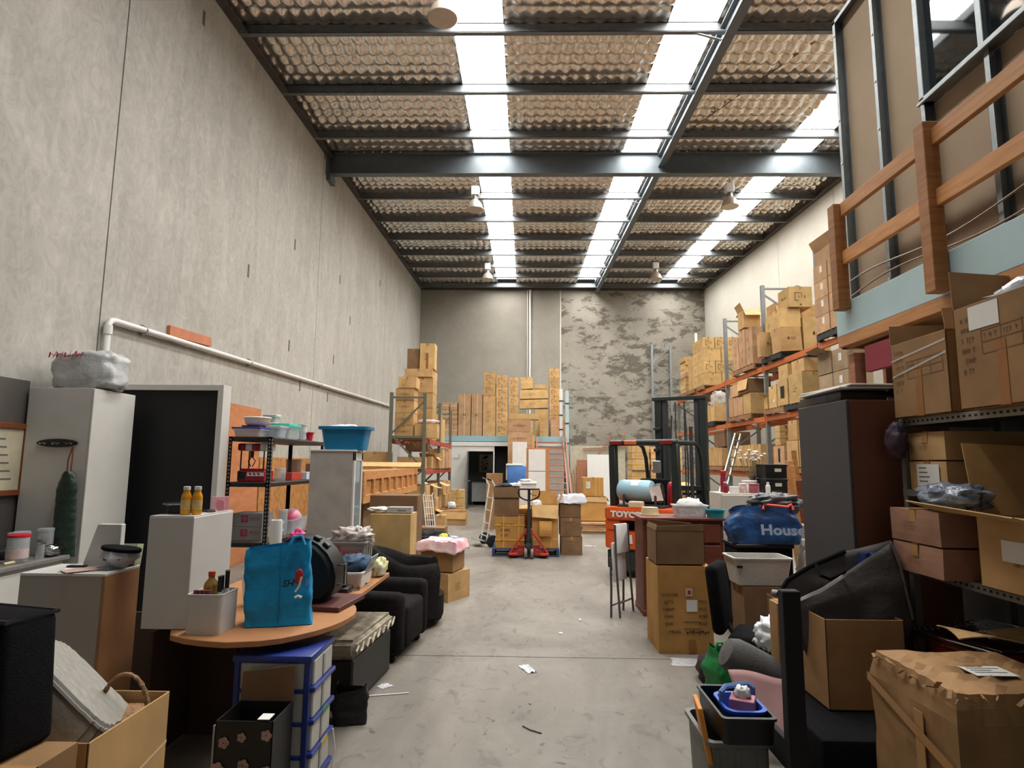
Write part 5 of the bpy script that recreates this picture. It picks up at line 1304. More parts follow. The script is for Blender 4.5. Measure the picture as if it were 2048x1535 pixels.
# piles on top
zs = [zd, 2.60, 2.93, 3.24, 3.52, 3.80]
px0, px1 = -3.15, -2.68
for i in range(4):
    lb('%s carton of the nearest pile on the racking by the office' % ('bottom', 'second', 'third', 'fourth')[i], px0, px1, 14.92, 15.5, zd + i * .305, zd + (i + 1) * .305, 'tan', (('f', 'handle'),))
lb('fifth carton of the nearest pile, set forward on the racking by the office', px0 + .06, px1 + .05, 14.9, 15.45, zd + 1.22, zd + 1.5, 'tan', (('f', 'rows'),))
lb('carton lying at the racking edge under pink cloth', -2.74 + .07, -2.1, 14.95, 15.4, zd, zd + .36, 'tan', (('f', 'smallrows'),))
solo('cloth', 'small heap of pink and white cloth on the carton at the racking edge', 'cloth', M().blob((0, 0, 0), (.25, .14, .05), .35, 3, 17), mat('cloth_pink_white', '#d8a9ac', .8, 0, 0, 6, hex2='#e3dcd8'), (-2.36, 15.15, zd + .405), smooth=True)
for i in range(4):
    lb('%s carton of the taller pile behind, racking by the office' % ('bottom', 'second', 'third', 'fourth')[i], -2.95, -2.38, 16.0, 16.75, zd + i * .41, zd + (i + 1) * .41, 'tan', (('f', 'smallrows'), ('+x', 'smallrows')))
lb('wide carton lying on the taller pile behind, racking by the office', -3.15, -2.4, 15.95, 16.9, zd + 1.64, zd + 1.86, 'tan')
lb('shaded brown carton at the top of the taller pile by the wall', -3.12, -2.78, 16.1, 16.5, zd + 1.86, zd + 2.42, 'dark')
lb('pale upright carton topping the taller pile on the racking by the office', -2.77, -2.36, 16.0, 16.45, zd + 1.86, zd + 2.55, 'gold', (('f', 'smallrows'),), vtape='f')
carton('tan carton deep on the racking beside the deck cartons', -2.95, -2.5, 18.2, 18.8, zd, zd + .9, 'gold')
carton('second tan carton deep on the racking beside the deck cartons', -2.95, -2.5, 18.9, 19.6, zd, zd + .75, 'gold')
# cartons beside the racking, wall side, standing on one another
z = 0
for i, (h, tn) in enumerate(((.55, 'dark'), (.5, 'dark'), (.42, 'pink'), (.42, 'tan'))):
    lb('%s carton of the pile between the racking and the wall' % ('bottom', 'second', 'third', 'topmost')[i], -4.0, -3.36, 15.2, 15.9, z, z + h, tn); z += h
# middle level
zm = 1.472
lb('low flat brown carton on the middle of the red-beamed racking', -3.1, -2.45, 15.1, 15.75, zm, zm + .30, 'tan')
lb('small brown carton at the front of the red-beamed racking', -2.62, -2.36, 15.9, 16.3, zm, zm + .32, 'tan')
open_carton('open carton with a white flap on the red-beamed racking', -2.75, -2.32, 16.4, 16.9, zm, zm + .3, 'tan', flaps={'r': 120, 'f': 60})
lb('tan carton with a rounded print beyond the white-flapped one', -2.8, -2.3, 16.98, 17.4, zm, zm + .42, 'tan', (('+x', 'sym'),))
lb('dark shaded carton high behind on the red-beamed racking', -3.1, -2.6, 16.1, 17.2, zm + .45, zm + .66, 'dark')
lb('brown carton by the second upright of the red-beamed racking', -2.75, -2.3, 17.6, 18.15, zm, zm + .55, 'tan')
lb('carton past the second upright, nearly at the office', -2.75, -2.28, 18.25, 18.9, zm, zm + .48, 'pink')
lb('end carton on the red-beamed racking, nearest the office wall', -2.75, -2.28, 19.0, 19.7, zm, zm + .6, 'pink')
# floor level heap of small cartons
q0 = random.Random(11)
names = ['first', 'second', 'third', 'fourth', 'fifth', 'sixth']
for c_ in range(6):
    y0 = (14.95, 15.75, 16.6, 17.6, 18.4, 19.2)[c_]; z = 0
    for r_, h in enumerate((.34, .36, .38)):
        xj = q0.uniform(-.06, .06) - .05 * r_
        nm = '%s carton of the %s floor pile under the racking, counted from the near end' % (('lowest', 'middle', 'upper')[r_], names[c_])
        if r_ == 2 and c_ in (1, 3): open_carton(nm, -2.9 + xj, -2.28 + xj, y0, y0 + .62, z, z + h, 'tan', flaps={'r': 110})
        else: lb(nm, -2.9 + xj, -2.28 + xj, y0, y0 + .64, z, z + h, ('dark', 'tan', 'tan')[r_], (('+x', 'smallrows'),))
        z += h
for i in range(3): lb('%s carton of the little pile before the office door' % ('lowest', 'middle', 'topmost')[i], -2.33, AY(928, 990, 19.9).x, 19.9, 20.4, i * .26, (i + 1) * .26, 'gold', (('f', 'smallrows'),))
open_carton('flat open carton under torn card before the little pile', -2.20, AY(930, 1030, 18.2).x, 18.2, 18.7, 0, .28, 'tan', flaps={'f': 150, 'l': 100})
open_carton('long low carton with a flap up, on the floor in front of the racking', -2.2, AY(932, 1040, 16.6).x, 16.6, 17.3, 0, .33, 'tan', flaps={'b': 110, 'l': 70, 'f': 172}, flaplen=.18)
carton('small brown carton beside the long low one on the floor', -2.2, -1.93, 15.5, 15.95, 0, .34, 'tan')
solo('white_cloth', 'small white cloth heaped on the flat open carton', 'cloth', M().blob((0, 0, 0), (.12, .1, .1), .35, 3, 23), 'cloth_white', (AY(903, 1012, 18.4).x, 18.4, .38), smooth=True)
solo('paper_wad', 'white paper wad on the floor piles at the racking front', 'paper', M().blob((0, 0, 0), (.16, .2, .04), .35, 3, 27), 'paper', (-2.55, 15.3, 1.12), smooth=True)
# long timber crate on trestles of cartons
t = thing('timber_crate', 'very long strand-board crate with pine battens, raised on cartons', 'crate', (0, 0, 0))
kx0, kx1, ky0, ky1, kz0, kz1 = -2.95, -2.32, 8.9, 13.4, 1.06, 1.50
M().box(kx0, kx1, ky0, ky1, kz0, kz1).build('body', 'board_osb', t)
M().box(kx1, kx1 + .03, ky0, ky1, kz1 - .12, kz1 + .01).build('top_batten', 'pine', t, bevel=.003)
M().box(kx1, kx1 + .03, ky0, ky1, kz0 - .02, kz0 + .1).build('bottom_batten', 'pine', t, bevel=.003)
for k in range(9): y = ky0 + .02 + k * .55; M().box(kx1 + .001, kx1 + .04, y, y + .09, kz0 + .1, kz1 - .12).build('batten', 'pine', t, bevel=.003)
M().box(kx0 - .03, kx1 + .04, ky0 - .03, ky0, kz0, kz1).build('end_board', 'pine', t, bevel=.003)
solo('plank', 'pale plank lying across the far end of the long strand-board crate', 'plank', M().box(-1.28, 0, 0, .15, 0, .03), mat('plank_pale', '#d8ae76', .6), (-2.18, 13.1, kz1 + .022), rot=(R(38), 0, 0), bevel=.003)
solo('foam_sheet', 'white foam scrap between the plank and the long crate', 'foam', M().blob((0, 0, 0), (.2, .4, .03), .3, 3, 3), 'cloth_white', (-2.28, 10.9, kz1 + .075), smooth=True) if 0 else None
for i, y in enumerate((9.6, 11.2, 12.6)):
    carton('%s dark carton propping up the long crate' % ('nearest', 'middle', 'farthest')[i], -2.9, -2.45, y, y + .6, 0, kz0 - .006, 'dark')
# ply sheets on the wall
a, b = AX(462, 900, XL + .12), AX(528, 900, XL + .12)
solo('plywood_sheet', 'orange plywood sheet leaning on the wall behind the black shelving', 'sheet', M().box(-.02, 0, 0, b.y - a.y, 0, 2.53), 'plywood', (XL + .06, a.y, .003), bevel=.002, rot=(0, R(-.6), 0))
c_ = AX(575, 960, XL + .12)
solo('osb_sheet', 'lower strand-board sheet standing on the wall past the plywood', 'sheet', M().box(-.02, 0, 0, 3.0, 0, 1.7), 'board_osb', (XL + .06, b.y + .05, .003), bevel=.002, rot=(0, R(-.6), 0))
# pvc pipe run and batten on the wall
p0 = AX(219, 638, XL + .06); p9 = AX(782, 808, XL + .06)
pts = [Vector((XL + .06, p0.y - .01, 0.0)), Vector((XL + .06, p0.y - .01, p0.z - .06)), Vector((XL + .06, p0.y + .02, p0.z - .015)), Vector((XL + .06, p0.y + .08, p0.z))]
z1 = AX(782, 810, XL + .06)
for k in range(1, 9): f = k / 8; s_ = AX(219 + (782 - 219) * f, 638 + (812 - 638) * f - 10 * f * (1 - f) * 0, XL + .06); pts.append(Vector((XL + .06, p0.y + .08 + (22.8 - p0.y) * f * f if 0 else s_.y, s_.z)))
pp = thing('water_pipe', 'white plastic pipe running along the concrete wall and down beside the panel joint', 'pipe', (0, 0, 0))
M().tube(pts, .036, 10).build('pipe', 'white_gloss', pp, smooth=True)
M().lathe([(.046, -.05), (.046, .05)], (XL + .06, p0.y - .01, p0.z - .12), 12).build('elbow', 'white_gloss', pp, smooth=True)
for f in (.13, .45, .75):
    s_ = pts[4 + int(f * 7)]; M().box(XL + .003, XL + .05, s_.y - .015, s_.y + .015, s_.z - .06, s_.z + .06).tube([(XL + .06, s_.y, s_.z - .045), (XL + .105, s_.y, s_.z), (XL + .06, s_.y, s_.z + .045)], .008, 6).build('clip', 'galv', pp)
a, b = AX(338, 660, XL + .03), AX(421, 684, XL + .03)
solo('wall_batten', 'short pink timber batten fixed to the wall above the white pipe', 'batten', M().beam((XL + .025, a.y, a.z), (XL + .025, b.y, b.z), .045, .13), mat('batten', '#b87350', .6, 0, .12), bevel=.003)
# goods between the armchairs and the racking
cx = corner(736, 822, 841, 1036, 1110, Y=7.12)
TC = (cx[0], cx[1], 7.12, 7.55)
carton('big tan carton with paper and a flat grey box on top, behind the armchairs', TC[0], TC[1], TC[2], TC[3], 0, 1.06, 'gold', marks=(('f', 'smallrows'), ('+x', 'smallrows')), tape=False)
solo('paper_wad', 'white tissue paper on the big tan carton', 'paper', M().blob((0, 0, 0), (.14, .1, .025), .35, 3, 29), 'paper', (TC[0] + .10, 7.3, 1.097), smooth=True)
t = thing('gift_box', 'flat grey product box on the big tan carton', 'box', (TC[1] - .14, 7.28, 1.062)); M().rounded(-.16, .12, -.08, .08, 0, .065, .004).build('box', mat('box_grey', '#a2a19f', .5), t); M().box(-.04, .06, -.0815, -.08, .02, .035).build('lettering', 'ink_grey', t)
e = corner(737, 838, 848, 990, 1080, Y=8.14)
carton('long brown carton with a diamond print standing behind the tan carton', e[0], e[1] - .02, 8.14, 8.6, 0, e[5], 'dark', marks=(('f', 'diamond'),), face_ink='ink', tape=False)
# wire racks of white coated wire in a carton
t = thing('wire_rack', 'white wire display rack leaning in a box beside the long brown carton', 'rack', (0, 0, 0))
wr_ = M(); a, b = AY(852, 1052, 9.6), AY(846, 990, 9.8)
for s_ in (0, .14): wr_.tube([a + Vector((s_, 0, 0)), b + Vector((s_, 0, 0)), b + Vector((s_ * .9 + .03, .02, .04)), ], .008, 6)
for k in range(6): p_ = a + (b - a) * (k / 5); wr_.tube([p_, p_ + Vector((.15, 0, 0))], .006, 5)
for k in range(3): wr_.tube([a + Vector((.035 + k * .035, 0, 0)), b + Vector((.035 + k * .035, 0, 0))], .005, 5)
wr_.build('wire', 'white_plastic', t, smooth=True)
carton('brown carton holding up the white wire rack', a.x - .2, a.x + .3, 9.55, 9.95, 0, a.z - .012, 'dark')
solo('plastic_wrap', 'clear wrap bunched over wires behind the long brown carton', 'wrap', M().blob((0, 0, 0), (.2, .2, .1), .45, 3, 33, 36, 20), 'film_clear', (AY(815, 985, 8.9).x, 8.75, AY(815, 985, 8.75).z), smooth=True) if 0 else None
# red armchair with clothes
t = thing('armchair', 'dark red armchair heaped with clothes, beyond the pink bag', 'armchair', (AY(874, 1070, 9.1).x, 9.06, 0), R(90))
mat('red_velvet', '#6e1f28', .85, 0, .15, 8, .2, 60, sheen=.3)
M().rounded(-.38, .38, -.36, .36, .08, .40, .06, 3).build('seat', 'red_velvet', t, smooth=True)
M().rounded(-.38, .38, .26, .40, .3, .62, .06, 3).build('backrest', 'red_velvet', t, smooth=True)
for s_ in (-1, 1): M().rounded(s_ * .36 - .08, s_ * .36 + .08, -.36, .36, .08, .50, .05, 3).build('arm', 'red_velvet', t, smooth=True)
for sx in (-1, 1):
    for sy in (-1, 1): M().cyl((sx * .3, sy * .3, 0), (sx * .3, sy * .3, .09), .025).build('leg', 'black_plastic', t)
solo('clothes', 'heap of black and yellow clothes on the red armchair', 'clothes', M().blob((0, 0, 0), (.22, .18, .10), .35, 3, 41), mat('clothes_black', '#1b1c1f', .9, 0, .5, 9), (AY(868, 1050, 9.1).x, 9.05, .56), smooth=True)
solo('cap', 'bright yellow bundle beside the black clothes on the red armchair', 'cloth', M().blob((0, 0, 0), (.07, .08, .08), .3, 3, 43), mat('hi_vis', '#c7cf3a', .7), (AY(885, 1052, 9.0).x + .03, 8.9, .56), smooth=True)
solo('cloth', 'blue and white folded cloth at the edge of the red armchair', 'cloth', M().blob((0, 0, 0), (.14, .12, .05), .3, 3, 45), mat('cloth_navy', '#44557c', .8, 0, 0, 7, hex2='#d0d4da'), (AY(897, 1043, 9.2).x, 9.25, .52), smooth=True)
# two cartons with the pink bag
carton('lower of two cartons on the aisle floor beside the tub armchairs', -1.16, -.74, 7.57, 8.06, 0, .335, 'tan', marks=(('+x', 'smallrows'), ('f', 'smallrows')), rz=R(-28))
open_carton('upper carton under the pink bag beside the tub armchairs', -1.20, -.78, 7.6, 8.03, .339, .64, 'brown', flaps={}, rz=R(-14))
t = solo('pink_bag', 'clear bag of pink fabric lying over the aisle cartons', 'bag', sheetcloth(.25, .2, .15, 8.1, .07, 30), mat('pink_fabric', '#d6919c', .45, 0, 0, 5, .4, 14, hex2='#e8d9d8'), (-1.0, 7.8, .645), R(-14), smooth=True); t.modifiers.new('s', 'SOLIDIFY').thickness = .003

# ================================================================== tub armchairs and bench
def tub_chair(label, loc, rz, sc_=1.0):
    t = thing('tub_armchair', label, 'armchair', loc, rz); t.scale = (sc_,) * 3
    # horseshoe wall, open to -y
    def fn(u, v):
        a = R(-52 + 284 * u)              # outer path from front of one arm round the back
        s = v
        prof = [(.40, .10), (.415, .35), (.43, .60), (.41, .70), (.37, .735), (.32, .72), (.29, .66), (.285, .35)]
        k = s * (len(prof) - 1); i = min(int(k), len(prof) - 2); f = k - i
        r = prof[i][0] * (1 - f) + prof[i + 1][0] * f; z = prof[i][1] * (1 - f) + prof[i + 1][1] * f
        back = max(0, math.sin(a)); zz = z * (.86 + .2 * back) if z > .3 else z
        return (r * math.cos(a), r * math.sin(a), zz)
    mb = M().grid(fn, 36, 14)
    for u in (0, 1):
        ring = [fn(u, j / 14) for j in range(15)]; mb.add(ring, [tuple(range(15)) if u == 0 else tuple(range(14, -1, -1))])
    mb.build('back_and_arms', 'charcoal_fabric', t, smooth=True)
    M().lathe([(.02, .30), (.29, .30), (.30, .34), (.30, .42), (.27, .455), (.02, .46)], (0, -.03, 0), 28).build('seat_cushion', 'charcoal_fabric', t, smooth=True)
    M().lathe([(.37, .05), (.39, .1), (.39, .3), (.2, .31)], (0, 0, 0), 28).build('base', 'charcoal_fabric', t, smooth=True)
    for k in range(4): a = R(45 + 90 * k); M().lathe([(.012, -.018), (.028, -.012), (.028, .012), (.012, .018)], (.28 * math.cos(a), .28 * math.sin(a), .029), 12, Matrix.Rotation(PI / 2, 3, 'X')).build('caster', 'black_plastic', t, smooth=True)
    return t
tub_chair('farther tub armchair with a rounded back, beyond the squarer one', (-1.21, 6.60, 0), R(100), 1.0)
t = thing('armchair', 'nearer dark fabric armchair with a squared arm, at the end of the upholstered bench', 'armchair', (-1.36, 5.71, 0), R(82))
M().rounded(-.40, -.25, -.42, .36, .06, .56, .06, 3).build('arm', 'charcoal_fabric', t, smooth=True)
M().rounded(.25, .40, -.42, .36, .06, .56, .06, 3).build('arm', 'charcoal_fabric', t, smooth=True)
M().rounded(-.40, .40, .26, .42, .06, .64, .06, 3).build('backrest', 'charcoal_fabric', t, smooth=True)
M().rounded(-.25, .25, -.42, .28, .08, .44, .05, 3).build('seat', 'charcoal_fabric', t, smooth=True)
for sx in (-1, 1):
    for sy in (-1, 1): M().lathe([(.012, -.02), (.03, -.014), (.03, .014), (.012, .02)], (sx * .33, sy * .33, .031), 12, Matrix.Rotation(PI / 2, 3, 'Y')).build('caster', 'black_plastic', t, smooth=True)
for sx in (-1, 1):
    for sy in (-1, 1): pass
t = thing('upholstered_bench', 'long dark box bench with a patterned cream cushion beside the desk', 'bench', (0, 0, 0))
q_ = [(-1.62, 4.27), (-1.14, 4.33), (-1.06, 5.15), (-1.56, 5.15)]
M().prism(q_, .0, .32).build('base', mat('black_vinyl', '#211f1f', .5, 0, .2, 12), t, bevel=.012)
cpoly = [(-1.64, 4.25), (-1.12, 4.31), (-1.04, 5.15), (-1.58, 5.15)]
cu = M().prism(cpoly, .322, .45); cu.build('cushion', mat('cushion_cream', '#a99f8b', .85, 0, 0, 9, .5, 26, hex2='#6b6350'), t, bevel=.03, smooth=True, seg=3)
ed = M()
pts = [Vector((-1.118, 4.31 + .84 * k / 24, .38 + .028 * math.sin(k * 1.9))) + Vector((.08 * k / 24 + .004, 0, 0)) for k in range(25)]
ed.tube(pts, .007, 5)
ed.build('piping', mat('piping_cream', '#c9c2ae', .7), t, smooth=True)
bb = carrier('bag', 'small black carrier bag on the floor at the near end of the bench', (-1.10, 4.17, 0), .18, .14, .21, mat('bag_black', '#191919', .6, 0, .2, bump=.3), R(10), 9, bulge=.02)
solo('white_strip', 'white plastic strip lying on the floor by the bench', 'strip', M().beam(AZ(738, 1391, .004), AZ(818, 1385, .004), .012, .006), 'white_plastic')
solo('cable_tie', 'white strip standing at the foot of the blue drawers', 'strip', M().tube([(-1.03, 3.55, .003), (-1.02, 3.56, .1), (-1.035, 3.56, .2)], .005, 5), 'white_plastic')
# floor litter
def scrap(label, u, v, w_, d_, m='paper', seed=1, name='paper_scrap', amp=.012):
    p_ = AZ(u, v)
    o = solo(name, label, 'litter', M().grid(lambda a, b: ((a - .5) * w_ * (1 + .3 * noise.noise(Vector((b * 4, seed, 0)))), (b - .5) * d_, .003 + amp * abs(noise.noise(Vector((a * 3, b * 3, seed))))), 8, 6), m, (p_.x, p_.y, 0), seed)
    o.modifiers.new('s', 'SOLIDIFY').thickness = .0015
scrap('torn white plastic wrapper on the floor in the middle of the aisle', 1055, 1338, .19, .08, 'poly_white', 2, 'wrapper', .03)
scrap('small torn paper scrap on the open aisle floor', 1121, 1266, .05, .035, 'paper', 5)
scrap('tiny white scrap on the floor short of the wrapper', 1060, 1407, .02, .012, 'paper', 6)
scrap('small pale scrap farther up the aisle', 1160, 1239, .04, .03, 'paper', 8)
scrap('flattened clear film on the floor in front of the stencilled carton', 1385, 1325, .34, .22, 'film_clear', 3, 'film_sheet', .006)
scrap('clear scrap on the floor beside the bench', 770, 1372, .1, .08, 'film_clear', 4, 'film_scrap')
solo('dark_twig', 'curved dark offcut lying on the floor low in the aisle', 'litter', M().tube([AZ(1045, 1452) + Vector((0, 0, .004)), AZ(1060, 1460) + Vector((0, 0, .004)), AZ(1083, 1467) + Vector((0, 0, .004))], .004, 5), mat('twig', '#4f4a42', .8))
scrap('pale scrap on the floor beside the three-high brown pile', 1180, 1092, .22, .04, 'paper', 9)
# ================================================================== near left: kitchen bench, cabinets, shelving, desk
struct('wall_left_splashback', M().box(XL, XL + .02, 1.5, 5.58, .88, 2.36).box(XL, XL + .026, 1.5, 5.58, 1.86, 1.875), mat('splash_grey', '#57524d', .6, 0, .12, 4))  # dark tile grey, with the shade on this wall put into the colour
t = thing('kitchen_bench', 'white kitchen bench with a grey top along the concrete wall', 'bench', (0, 0, 0))
M().box(XL + .03, -3.99, 2.2, 5.42, .1, .78).build('cupboard_run', 'white_laminate', t, bevel=.004)
M().rounded(XL + .03, -3.95, 2.2, 5.45, .78, .82, .008).build('worktop', mat('worktop_grey', '#7d7a76', .35, 0, .1, 20), t)
M().box(XL + .03, -4.1, 2.2, 5.2, 0, .1).build('plinth', 'steel_dark', t)
for k in range(4): M().box(-3.99, -3.972, 2.6 + k * .65, 3.2 + k * .65, .12, .75).build('door', 'white_laminate', t, bevel=.003)
zb = .821
bottle('jar', 'clear jar with a bright red lid and a red-printed label on the kitchen bench', 'jar', (-4.06, 5.0, zb), .075, .2, 'clear_plastic', mat('lid_red', '#c01f34', .35), squat=True, labelm=mat('label_rosy', '#c9b3ae', .5))
bottle('jar', 'plain clear jar behind the red-lidded one', 'jar', (-4.2, 5.2, zb), .06, .2, 'clear_plastic', 'clear_plastic', squat=True)
bottle('jar', 'tall clear glass jar by the wall end of the kitchen bench', 'jar', (-4.34, 5.3, zb), .05, .18, 'clear_plastic', 'clear_plastic', squat=True)
t = bottle('jar', 'clear jar holding dark red sauce beside the tall cabinet', 'jar', (-4.12, 5.36, zb), .06, .21, 'clear_plastic', 'clear_plastic', squat=True)
M().lathe([(.056, .02), (.056, .14)], n=18).build('contents', mat('sauce', '#5a1518', .3), t, smooth=True)
bottle('jar', 'small clear jar with a bright lid glint on the kitchen bench', 'jar', (-4.03, 5.2, zb), .03, .12, 'clear_plastic', 'chrome', squat=True)
solo('foil_bowl', 'shiny crumpled foil bowl at the front of the kitchen bench', 'bowl', M().blob((0, 0, 0), (.06, .07, .045), .3, 3, 51), 'chrome', (-4.03, 5.33, zb + .052), smooth=True)
solo('cloth', 'dark folded cloth by the cabinet on the kitchen bench', 'cloth', M().blob((0, 0, 0), (.07, .05, .045), .3, 3, 53), 'cloth_dark', (-4.3, 5.12, zb + .05), smooth=True)
solo('chopstick_roll', 'pale rolled packet lying along the front of the kitchen bench', 'roll', M().cyl((0, -.1, .012), (0, .1, .012), .012), 'cream_cap', (-4.03, 4.85 + .25 - .16, zb), smooth=True)
pf = thing('picture_frame', 'brown framed notice hung on the grey splashback, cut by the picture edge', 'picture', (XL + .03, 5.25, 1.64))
fr = M()
for y0, y1, z0, z1 in ((-.34, .34, .27, .32), (-.34, .34, -.32, -.27), (-.34, -.29, -.32, .32), (.29, .34, -.32, .32)): fr.box(0, .03, y0, y1, z0, z1)
fr.build('frame', mat('frame_brown', '#7d4423', .5), pf, bevel=.004); M().box(0, .012, -.29, .29, -.27, .27).build('sheet', 'cream_board', pf)
tx = M()
for k in range(6): tx.box(.012, .0135, -.2, .1 + .02 * k, .17 - k * .07, .185 - k * .07)
tx.build('lettering', 'ink_grey', pf)
# tall cabinet with a hook rail
t = thing('tall_cabinet', 'tall white cabinet against the wall end of the kitchen bench', 'cabinet', (0, 0, 0))
ax0, ax1, ay0, ay1, az1 = -4.55, -3.94, 5.54, 6.14, 2.295
M().box(ax0, ax1 - .02, ay0 + .003, ay1, 0, az1).build('body', 'white_laminate', t, bevel=.003)
M().box(ax1 - .019, ax1, ay0, ay1, .08, az1 - .003).build('door', 'white_laminate', t, bevel=.003)
rl = thing('hook_rail', 'black oval hook rail mounted on the near face of the tall cabinet', 'hook rail', (-4.23, ay0 - .004, 1.79))
M().prism([(.19 * math.cos(a), .038 * math.sin(a)) for a in np.linspace(0, 2 * PI, 36, endpoint=False)], 0, .014, Matrix.Rotation(PI / 2, 4, 'X')).build('plate', 'black_plastic', rl, bevel=.003)
for x in (-.12, 0, .12): M().tube([(x - .02, -.014, 0), (x - .02, -.035, -.012), (x - .02, -.045, .004)], .005, 6).tube([(x + .02, -.014, 0), (x + .02, -.035, -.012), (x + .02, -.045, .004)], .005, 6).build('hook', 'chrome', rl, smooth=True)
gc_ = thing('garment_cover', 'quilted dark green cover hanging by a red ribbon from the hook rail', 'cover', (-4.05, ay0 - .07, 1.74))
def gq(u, v):
    a = 2 * PI * u; w_ = .035 + .10 * min(1, v * 5) ** .6 - .02 * v
    r_ = 1 + .02 * math.sin(v * 60) + .08 * noise.noise(Vector((math.cos(a) * 2, math.sin(a) * 2, v * 5)))
    sp_ = .10 * max(0, v - .45) * max(0, math.cos(a)) 
    return ((w_ * math.cos(a) * r_ * .72 + sp_ + .02 * v - .03 * v), .045 * math.sin(a) * r_, -.20 - .74 * v)
M().grid(gq, 26, 60).build('quilted_cover', mat('quilt_green', '#1b3224', .45, 0, .15, 10, .4, 30, sheen=.2), gc_, smooth=True)
M().tube([(.0, .02, .03), (-.022, 0, -.1), (-.02, 0, -.21)], .006, 5).tube([(.0, .02, .03), (.016, 0, -.1), (.012, 0, -.21)], .006, 5).build('hanging_ribbon', mat('ribbon_red', '#7a2f22', .6), gc_, smooth=True)
sb = thing('storage_bag', 'white plastic-wrapped bundle with red lettering on top of the tall cabinet', 'bag', (-4.16, 5.78, az1 + .001))
M().blob((0, 0, .18), (.29, .2, .19), .16, 2.2, 61, 48, 28, 4.0, flat=.002).build('bundle', mat('wrap_white', '#b9bab9', .3, 0, .12, 5, .6, 12), sb, smooth=True)
lm = M(); q = nrand()
for k in range(9): x = -.25 + k * .036; lm.beam((x, -.225, .285 + q.uniform(-.01, .01)), (x + q.uniform(-.01, .03), -.212, .34 + q.uniform(-.01, .01)), .012, .004); lm.beam((x, -.222, .30 + q.uniform(-.01, .02)), (x + .03, -.218, .32 + q.uniform(-.02, .01)), .012, .004)
lm.build('smudged_lettering', mat('print_red', '#9c2236', .5), sb)
# wide black-faced board with a white frame
t = thing('framed_panel', 'wide black panel in a white frame standing behind the tall cabinet', 'panel', (0, 0, 0))
bx0_, bx1_, by0_, by1_, bz_ = -4.50, AY(446, 800, 6.3).x + .0, 6.30, 6.47, AY(446, 769, 6.3).z
M().box(bx0_ + .02, bx1_ - .06, by0_ + .04, by1_ - .02, 0.02, bz_ - .06).build('panel', mat('panel_black', '#111214', .6, 0, .1), t)
fm = M().box(bx1_ - .06, bx1_, by0_, by1_, 0, bz_).box(bx0_, bx1_ - .06, by0_, by1_, bz_ - .06, bz_).box(bx0_, bx0_ + .05, by0_, by1_, 0, bz_ - .06).box(bx0_ + .05, bx1_ - .06, by0_, by1_, 0, .05)
fm.build('frame', 'white_laminate', t, bevel=.003)
# boltless black shelving
SX0, SX1, SY0, SY1 = -3.14, -2.68, 6.52, 8.25
t = thing('black_shelving', 'black slotted steel shelving packed with plastic tubs', 'shelving', (0, 0, 0))
SZ = [.25, .80, 1.42, 1.90]
for x, sx in ((SX0, 1), (SX1, -1)):
    for y, sy in ((SY0, 1), (SY1, -1)):
        u = M().box(min(x, x + sx * .04), max(x, x + sx * .04), min(y, y + sy * .003), max(y, y + sy * .003), 0, 1.9).box(min(x, x + sx * .003), max(x, x + sx * .003), min(y, y + sy * .04), max(y, y + sy * .04), 0, 1.9)
        u.build('upright', 'black_plastic', t)
        hl = M()
        for k in range(46): z = .06 + k * .04; hl.box(x + sx * .012, x + sx * .028, y - sy * .0015, y + sy * .0005, z, z + .018).box(x - sx * .0015, x + sx * .0005, y + sy * .012, y + sy * .028, z, z + .018)
        hl.build('slot_pattern', mat('slot_grey', '#8d857a', .7), t)
for z in SZ:
    M().box(SX0, SX1, SY0, SY1, z - .05, z - .005).build('shelf', 'black_plastic', t, bevel=.004)
    M().box(SX0 + .005, SX1 - .005, SY0 + .005, SY1 - .005, z - .005, z).build('shelf_board', mat('board_brown', '#4d3526', .7), t)
def at_shelf(u, v, Y): return AY(u, v, Y).x
zs_ = SZ[3] + .001
mat('tub_clear', '#c5d0d6', .2, 0, .03, alpha=.4); mat('lid_blue', '#2b3ea0', .4); mat('lid_teal', '#46b5a2', .4); mat('cream_plastic', '#d8d0c2', .4); mat('cup_red', '#c41f36', .4)
def lidded(label, loc, w, d, h, m, lidm, rz=0, name='food_tub', lidh=.018):
    t = open_tub(name, label, 'tub', loc, w, d, h, m, rz=rz); M().rounded(-w / 2 - .008, w / 2 + .008, -d / 2 - .008, d / 2 + .008, h + .001, h + lidh, .006).build('lid', lidm, t, smooth=True); return t
lidded('low clear tub with a dark blue lid at the near end of the black shelving', (-2.98, 6.68, zs_), .30, .24, .085, 'tub_clear', 'lid_blue')
solo('tray', 'flat dark red tray on the blue-lidded tub', 'tray', M().rounded(-.1, .1, -.08, .08, 0, .02, .006), mat('tray_red', '#7a2030', .4), (-2.96, 6.7, zs_ + .106))
t = thing('mixing_bowl', 'wide cream bowl with a lid topping the blue-lidded tub', 'bowl', (-2.93, 6.72, zs_ + .128)); M().lathe([(.1, 0), (.125, .02), (.138, .07), (.14, .075)], n=28).build('bowl', 'cream_plastic', t, smooth=True); M().lathe([(.146, .075), (.148, .085), (.14, .092), (.02, .098)], n=28).build('lid', 'cream_plastic', t, smooth=True)
for k in range(3): lidded('%s of three stacked round white tubs on the black shelving' % ('lowest', 'middle', 'top')[k], (-3.03, 7.35, zs_ + k * .098), .15, .15, .08, 'film_milky', 'white_plastic')
lidded('clear tub in the middle of the top black shelf, before the teal lid', (-2.82, 6.95, zs_), .2, .24, .12, 'tub_clear', 'film_clear')
lidded('deep clear tub under the big teal lid on the black shelving', (-2.83, 7.3, zs_), .2, .38, .13, 'tub_clear', 'lid_teal', lidh=.05)
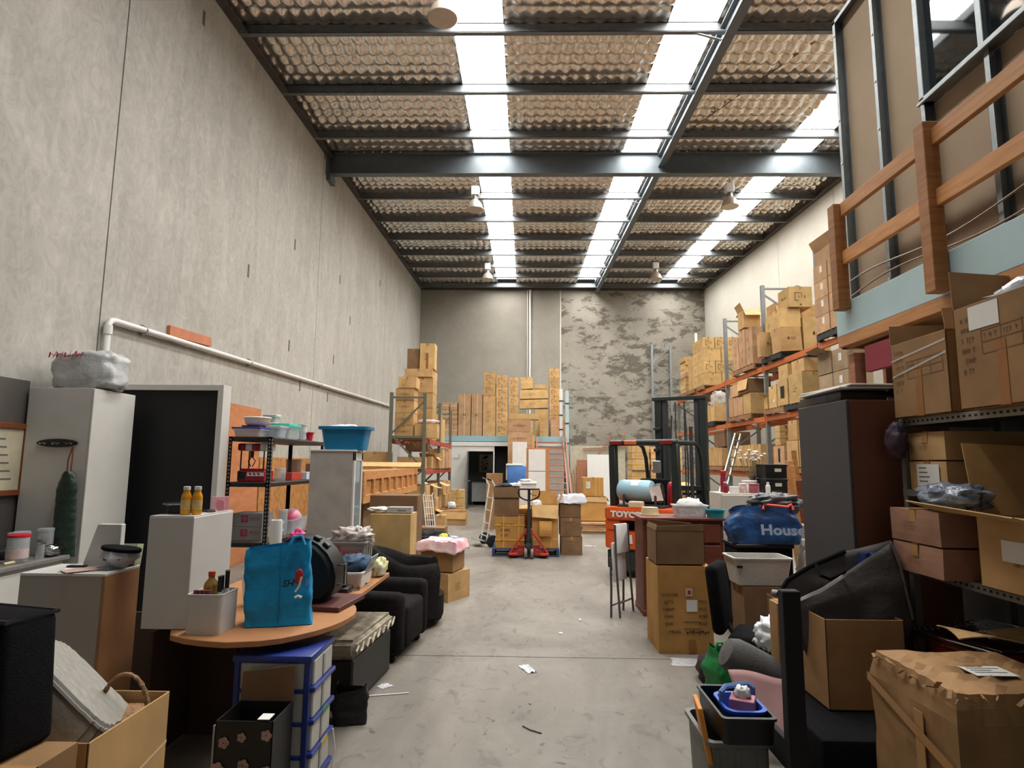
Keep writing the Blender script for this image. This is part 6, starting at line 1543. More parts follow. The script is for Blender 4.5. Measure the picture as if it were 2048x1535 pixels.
open_tub('cup', 'clear cup at the shelf front beside the teal-lidded tub', 'cup', (-2.72, 7.55 - .0, zs_), .075, .075, .1, 'tub_clear', r=.035)
open_tub('cup', 'bright red plastic cup on the corner of the top black shelf', 'cup', (-2.74, 7.85, zs_), .09, .09, .11, 'cup_red', r=.043, taper=.75)
open_tub('cup', 'tall white cup behind the red one on the black shelving', 'cup', (-2.9, 8.05, zs_), .1, .1, .22, 'film_white', r=.048)
solo('lid', 'loose black lid lying near the red cup', 'lid', M().rounded(-.07, .07, -.08, .08, 0, .015, .006), 'black_plastic', (-2.78, 7.68, zs_))
zs_ = SZ[2] + .001
t = thing('claw_machine_toy', 'red toy claw machine with a striped canopy on the black shelving', 'toy', (-2.93, 6.75, zs_))
mat('toy_red', '#a31c2c', .35)
M().prism([(-.15, -.12), (.15, -.12), (.15, .12), (-.15, .12)], 0, .12).prism([(-.13, -.1), (.13, -.1), (.13, .12), (-.13, .12)], .12, .14).build('base', 'toy_red', t, bevel=.01)
M().box(-.14, -.06, -.128, -.118, .03, .11).build('prize_door', 'black_plastic', t); M().slab([(-.04, -.1255, .06), (.14, -.1255, .06), (.14, -.122, .10), (-.04, -.122, .10)], .006).build('control_panel', 'white_plastic', t)
for k in range(3): M().cyl((.0 + k * .045, -.125, .08), (.0 + k * .045, -.155, .09), .008, n=8).build('joystick', 'black_plastic', t)
for sx in (-1, 1):
    for sy in (-1, 1): M().cyl((sx * .125, sy * .1, .12), (sx * .125, sy * .1, .33), .008, n=8).build('post', 'black_plastic', t)
for k in range(4):
    M().rounded(-.16 + k * .08, -.08 + k * .08, -.13, .13, .33, .41, .02).build('canopy', 'toy_red' if k % 2 == 0 else 'white_plastic', t, smooth=True)
M().tube([(-.05, 0, .33), (-.05, 0, .26)], .02, 8).tube([(-.05, 0, .27), (-.09, 0, .22), (-.06, 0, .16)], .006, 5).tube([(-.05, 0, .27), (-.01, 0, .22), (-.04, 0, .16)], .006, 5).build('claw', 'black_plastic', t, smooth=True)
bottle('candle_jar', 'clear glass box with a lid inside the middle black shelf, beside the toy', 'jar', (-2.75, 6.98, zs_), .06, .13, 'tub_clear', 'tub_clear', squat=True)
solo('box', 'flat red snack box standing before the dark glass jar', 'box', M().rounded(-.06, .06, -.17, .17, 0, .09, .003), mat('box_red', '#a8382c', .45, 0, .25, 14), (-2.75, 7.35, zs_))
t = bottle('candle_jar', 'big smoky glass jar behind the flat red snack box', 'jar', (-2.84, 7.5 + .12, zs_), .09, .22, 'smoke_glass', 'smoke_glass', squat=True)
solo('box', 'white and blue small box at the far end of the middle black shelf', 'box', M().rounded(-.05, .05, -.11, .11, 0, .09, .003), mat('box_blue_white', '#b9c0cc', .45, 0, .2, 9), (-2.74, 7.78, zs_))
bottle('candle_jar', 'grey glass jar at the far upright of the black shelving', 'jar', (-2.76, 8.02, zs_), .07, .19, 'smoke_glass', 'tub_clear', squat=True)
zs_ = SZ[1] + .001
mat('post_grey', '#8b8985', .6, 0, .05); mat('post_red', '#a8304a', .5)
def logo(parent, x, y, z, s, rot):
    lg = M().box(-s / 2, s / 2, -s / 2, s / 2, 0, .001).build('logo', 'post_red', parent); lg.location = (x, y, z); lg.rotation_euler = rot
    rg = M().tube([(s * .28 * math.cos(a), s * .28 * math.sin(a), .002) for a in np.linspace(R(-60), R(200), 14)], s * .05, 5).box(-s * .05, s * .05, -s * .3, s * .1, .001, .003).tube([(-.02 * s, .1 * s, .002), (s * .12, .02 * s, .002), (-.02 * s, -.06 * s, .002)], s * .05, 5); rg.build('emblem', 'post_grey', lg)
for k in range(2):
    c_ = thing('parcel_box', ('lower', 'upper')[k] + ' grey parcel box with a red post emblem on the black shelving', 'box', (-2.94, 6.78, zs_ + k * .145))
    M().rounded(-.16, .16, -.14, .14, 0, .143, .004).build('box', 'post_grey', c_)
    logo(c_, -.03, -.1415, .085, .075, (PI / 2, 0, 0)); text('lettering', 'POST', .045, 'post_red', c_, (.085, -.1415, .085), (PI / 2, 0, 0), .0006)
for k in range(2): lidded('%s clear takeaway tub in front of the parcel boxes' % ('lower', 'upper')[k], (-2.88, 6.595, zs_ + k * .07) if 0 else (-2.80, 7.02, zs_ + k * .085), .17, .14, .065, 'tub_clear', 'tub_clear')
t = open_tub('storage_tub', 'long clear tub holding a pink helmet on the lower black shelf', 'tub', (-2.85, 7.6, zs_), .28, .6, .16, 'tub_clear', r=.03)
solo('helmet', 'bright pink and grey child helmet in the long clear tub', 'helmet', M().blob((0, 0, 0), (.11, .15, .12), .06, 1.5, 71, 26, 16, 2.0), mat('hot_pink', '#cc2f62', .35, 0, 0, 3, hex2='#b9b4bd'), (-2.83, 7.62, zs_ + .15), smooth=True)
bottle('jar', 'tall clear jar between the parcel boxes and the long tub', 'jar', (-2.78, 7.2, zs_), .055, .26, 'tub_clear', 'tub_clear', squat=True)
# glass-doored cabinet with a blue bin on top
gx0, gx1, gy0, gy1, gz1 = -2.14, -1.69, 6.18, 6.50, 1.745
t = thing('display_cabinet', 'narrow white cabinet with a glass door, under the blue bin', 'cabinet', (0, 0, 0))
M().box(gx0, gx1 - .02, gy0, gy1, 0, gz1).build('body', mat('cabinet_warm', '#b5afa6', .45), t, bevel=.004)
df = M()
for y0, y1, z0, z1 in ((gy0, gy0 + .05, .1, gz1 - .01), (gy1 - .05, gy1, .1, gz1 - .01), (gy0, gy1, .1, .4), (gy0, gy1, gz1 - .09, gz1 - .01)): df.box(gx1 - .019, gx1, y0, y1, z0, z1)
df.build('door', 'white_gloss', t, bevel=.002); M().box(gx1 - .013, gx1 - .008, gy0 + .05, gy1 - .05, .4, gz1 - .09).build('glass', mat('door_glass', '#7c8a90', .08, 0, .03), t)
M().box(gx1, gx1 + .02, gy0 + .015, gy0 + .03, .8, 1.0).build('handle', 'chrome', t)
M().box(gx0 - .01, gx1 + .01, gy0 - .01, gy1 + .01, gz1, gz1 + .018).build('top', 'white_gloss', t, bevel=.003)
t = open_tub('storage_bin', 'bright blue lidless plastic bin on top of the glass-doored cabinet', 'bin', (-1.83, 6.35, gz1 + .019), .46, .30, .235, mat('bin_blue', '#1478a8', .4, 0, .06), r=.03, taper=.86, lip=.03)
solo('cloth', 'white cloth just showing over the rim of the blue bin', 'cloth', M().blob((0, 0, 0), (.15, .1, .05), .25, 3, 73), 'cloth_white', (-1.85, 6.35, gz1 + .23), smooth=True)
# desk
DT = .742
t = thing('desk', 'oak laminate desk with a rounded near end, crowded with household things', 'desk', (0, 0, 0))
rim = [(340, 1268), (367, 1275), (405, 1280), (451, 1283), (518, 1280), (560, 1275), (595, 1268), (630, 1260), (659, 1251), (680, 1243), (696, 1235), (707, 1228), (712, 1221), (713, 1215), (711, 1209.5), (699, 1203), (779, 1144)]
poly = [(p_.x, p_.y) for p_ in (AZ(u, v, DT) for u, v in rim)] + [(-1.9, 5.28), (-2.16, 5.0), (-2.16, 3.95), (-1.96, 3.55)]
M().prism(poly, DT - .032, DT - .001).build('top', 'laminate_oak', t, bevel=.003)
M().box(-2.05, -2.03, 3.5, 4.9, .02, DT - .034).build('modesty_panel', mat('panel_umber', '#3a241a', .6), t)
M().box(-2.52, -1.55, 3.93, 3.95, .0, DT - .034).build('front_panel', 'panel_umber', t)  # desk panel, widened past the top to darken the gap beside it
M().box(-2.1, -1.9, 5.15, 5.18, .0, DT - .034).build('end_panel', 'laminate_oak', t)
M().cyl((-1.72, 3.95, 0), (-1.72, 3.95, DT - .034), .04).build('leg', 'black_plastic', t, smooth=True)
zt = DT
# white laminate box on the desk
wb_ = thing('white_box_cabinet', 'tall plain white box cabinet standing on the rounded desk end', 'cabinet', (-1.935, 3.65, zt))
M().box(-.125, .125, -.23, .23, .001, .593).build('body', 'white_laminate', wb_, bevel=.003)
M().box(-.123, .123, -.228, .228, .593, .600).build('top', 'white_gloss', wb_)
z_ = zt + .602
t = thing('dish', 'black foil-rimmed takeaway dish on the white box cabinet', 'dish', (-1.99, 3.60, z_)); M().prism([(.06 * 1.25 * math.cos(a), .06 * math.sin(a)) for a in np.linspace(0, 2 * PI, 24, endpoint=False)], 0, .045).build('base', 'black_plastic', t, smooth=True); M().lathe([(.075, .042), (.092, .05), (.09, .058), (.07, .056)], n=28).build('foil_rim', 'chrome', t, smooth=True)
for k, x in enumerate((-1.905, -1.852)):
    t = bottle('juice_bottle', ('nearer the dish', 'nearer the pink box')[k] + ', one of two orange juice bottles with white caps', 'bottle', (x, 3.50 + .02 * k, z_), .027, .155, mat('juice', '#d8931f', .15, 0, .05), 'white_gloss', .6, labelm=mat('juice_label', '#cfae6a', .5, 0, .2, 40))
t = thing('trinket_box', 'small clear pink box with a pink figure inside, on the white box cabinet', 'box', (-1.855, 3.80, z_)); M().rounded(-.04, .04, -.035, .035, 0, .085, .004).build('box', mat('clear_pink', '#e8a9b4', .15, 0, .03, alpha=.45), t); M().blob((0, 0, .035), (.025, .022, .035), .2, 3, 5, flat=.002).build('figure', mat('figure_pink', '#d98a94', .5), t, smooth=True)
solo('earphones', 'black coiled cable lying beside the pink box', 'cable', M().tube([(.05 * math.cos(a), .03 * math.sin(a), .006 + .002 * (k % 3)) for k, a in enumerate(np.linspace(0, 4 * PI, 30))], .006, 6), 'black_plastic', (-1.87, 3.66, z_), smooth=True)
# small rounded white box with cosmetics
t = open_tub('cosmetics_box', 'small white rounded box full of nail polish on the desk edge', 'box', (-1.675, 3.36 + .06, zt), .19, .20, .205, 'white_laminate', r=.012, taper=.98, lip=.002)
M().box(-.082, .082, -.085, .085, .10, .105).build('shelf', 'white_laminate', t)
zc = zt + .107
bottle('perfume_bottle', 'round gold bottle with a red neck in the cosmetics box', 'bottle', (-1.69, 3.42, zc), .038, .20, mat('gold', '#b08a4a', .25, .6), mat('neck_red', '#b8401f', .3), .42)
for k, (dx, dy, h) in enumerate(((.055, -.03, .18), (.06, .06, .2), (.075, .03, .2), (.02, .07, .17))):
    p_ = thing('nail_polish', ('nearest', 'farthest', 'outermost', 'inner')[k] + ' black-capped nail polish in the cosmetics box', 'bottle', (-1.675 + dx * .8, 3.42 + dy * .8, zc)); M().lathe([(.014, 0), (.015, .01), (.015, h * .5), (.008, h * .56)], n=12).build('bottle', 'tub_clear', p_, smooth=True); M().lathe([(.0115, h * .55), (.0115, h)], n=12).build('cap', 'black_plastic', p_, smooth=True)
for k in range(4):
    p_ = thing('pink_jar', ('first', 'second', 'third', 'last')[k] + ' of the tiny pink jars along the cosmetics box front, counted from the white cabinet', 'jar', (-1.735 + k * .024, 3.35, zc)); M().lathe([(.012, 0), (.013, .005), (.013, .09), (.008, .095)], n=12).build('jar', mat('jar_pink', '#d8a5a3', .3), p_, smooth=True); M().lathe([(.0125, .092), (.0125, .115)], n=12).build('lid', mat('lid_wine', '#7d3540', .3), p_, smooth=True)
# cyan shopping bag
bag = carrier('shopping_bag', 'bright cyan shopping bag standing on the rounded desk end', (-1.375, 3.60, zt + .001), .355, .19, .43, 'bag_cyan', R(16), 7, lean=(-.03, .03), bulge=-.004, sagtop=.0, e=.2, crease=.014, slant=.022)
M().tube([(0, -.105, .02), (.004, -.112, .2), (-.01, -.075, .43)], .004, 5).build('seam', mat('cyan_dark', '#086a94', .5), bag, smooth=True)
M().tube([(.04, -.07, .43), (.06, -.06, .475), (.10, -.05, .48), (.12, -.07, .43)], .012, 6).build('handle', 'bag_cyan', bag, smooth=True)
text('lettering', 'SH', .05, 'black_plastic', bag, (.045, -.142, .235), (R(84), 0, 0), .002, shear=.2, bold=.001)
text('lettering', 'E', .05, mat('faded_violet', '#6a7fc0', .5), bag, (.142, -.132, .238), (R(84), 0, R(20)), .002, shear=.2)
em = M().blob((.1, -.139, .27), (.022, .004, .04), .2, 2, 3, 14, 8); em.build('emblem', mat('emblem_red', '#b5303a', .5), bag, smooth=True)
M().tube([(.115, -.143, .27), (.105, -.145, .22), (.085, -.146, .19)], .006, 5).tube([(.085, -.146, .16), (.1, -.145, .17), (.12, -.143, .16)], .008, 5).build('emblem', 'white_gloss', bag, smooth=True)
# black domed case on a brown plate
solo('wooden_plate', 'dark brown square plate under the domed black case', 'plate', M().rounded(-.16, .16, -.2, .2, 0, .028, .004), mat('plate_brown', '#5a2f28', .5), (-1.24, 4.06, zt + .001), R(-8))
t = thing('domed_case', 'glossy black domed case with clasps behind the cyan shopping bag', 'case', (-1.38, 4.06, zt + .032))
cs = M()
prof = [(-.16, 0), (-.16, .34), (-.12, .385), (-.05, .40), (.02, .39), (.09, .355), (.15, .30), (.19, .235), (.21, .16), (.205, .09), (.18, .04), (.14, .0)]
cs.prism(prof, -.14, .14, Matrix.Rotation(PI / 2, 4, 'X')); cs.build('shell', mat('gloss_black', '#0f1011', .5, 0, .05, spec=.3), t, bevel=.03, smooth=True, seg=3)
for a_, b_ in (((.06, .372), 25), ((.12, .33), 40)): c_ = M().cbox((a_[0], -.03, a_[1] + .012), (.045, .05, .022), (0, R(b_), 0)); c_.build('clasp', 'black_plastic', t, bevel=.004)
M().tube([(.2, -.05, .1), (.25, -.05, .1), (.25, -.05, .22), (.2, -.05, .22)], .008, 6).build('bracket', 'chrome', t, smooth=True)
# phones, basket and crate farther along
t = thing('cordless_phone', 'black cordless phone and charger with wires beyond the domed case', 'phone', (-1.26, 4.42, zt)); M().rounded(-.06, .06, -.08, .08, .001, .04, .01).build('charger', 'black_plastic', t, smooth=True); M().rounded(-.03, .03, -.02, .02, .03, .2, .012).build('handset', 'black_plastic', t, smooth=True); M().tube([(.05, 0, .01), (.1, .08, .008), (.06, .2, .008), (.1, .3, .008)], .005, 5).build('cord', 'black_plastic', t)
M().rounded(-.095, -.065, -.05, .05, .001, .17, .01).build('frame', 'chrome', t, smooth=True)
t = open_tub('basket', 'white plastic basket of blue cloth and magazines on the desk', 'basket', (-1.255, 4.72, zt + .001), .19, .34, .11, 'white_plastic', r=.015, taper=.9)
solo('cloth', 'folded blue cloth heaped in the white basket on the desk', 'cloth', M().blob((0, 0, 0), (.1, .13, .06), .35, 3.5, 81), mat('cloth_blue', '#4a6a86', .85, 0, 0, 10, hex2='#2c3440'), (-1.26, 4.72, zt + .15), smooth=True)
solo('magazine', 'thin grey magazine slanting out of the white basket', 'magazine', M().box(-.003, .003, -.12, .12, 0, .2), mat('mag', '#8b93a0', .3, 0, .3, 12), (-1.19, 4.74, zt + .02), rot=(0, R(22), 0))
solo('tin', 'small white floral tin at the near end of the white basket', 'tin', M().rounded(-.04, .04, -.03, .03, 0, .1, .01), mat('tin_floral', '#cdbfbf', .4, 0, .5, 22), (-1.30, 4.49, zt + .001), smooth=True)
px0_, px1_, py0_, py1_ = -1.60, -1.24, 4.93, 5.2
t = open_tub('parcel_crate', 'open grey post crate with a red emblem at the far end of the desk', 'crate', ((px0_ + px1_) / 2, (py0_ + py1_) / 2, zt + .001), px1_ - px0_, py1_ - py0_, .275, 'post_grey', r=.012, taper=.97, lip=.012)
logo(t, -.06, -.139, .19, .095, (PI / 2, 0, 0)); text('lettering', 'POST', .07, 'post_red', t, (.085, -.139, .19), (PI / 2, 0, 0), .001)
for k in range(3): M().box(.175, .186, -.1 + k * .07, -.085 + k * .07, .02, .25).build('rib', 'post_grey', t)
solo('plastic_bag', 'clear bag of tinsel and white scraps heaped in the grey post crate', 'bag', M().blob((0, 0, 0), (.15, .1, .08), .4, 4, 83, 40, 22), mat('tinsel', '#bdb2ab', .35, 0, .4, 22), (-1.37, 5.08, zt + .29), smooth=True)
t = lidded('translucent pink tub beside the post crate', (-1.66, 4.62, zt + .001), .15, .15, .30, mat('tub_pink', '#dcbcba', .3, 0, .05), 'film_white')
solo('bow', 'hot pink knotted bow on the lid of the translucent tub', 'bow', M().blob((0, 0, .03), (.055, .05, .035), .45, 3, 85, flat=.001).blob((0, 0, .065), (.025, .022, .03), .3, 3, 86), mat('bow_pink', '#d94c86', .4), (-1.66, 4.62, zt + .32), smooth=True)
lidded('low white tub with a pale lid beside the translucent pink tub', (-1.72, 4.40, zt + .001), .16, .14, .20, 'white_plastic', 'white_gloss')
t = thing('paper_roll', 'tall white paper roll standing on the desk before the black shelving', 'roll', (-1.66, 4.2, zt + .001)); M().lathe([(.036, 0), (.038, .01), (.038, .50), (.036, .51)], n=20).build('roll', 'paper', t, smooth=True); M().lathe([(.015, .508), (.016, .514)], n=12).build('core', 'card_tan', t)
t = thing('flower_pot', 'small pot of pale artificial flowers beside the white box cabinet', 'plant', (-1.72, 4.0, zt + .001)); M().lathe([(.04, 0), (.055, .12), (.06, .2)], n=18).build('pot', 'white_gloss', t, smooth=True)
q = nrand(); fw = M()
for k in range(12): fw.blob((q.uniform(-.04, .04), q.uniform(-.04, .04), .22 + q.uniform(0, .09)), (.02, .02, .016), .3, 3, k, 8, 6)
fw.build('blossom', mat('blossom', '#d8cfa0', .7, 0, .2), t, smooth=True)
solo('bag_and_packet', 'clear bag over a yellow packet on the far end of the desk', 'packet', M().blob((0, 0, .05), (.13, .1, .07), .4, 3, 87, flat=.002), mat('packet_yellow', '#d8d6bf', .4, 0, 0, 4, .5, 14, hex2='#c2c23c'), (-1.22, 5.06 + .22 if 0 else 4.98, zt + .001), smooth=True) if 0 else solo('packet', 'white and yellow packet at the far tip of the desk', 'packet', M().blob((0, 0, .06), (.05, .12, .07), .35, 3, 87, flat=.002), mat('packet_yellow', '#dcdccb', .4, 0, 0, 4, .5, 14, hex2='#c2c23c'), (-1.155, 5.10, zt + .001), smooth=True)
# white unit with a wooden side, papers and a cap on top
ux0, ux1, uy0, uy1, uz1 = -2.70, -2.235, 3.36, 3.66, 1.04
t = thing('white_unit', 'white laminate unit with a raw timber side, papers and a cap on top', 'cabinet', (0, 0, 0))
M().box(ux0, ux1 - .018, uy0, uy1, 0, uz1 - .015).build('body', mat('laminate_grey', '#a49e94', .5, 0, .03), t, bevel=.002)
M().box(ux1 - .018, ux1, uy0, uy1, 0, uz1 - .015).build('side_panel', mat('chip_oak', '#a2744c', .6, 0, .12, 5), t, bevel=.002)
M().box(ux0, ux1, uy0 - .002, uy1, uz1 - .015, uz1).build('top', 'white_gloss', t, bevel=.002)
zu = uz1 + .001
solo('brochure_stand', 'white sloping stand on the white unit in front of the black panel', 'stand', M().prism([(-.12, 0), (.09, 0), (.09, .235), (-.05, .235)], -.02, .02, Matrix.Rotation(PI / 2, 4, 'X')), 'white_laminate', (-2.41, 3.61, zu), bevel=.003)
for k, (x, y, rz, m_, nm) in enumerate(((-2.45, 3.47, .3, 'paper', 'white printed sheet'), (-2.36, 3.52, -.2, 'mag', 'bluish brochure'), (-2.42, 3.44, .9, 'sticker_pink', 'pinkish leaflet'))):
    solo('leaflet', nm + ' lying on top of the white unit', 'paper', M().box(-.09, .09, -.06, .06, 0, .002), m_, (x, y, zu + .0025 * k), rz)
solo('phone', 'small black phone lying behind the leaflets on the white unit', 'phone', M().rounded(-.05, .05, -.02, .02, 0, .01, .004), 'black_plastic', (-2.53, 3.55, zu))
t = thing('cap', 'grey and black peaked cap with printed numbers on the white unit', 'cap', (-2.275, 3.54, zu))
M().lathe([(.018, 0), (.03, .004), (.105, .062), (.09, .10), (.05, .11)], n=7, rot=Matrix.Rotation(.2, 3, 'Z')).build('crown', mat('cap_grey', '#b5b3b4', .8), t)
M().prism([(.11 * math.cos(a), .07 * math.sin(a) - .02) for a in np.linspace(0, 2 * PI, 22, endpoint=False)], .098, .118, Matrix.Rotation(R(6), 4, 'Y')).build('peak', 'black_fabric', t, bevel=.004)
text('lettering', '16', .035, 'black_plastic', t, (-.035, -.087, .062), (R(62), 0, R(-20)), .002); text('lettering', '4', .035, 'black_plastic', t, (.038, -.083, .062), (R(62), 0, R(22)), .002)
solo('notepad', 'pale green notepad behind the cap on the white unit', 'paper', M().box(-.04, .04, -.03, .03, 0, .12), mat('note_green', '#b5bf9f', .7), (-2.28, 3.64, zu), rot=(R(-8), 0, 0))
# blue-framed drawer tower
dx0, dx1, dy0, dy1 = -1.47, -1.08, 3.27, 3.64
t = thing('drawer_tower', 'plastic drawer tower with a blue frame and white drawers under the desk end', 'drawers', (0, 0, 0))
mat('frame_blue', '#20347e', .35, 0, .06); mat('drawer_white', '#b9b7ac', .35, 0, .04)
M().rounded(dx0 - .01, dx1 + .012, dy0 - .01, dy1 + .01, .625, .665, .012).build('top', 'frame_blue', t, smooth=True)
fr = M()
for x in (dx0, dx1 - .03):
    for y in (dy0, dy1 - .03): fr.box(x, x + .03, y, y + .03, 0, .63)
for k in range(4): z = .01 + k * .158; fr.box(dx0 + .005, dx1 - .005, dy0 + .002, dy0 + .02, z - .008, z + .012).box(dx0 + .005, dx1 - .005, dy1 - .02, dy1 - .002, z - .008, z + .012)
fr.build('frame', 'frame_blue', t, bevel=.004)
M().box(dx0 + .02, dx1 - .02, dy0 + .012, dy1 - .012, .02, .62).build('side_panel', 'drawer_white', t)
for k in range(4):
    z = .012 + k * .158
    d_ = M().box(dx1 - .02, dx1 + .012, dy0 + .035, dy1 - .035, z + .02, z + .145).build('drawer', 'drawer_white', t, bevel=.006)
    M().box(dx1 - .01, dx1 + .028, dy0 + .01, dy1 - .01, z - .004, z + .022).build('lip', 'frame_blue', t, bevel=.005)
    M().box(dx1 + .008, dx1 + .016, (dy0 + dy1) / 2 - .015, (dy0 + dy1) / 2 + .015, z + .03, z + .14).build('handle', mat('handle_grey', '#8f8f8c', .4), d_)
    if k in (1, 2): M().box(dx1 + .026, dx1 + .0295, dy0 + .15, dy0 + .25, z - .002, z + .02).build('label', mat('label_%d' % k, ('#000000', '#c8a82c', '#2f7a45')[k], .5), t)
# printed black carton with its lid up
t = open_carton('black printed carton with a brown lid standing open before the drawer tower', -1.415, -1.14, 2.98, 3.24, 0, .46, 'dark', flaps={'b': 2}, flaplen=.15, name='printed_carton')
mat('print_black', '#1d1b1b', .5, 0, .2)
for c_ in t.children:
    if c_.name.startswith('body'): c_.data.materials[0] = MATS['print_black']
t_ = M().box(.06, .115, -.128, -.06, .465, .468).build('inner_tab', 'paper', t)
pm = M(); q = nrand()
for k in range(9):
    x, z = -.1 + .1 * (k % 3) + q.uniform(-.02, .02), .38 - .12 * (k // 3) + q.uniform(-.02, .02); r_ = q.uniform(.018, .034)
    for j in range(5): a = 2 * PI * j / 5; pm.add([(x + r_ * .6 * math.cos(a) + r_ * .5 * math.cos(b), -.1325 - .0002 * j, z + r_ * .6 * math.sin(a) + r_ * .5 * math.sin(b)) for b in np.linspace(0, 2 * PI, 10, endpoint=False)], [tuple(range(10))])
pm.build('flower_print', mat('print_blush', '#a3867c', .6, 0, .35, 20), t)
solo('acrylic_sheet', 'clear acrylic panel stood against the black printed carton', 'panel', M().box(-.008, 0, -.1, .1, 0, .42), 'film_milky', (-1.43, 3.12, .002))
# bottom corner: cartons, quilted pack, black box, basket handle
ct = open_carton('wide open carton with cream straps at the near edge of the floor', -2.02, -1.455, 2.18, 2.67, 0, .70, 'tan', flaps={'l': 100}, straps=(), flaplen=.2)
sm = M()
for z0, z1 in ((.42, .50), (.20, .30)): sm.add([(.2795, -.24, z0), (.2795, .24, z1), (.2795, .24, z1 + .012), (.2795, -.24, z0 + .012)], [(0, 1, 2, 3)])
sm.build('strap', 'strap_cream', ct)
bk = thing('wicker_basket', 'wicker basket with a twisted cane handle inside the wide open carton', 'basket', (-1.57, 2.54, .46)); bk.scale = (.75, .75, .75)
M().lathe([(.09, 0), (.11, .02), (.13, .26), (.125, .27)], n=24).build('basket', mat('wicker', '#8f6b48', .7, 0, .3, 40, .5, 60), bk, smooth=True)
for ph in (0, PI):
    M().tube([((.125 + .006 * math.cos(k * .9 + ph)) * math.cos(a), .006 * math.sin(k * .9 + ph), .27 + .19 * math.sin(a) * 1.0) for k, a in enumerate(np.linspace(0, PI, 44))], .009, 6).build('handle', 'wicker', bk, smooth=True)
qp = thing('bedding_pack', 'quilted clear plastic pack of white bedding slanting out of the carton', 'bedding', (-1.76, 2.44, .72), rot=(R(-14), R(42), R(4)))
def qf(u, v):
    a = 2 * PI * u
    e = .35; x = math.copysign(abs(math.cos(a)) ** e, math.cos(a)); y = math.copysign(abs(math.sin(a)) ** e, math.sin(a))
    k = 1 - .12 * (abs(v - .5) * 2) ** 4 + .02 * math.sin(24 * a) 
    return (.24 * x * k, .17 * y * k, (v - .5) * .22)
mb = M().grid(qf, 72, 10); 
for s_ in (0, 1): ring = [qf(i / 72, s_) for i in range(72)]; mb.add(ring, [tuple(range(72)) if s_ else tuple(range(71, -1, -1))])
mb.build('pack', mat('bed_white', '#98938a', .35, 0, .06, 8, .3, 20), qp, smooth=True)
pip = M()
for s_ in (.08, .92): pip.tube([qf(i / 72, s_) for i in range(72)], .009, 6, closed=True)
pip.build('piping', mat('pip_grey', '#7f7a73', .5), qp, smooth=True)
bc = thing('fabric_cube', 'big black fabric storage cube tilted at the picture edge', 'storage cube', (-1.78, 2.05, .742), rot=(R(-2), R(3), R(-4)))
cbm = M().rounded(-.30, .22, -.10, .12, 0, .41, .03, 3)
cbm.v = [(x - (.06 * z / .41 if x > 0 else 0), y, z) for x, y, z in cbm.v]; cbm.build('cube', 'black_fabric', bc, smooth=True)
M().tube([(-.29, -.09, .405), (.16, -.09, .405), (.16, .11, .405), (-.29, .11, .405)], .008, 6, closed=True).build('piping', 'black_plastic', bc)
carton('brown carton with a taped top at the bottom corner of the picture', -2.05, -1.45, 1.72, 2.14, 0, .735, 'brown')

# ================================================================== near right: shelving, wardrobe, boxes
wx0, wx1, wy0, wy1, wz = 2.09, 2.74, 4.02, 4.72, 2.075
t = thing('wardrobe', 'tall dark wardrobe with a charcoal door and brown side', 'wardrobe', (0, 0, 0))
M().box(wx0 + .02, wx1, wy0, wy1, 0, wz).build('body', mat('ward_brown', '#5d3524', .55, 0, .1, 4), t, bevel=.003)
M().box(wx0, wx0 + .019, wy0, wy1, .06, wz).build('door', mat('ward_grey', '#3e3d3f', .55, 0, .06), t, bevel=.003)
t = thing('black_tray_box', 'long black box with pale sheets on top of the wardrobe', 'box', (2.29, 4.42, wz + .001)); M().rounded(-.17, .14, -.28, .34, 0, .075, .008).build('box', mat('box_ink', '#15191a', .3), t, smooth=True); M().box(-.172, -.168, -.1, .1, .02, .055).build('label', mat('label_navy', '#26346a', .4), t)
for k in range(2): solo('flat_board', ('lower', 'upper')[k] + ' thin white board lying on the long black box over the wardrobe', 'board', M().rounded(-.2, .2, -.36, .30, 0, .012, .003), 'white_gloss', (2.28 + .02 * k, 4.40 - .03 * k, wz + .078 + k * .016), R(-2 + 5 * k))
t = thing('seat_shell', 'black moulded plastic seat shell tipped on top of the wardrobe', 'chair seat', (2.58, 4.2, wz + .001))
def ss(u, v):
    x = (u - .5) * .42; s = v
    y = -.15 + .3 * min(1, s * 1.6); z = .02 + .02 * math.cos(s * 6) + max(0, s - .55) * .62
    z += .07 * abs(u - .5) ** 2 * 4
    return (y * 1.1, x, z + .0)
mb = M().grid(ss, 16, 18); o = mb.build('shell', 'black_plastic', t, smooth=True); o.modifiers.new('s', 'SOLIDIFY').thickness = .012
M().tube([(.1, -.2, .0), (.14, -.2, .13), (.14, .2, .13), (.1, .2, .0)], .009, 6).build('frame', 'steel_dark', t)
# slotted steel shelving under the mezzanine
HX0, HX1, HY0, HY1 = 2.36, 2.96, 1.3, 3.92
HZ = [.12, 1.05, 1.94]
t = thing('slotted_shelving', 'grey slotted steel shelving loaded with cartons beneath the mezzanine', 'shelving', (0, 0, 0))
mat('shelf_grey', '#7d7a72', .45, .4, .12)
for x in (HX0, HX1 - .04):
    for y in (HY0, HY1 - .04): M().box(x, x + .04, y, y + .04, 0, 1.96).build('upright', 'shelf_grey', t)
for z in HZ:
    s_ = M().box(HX0, HX1, HY0, HY1, z - .008, z).box(HX0 - .002, HX0 + .002, HY0, HY1, z - .045, z).box(HX0, HX1, HY1 - .003, HY1, z - .045, z)
    s_.build('shelf', 'shelf_grey', t)
    h_ = M()
    for k in range(60): y = HY0 + .05 + k * .043; h_.box(HX0 - .0035, HX0 - .002, y, y + .018, z - .028, z - .016)
    h_.build('hole_pattern', 'black_matte', t)
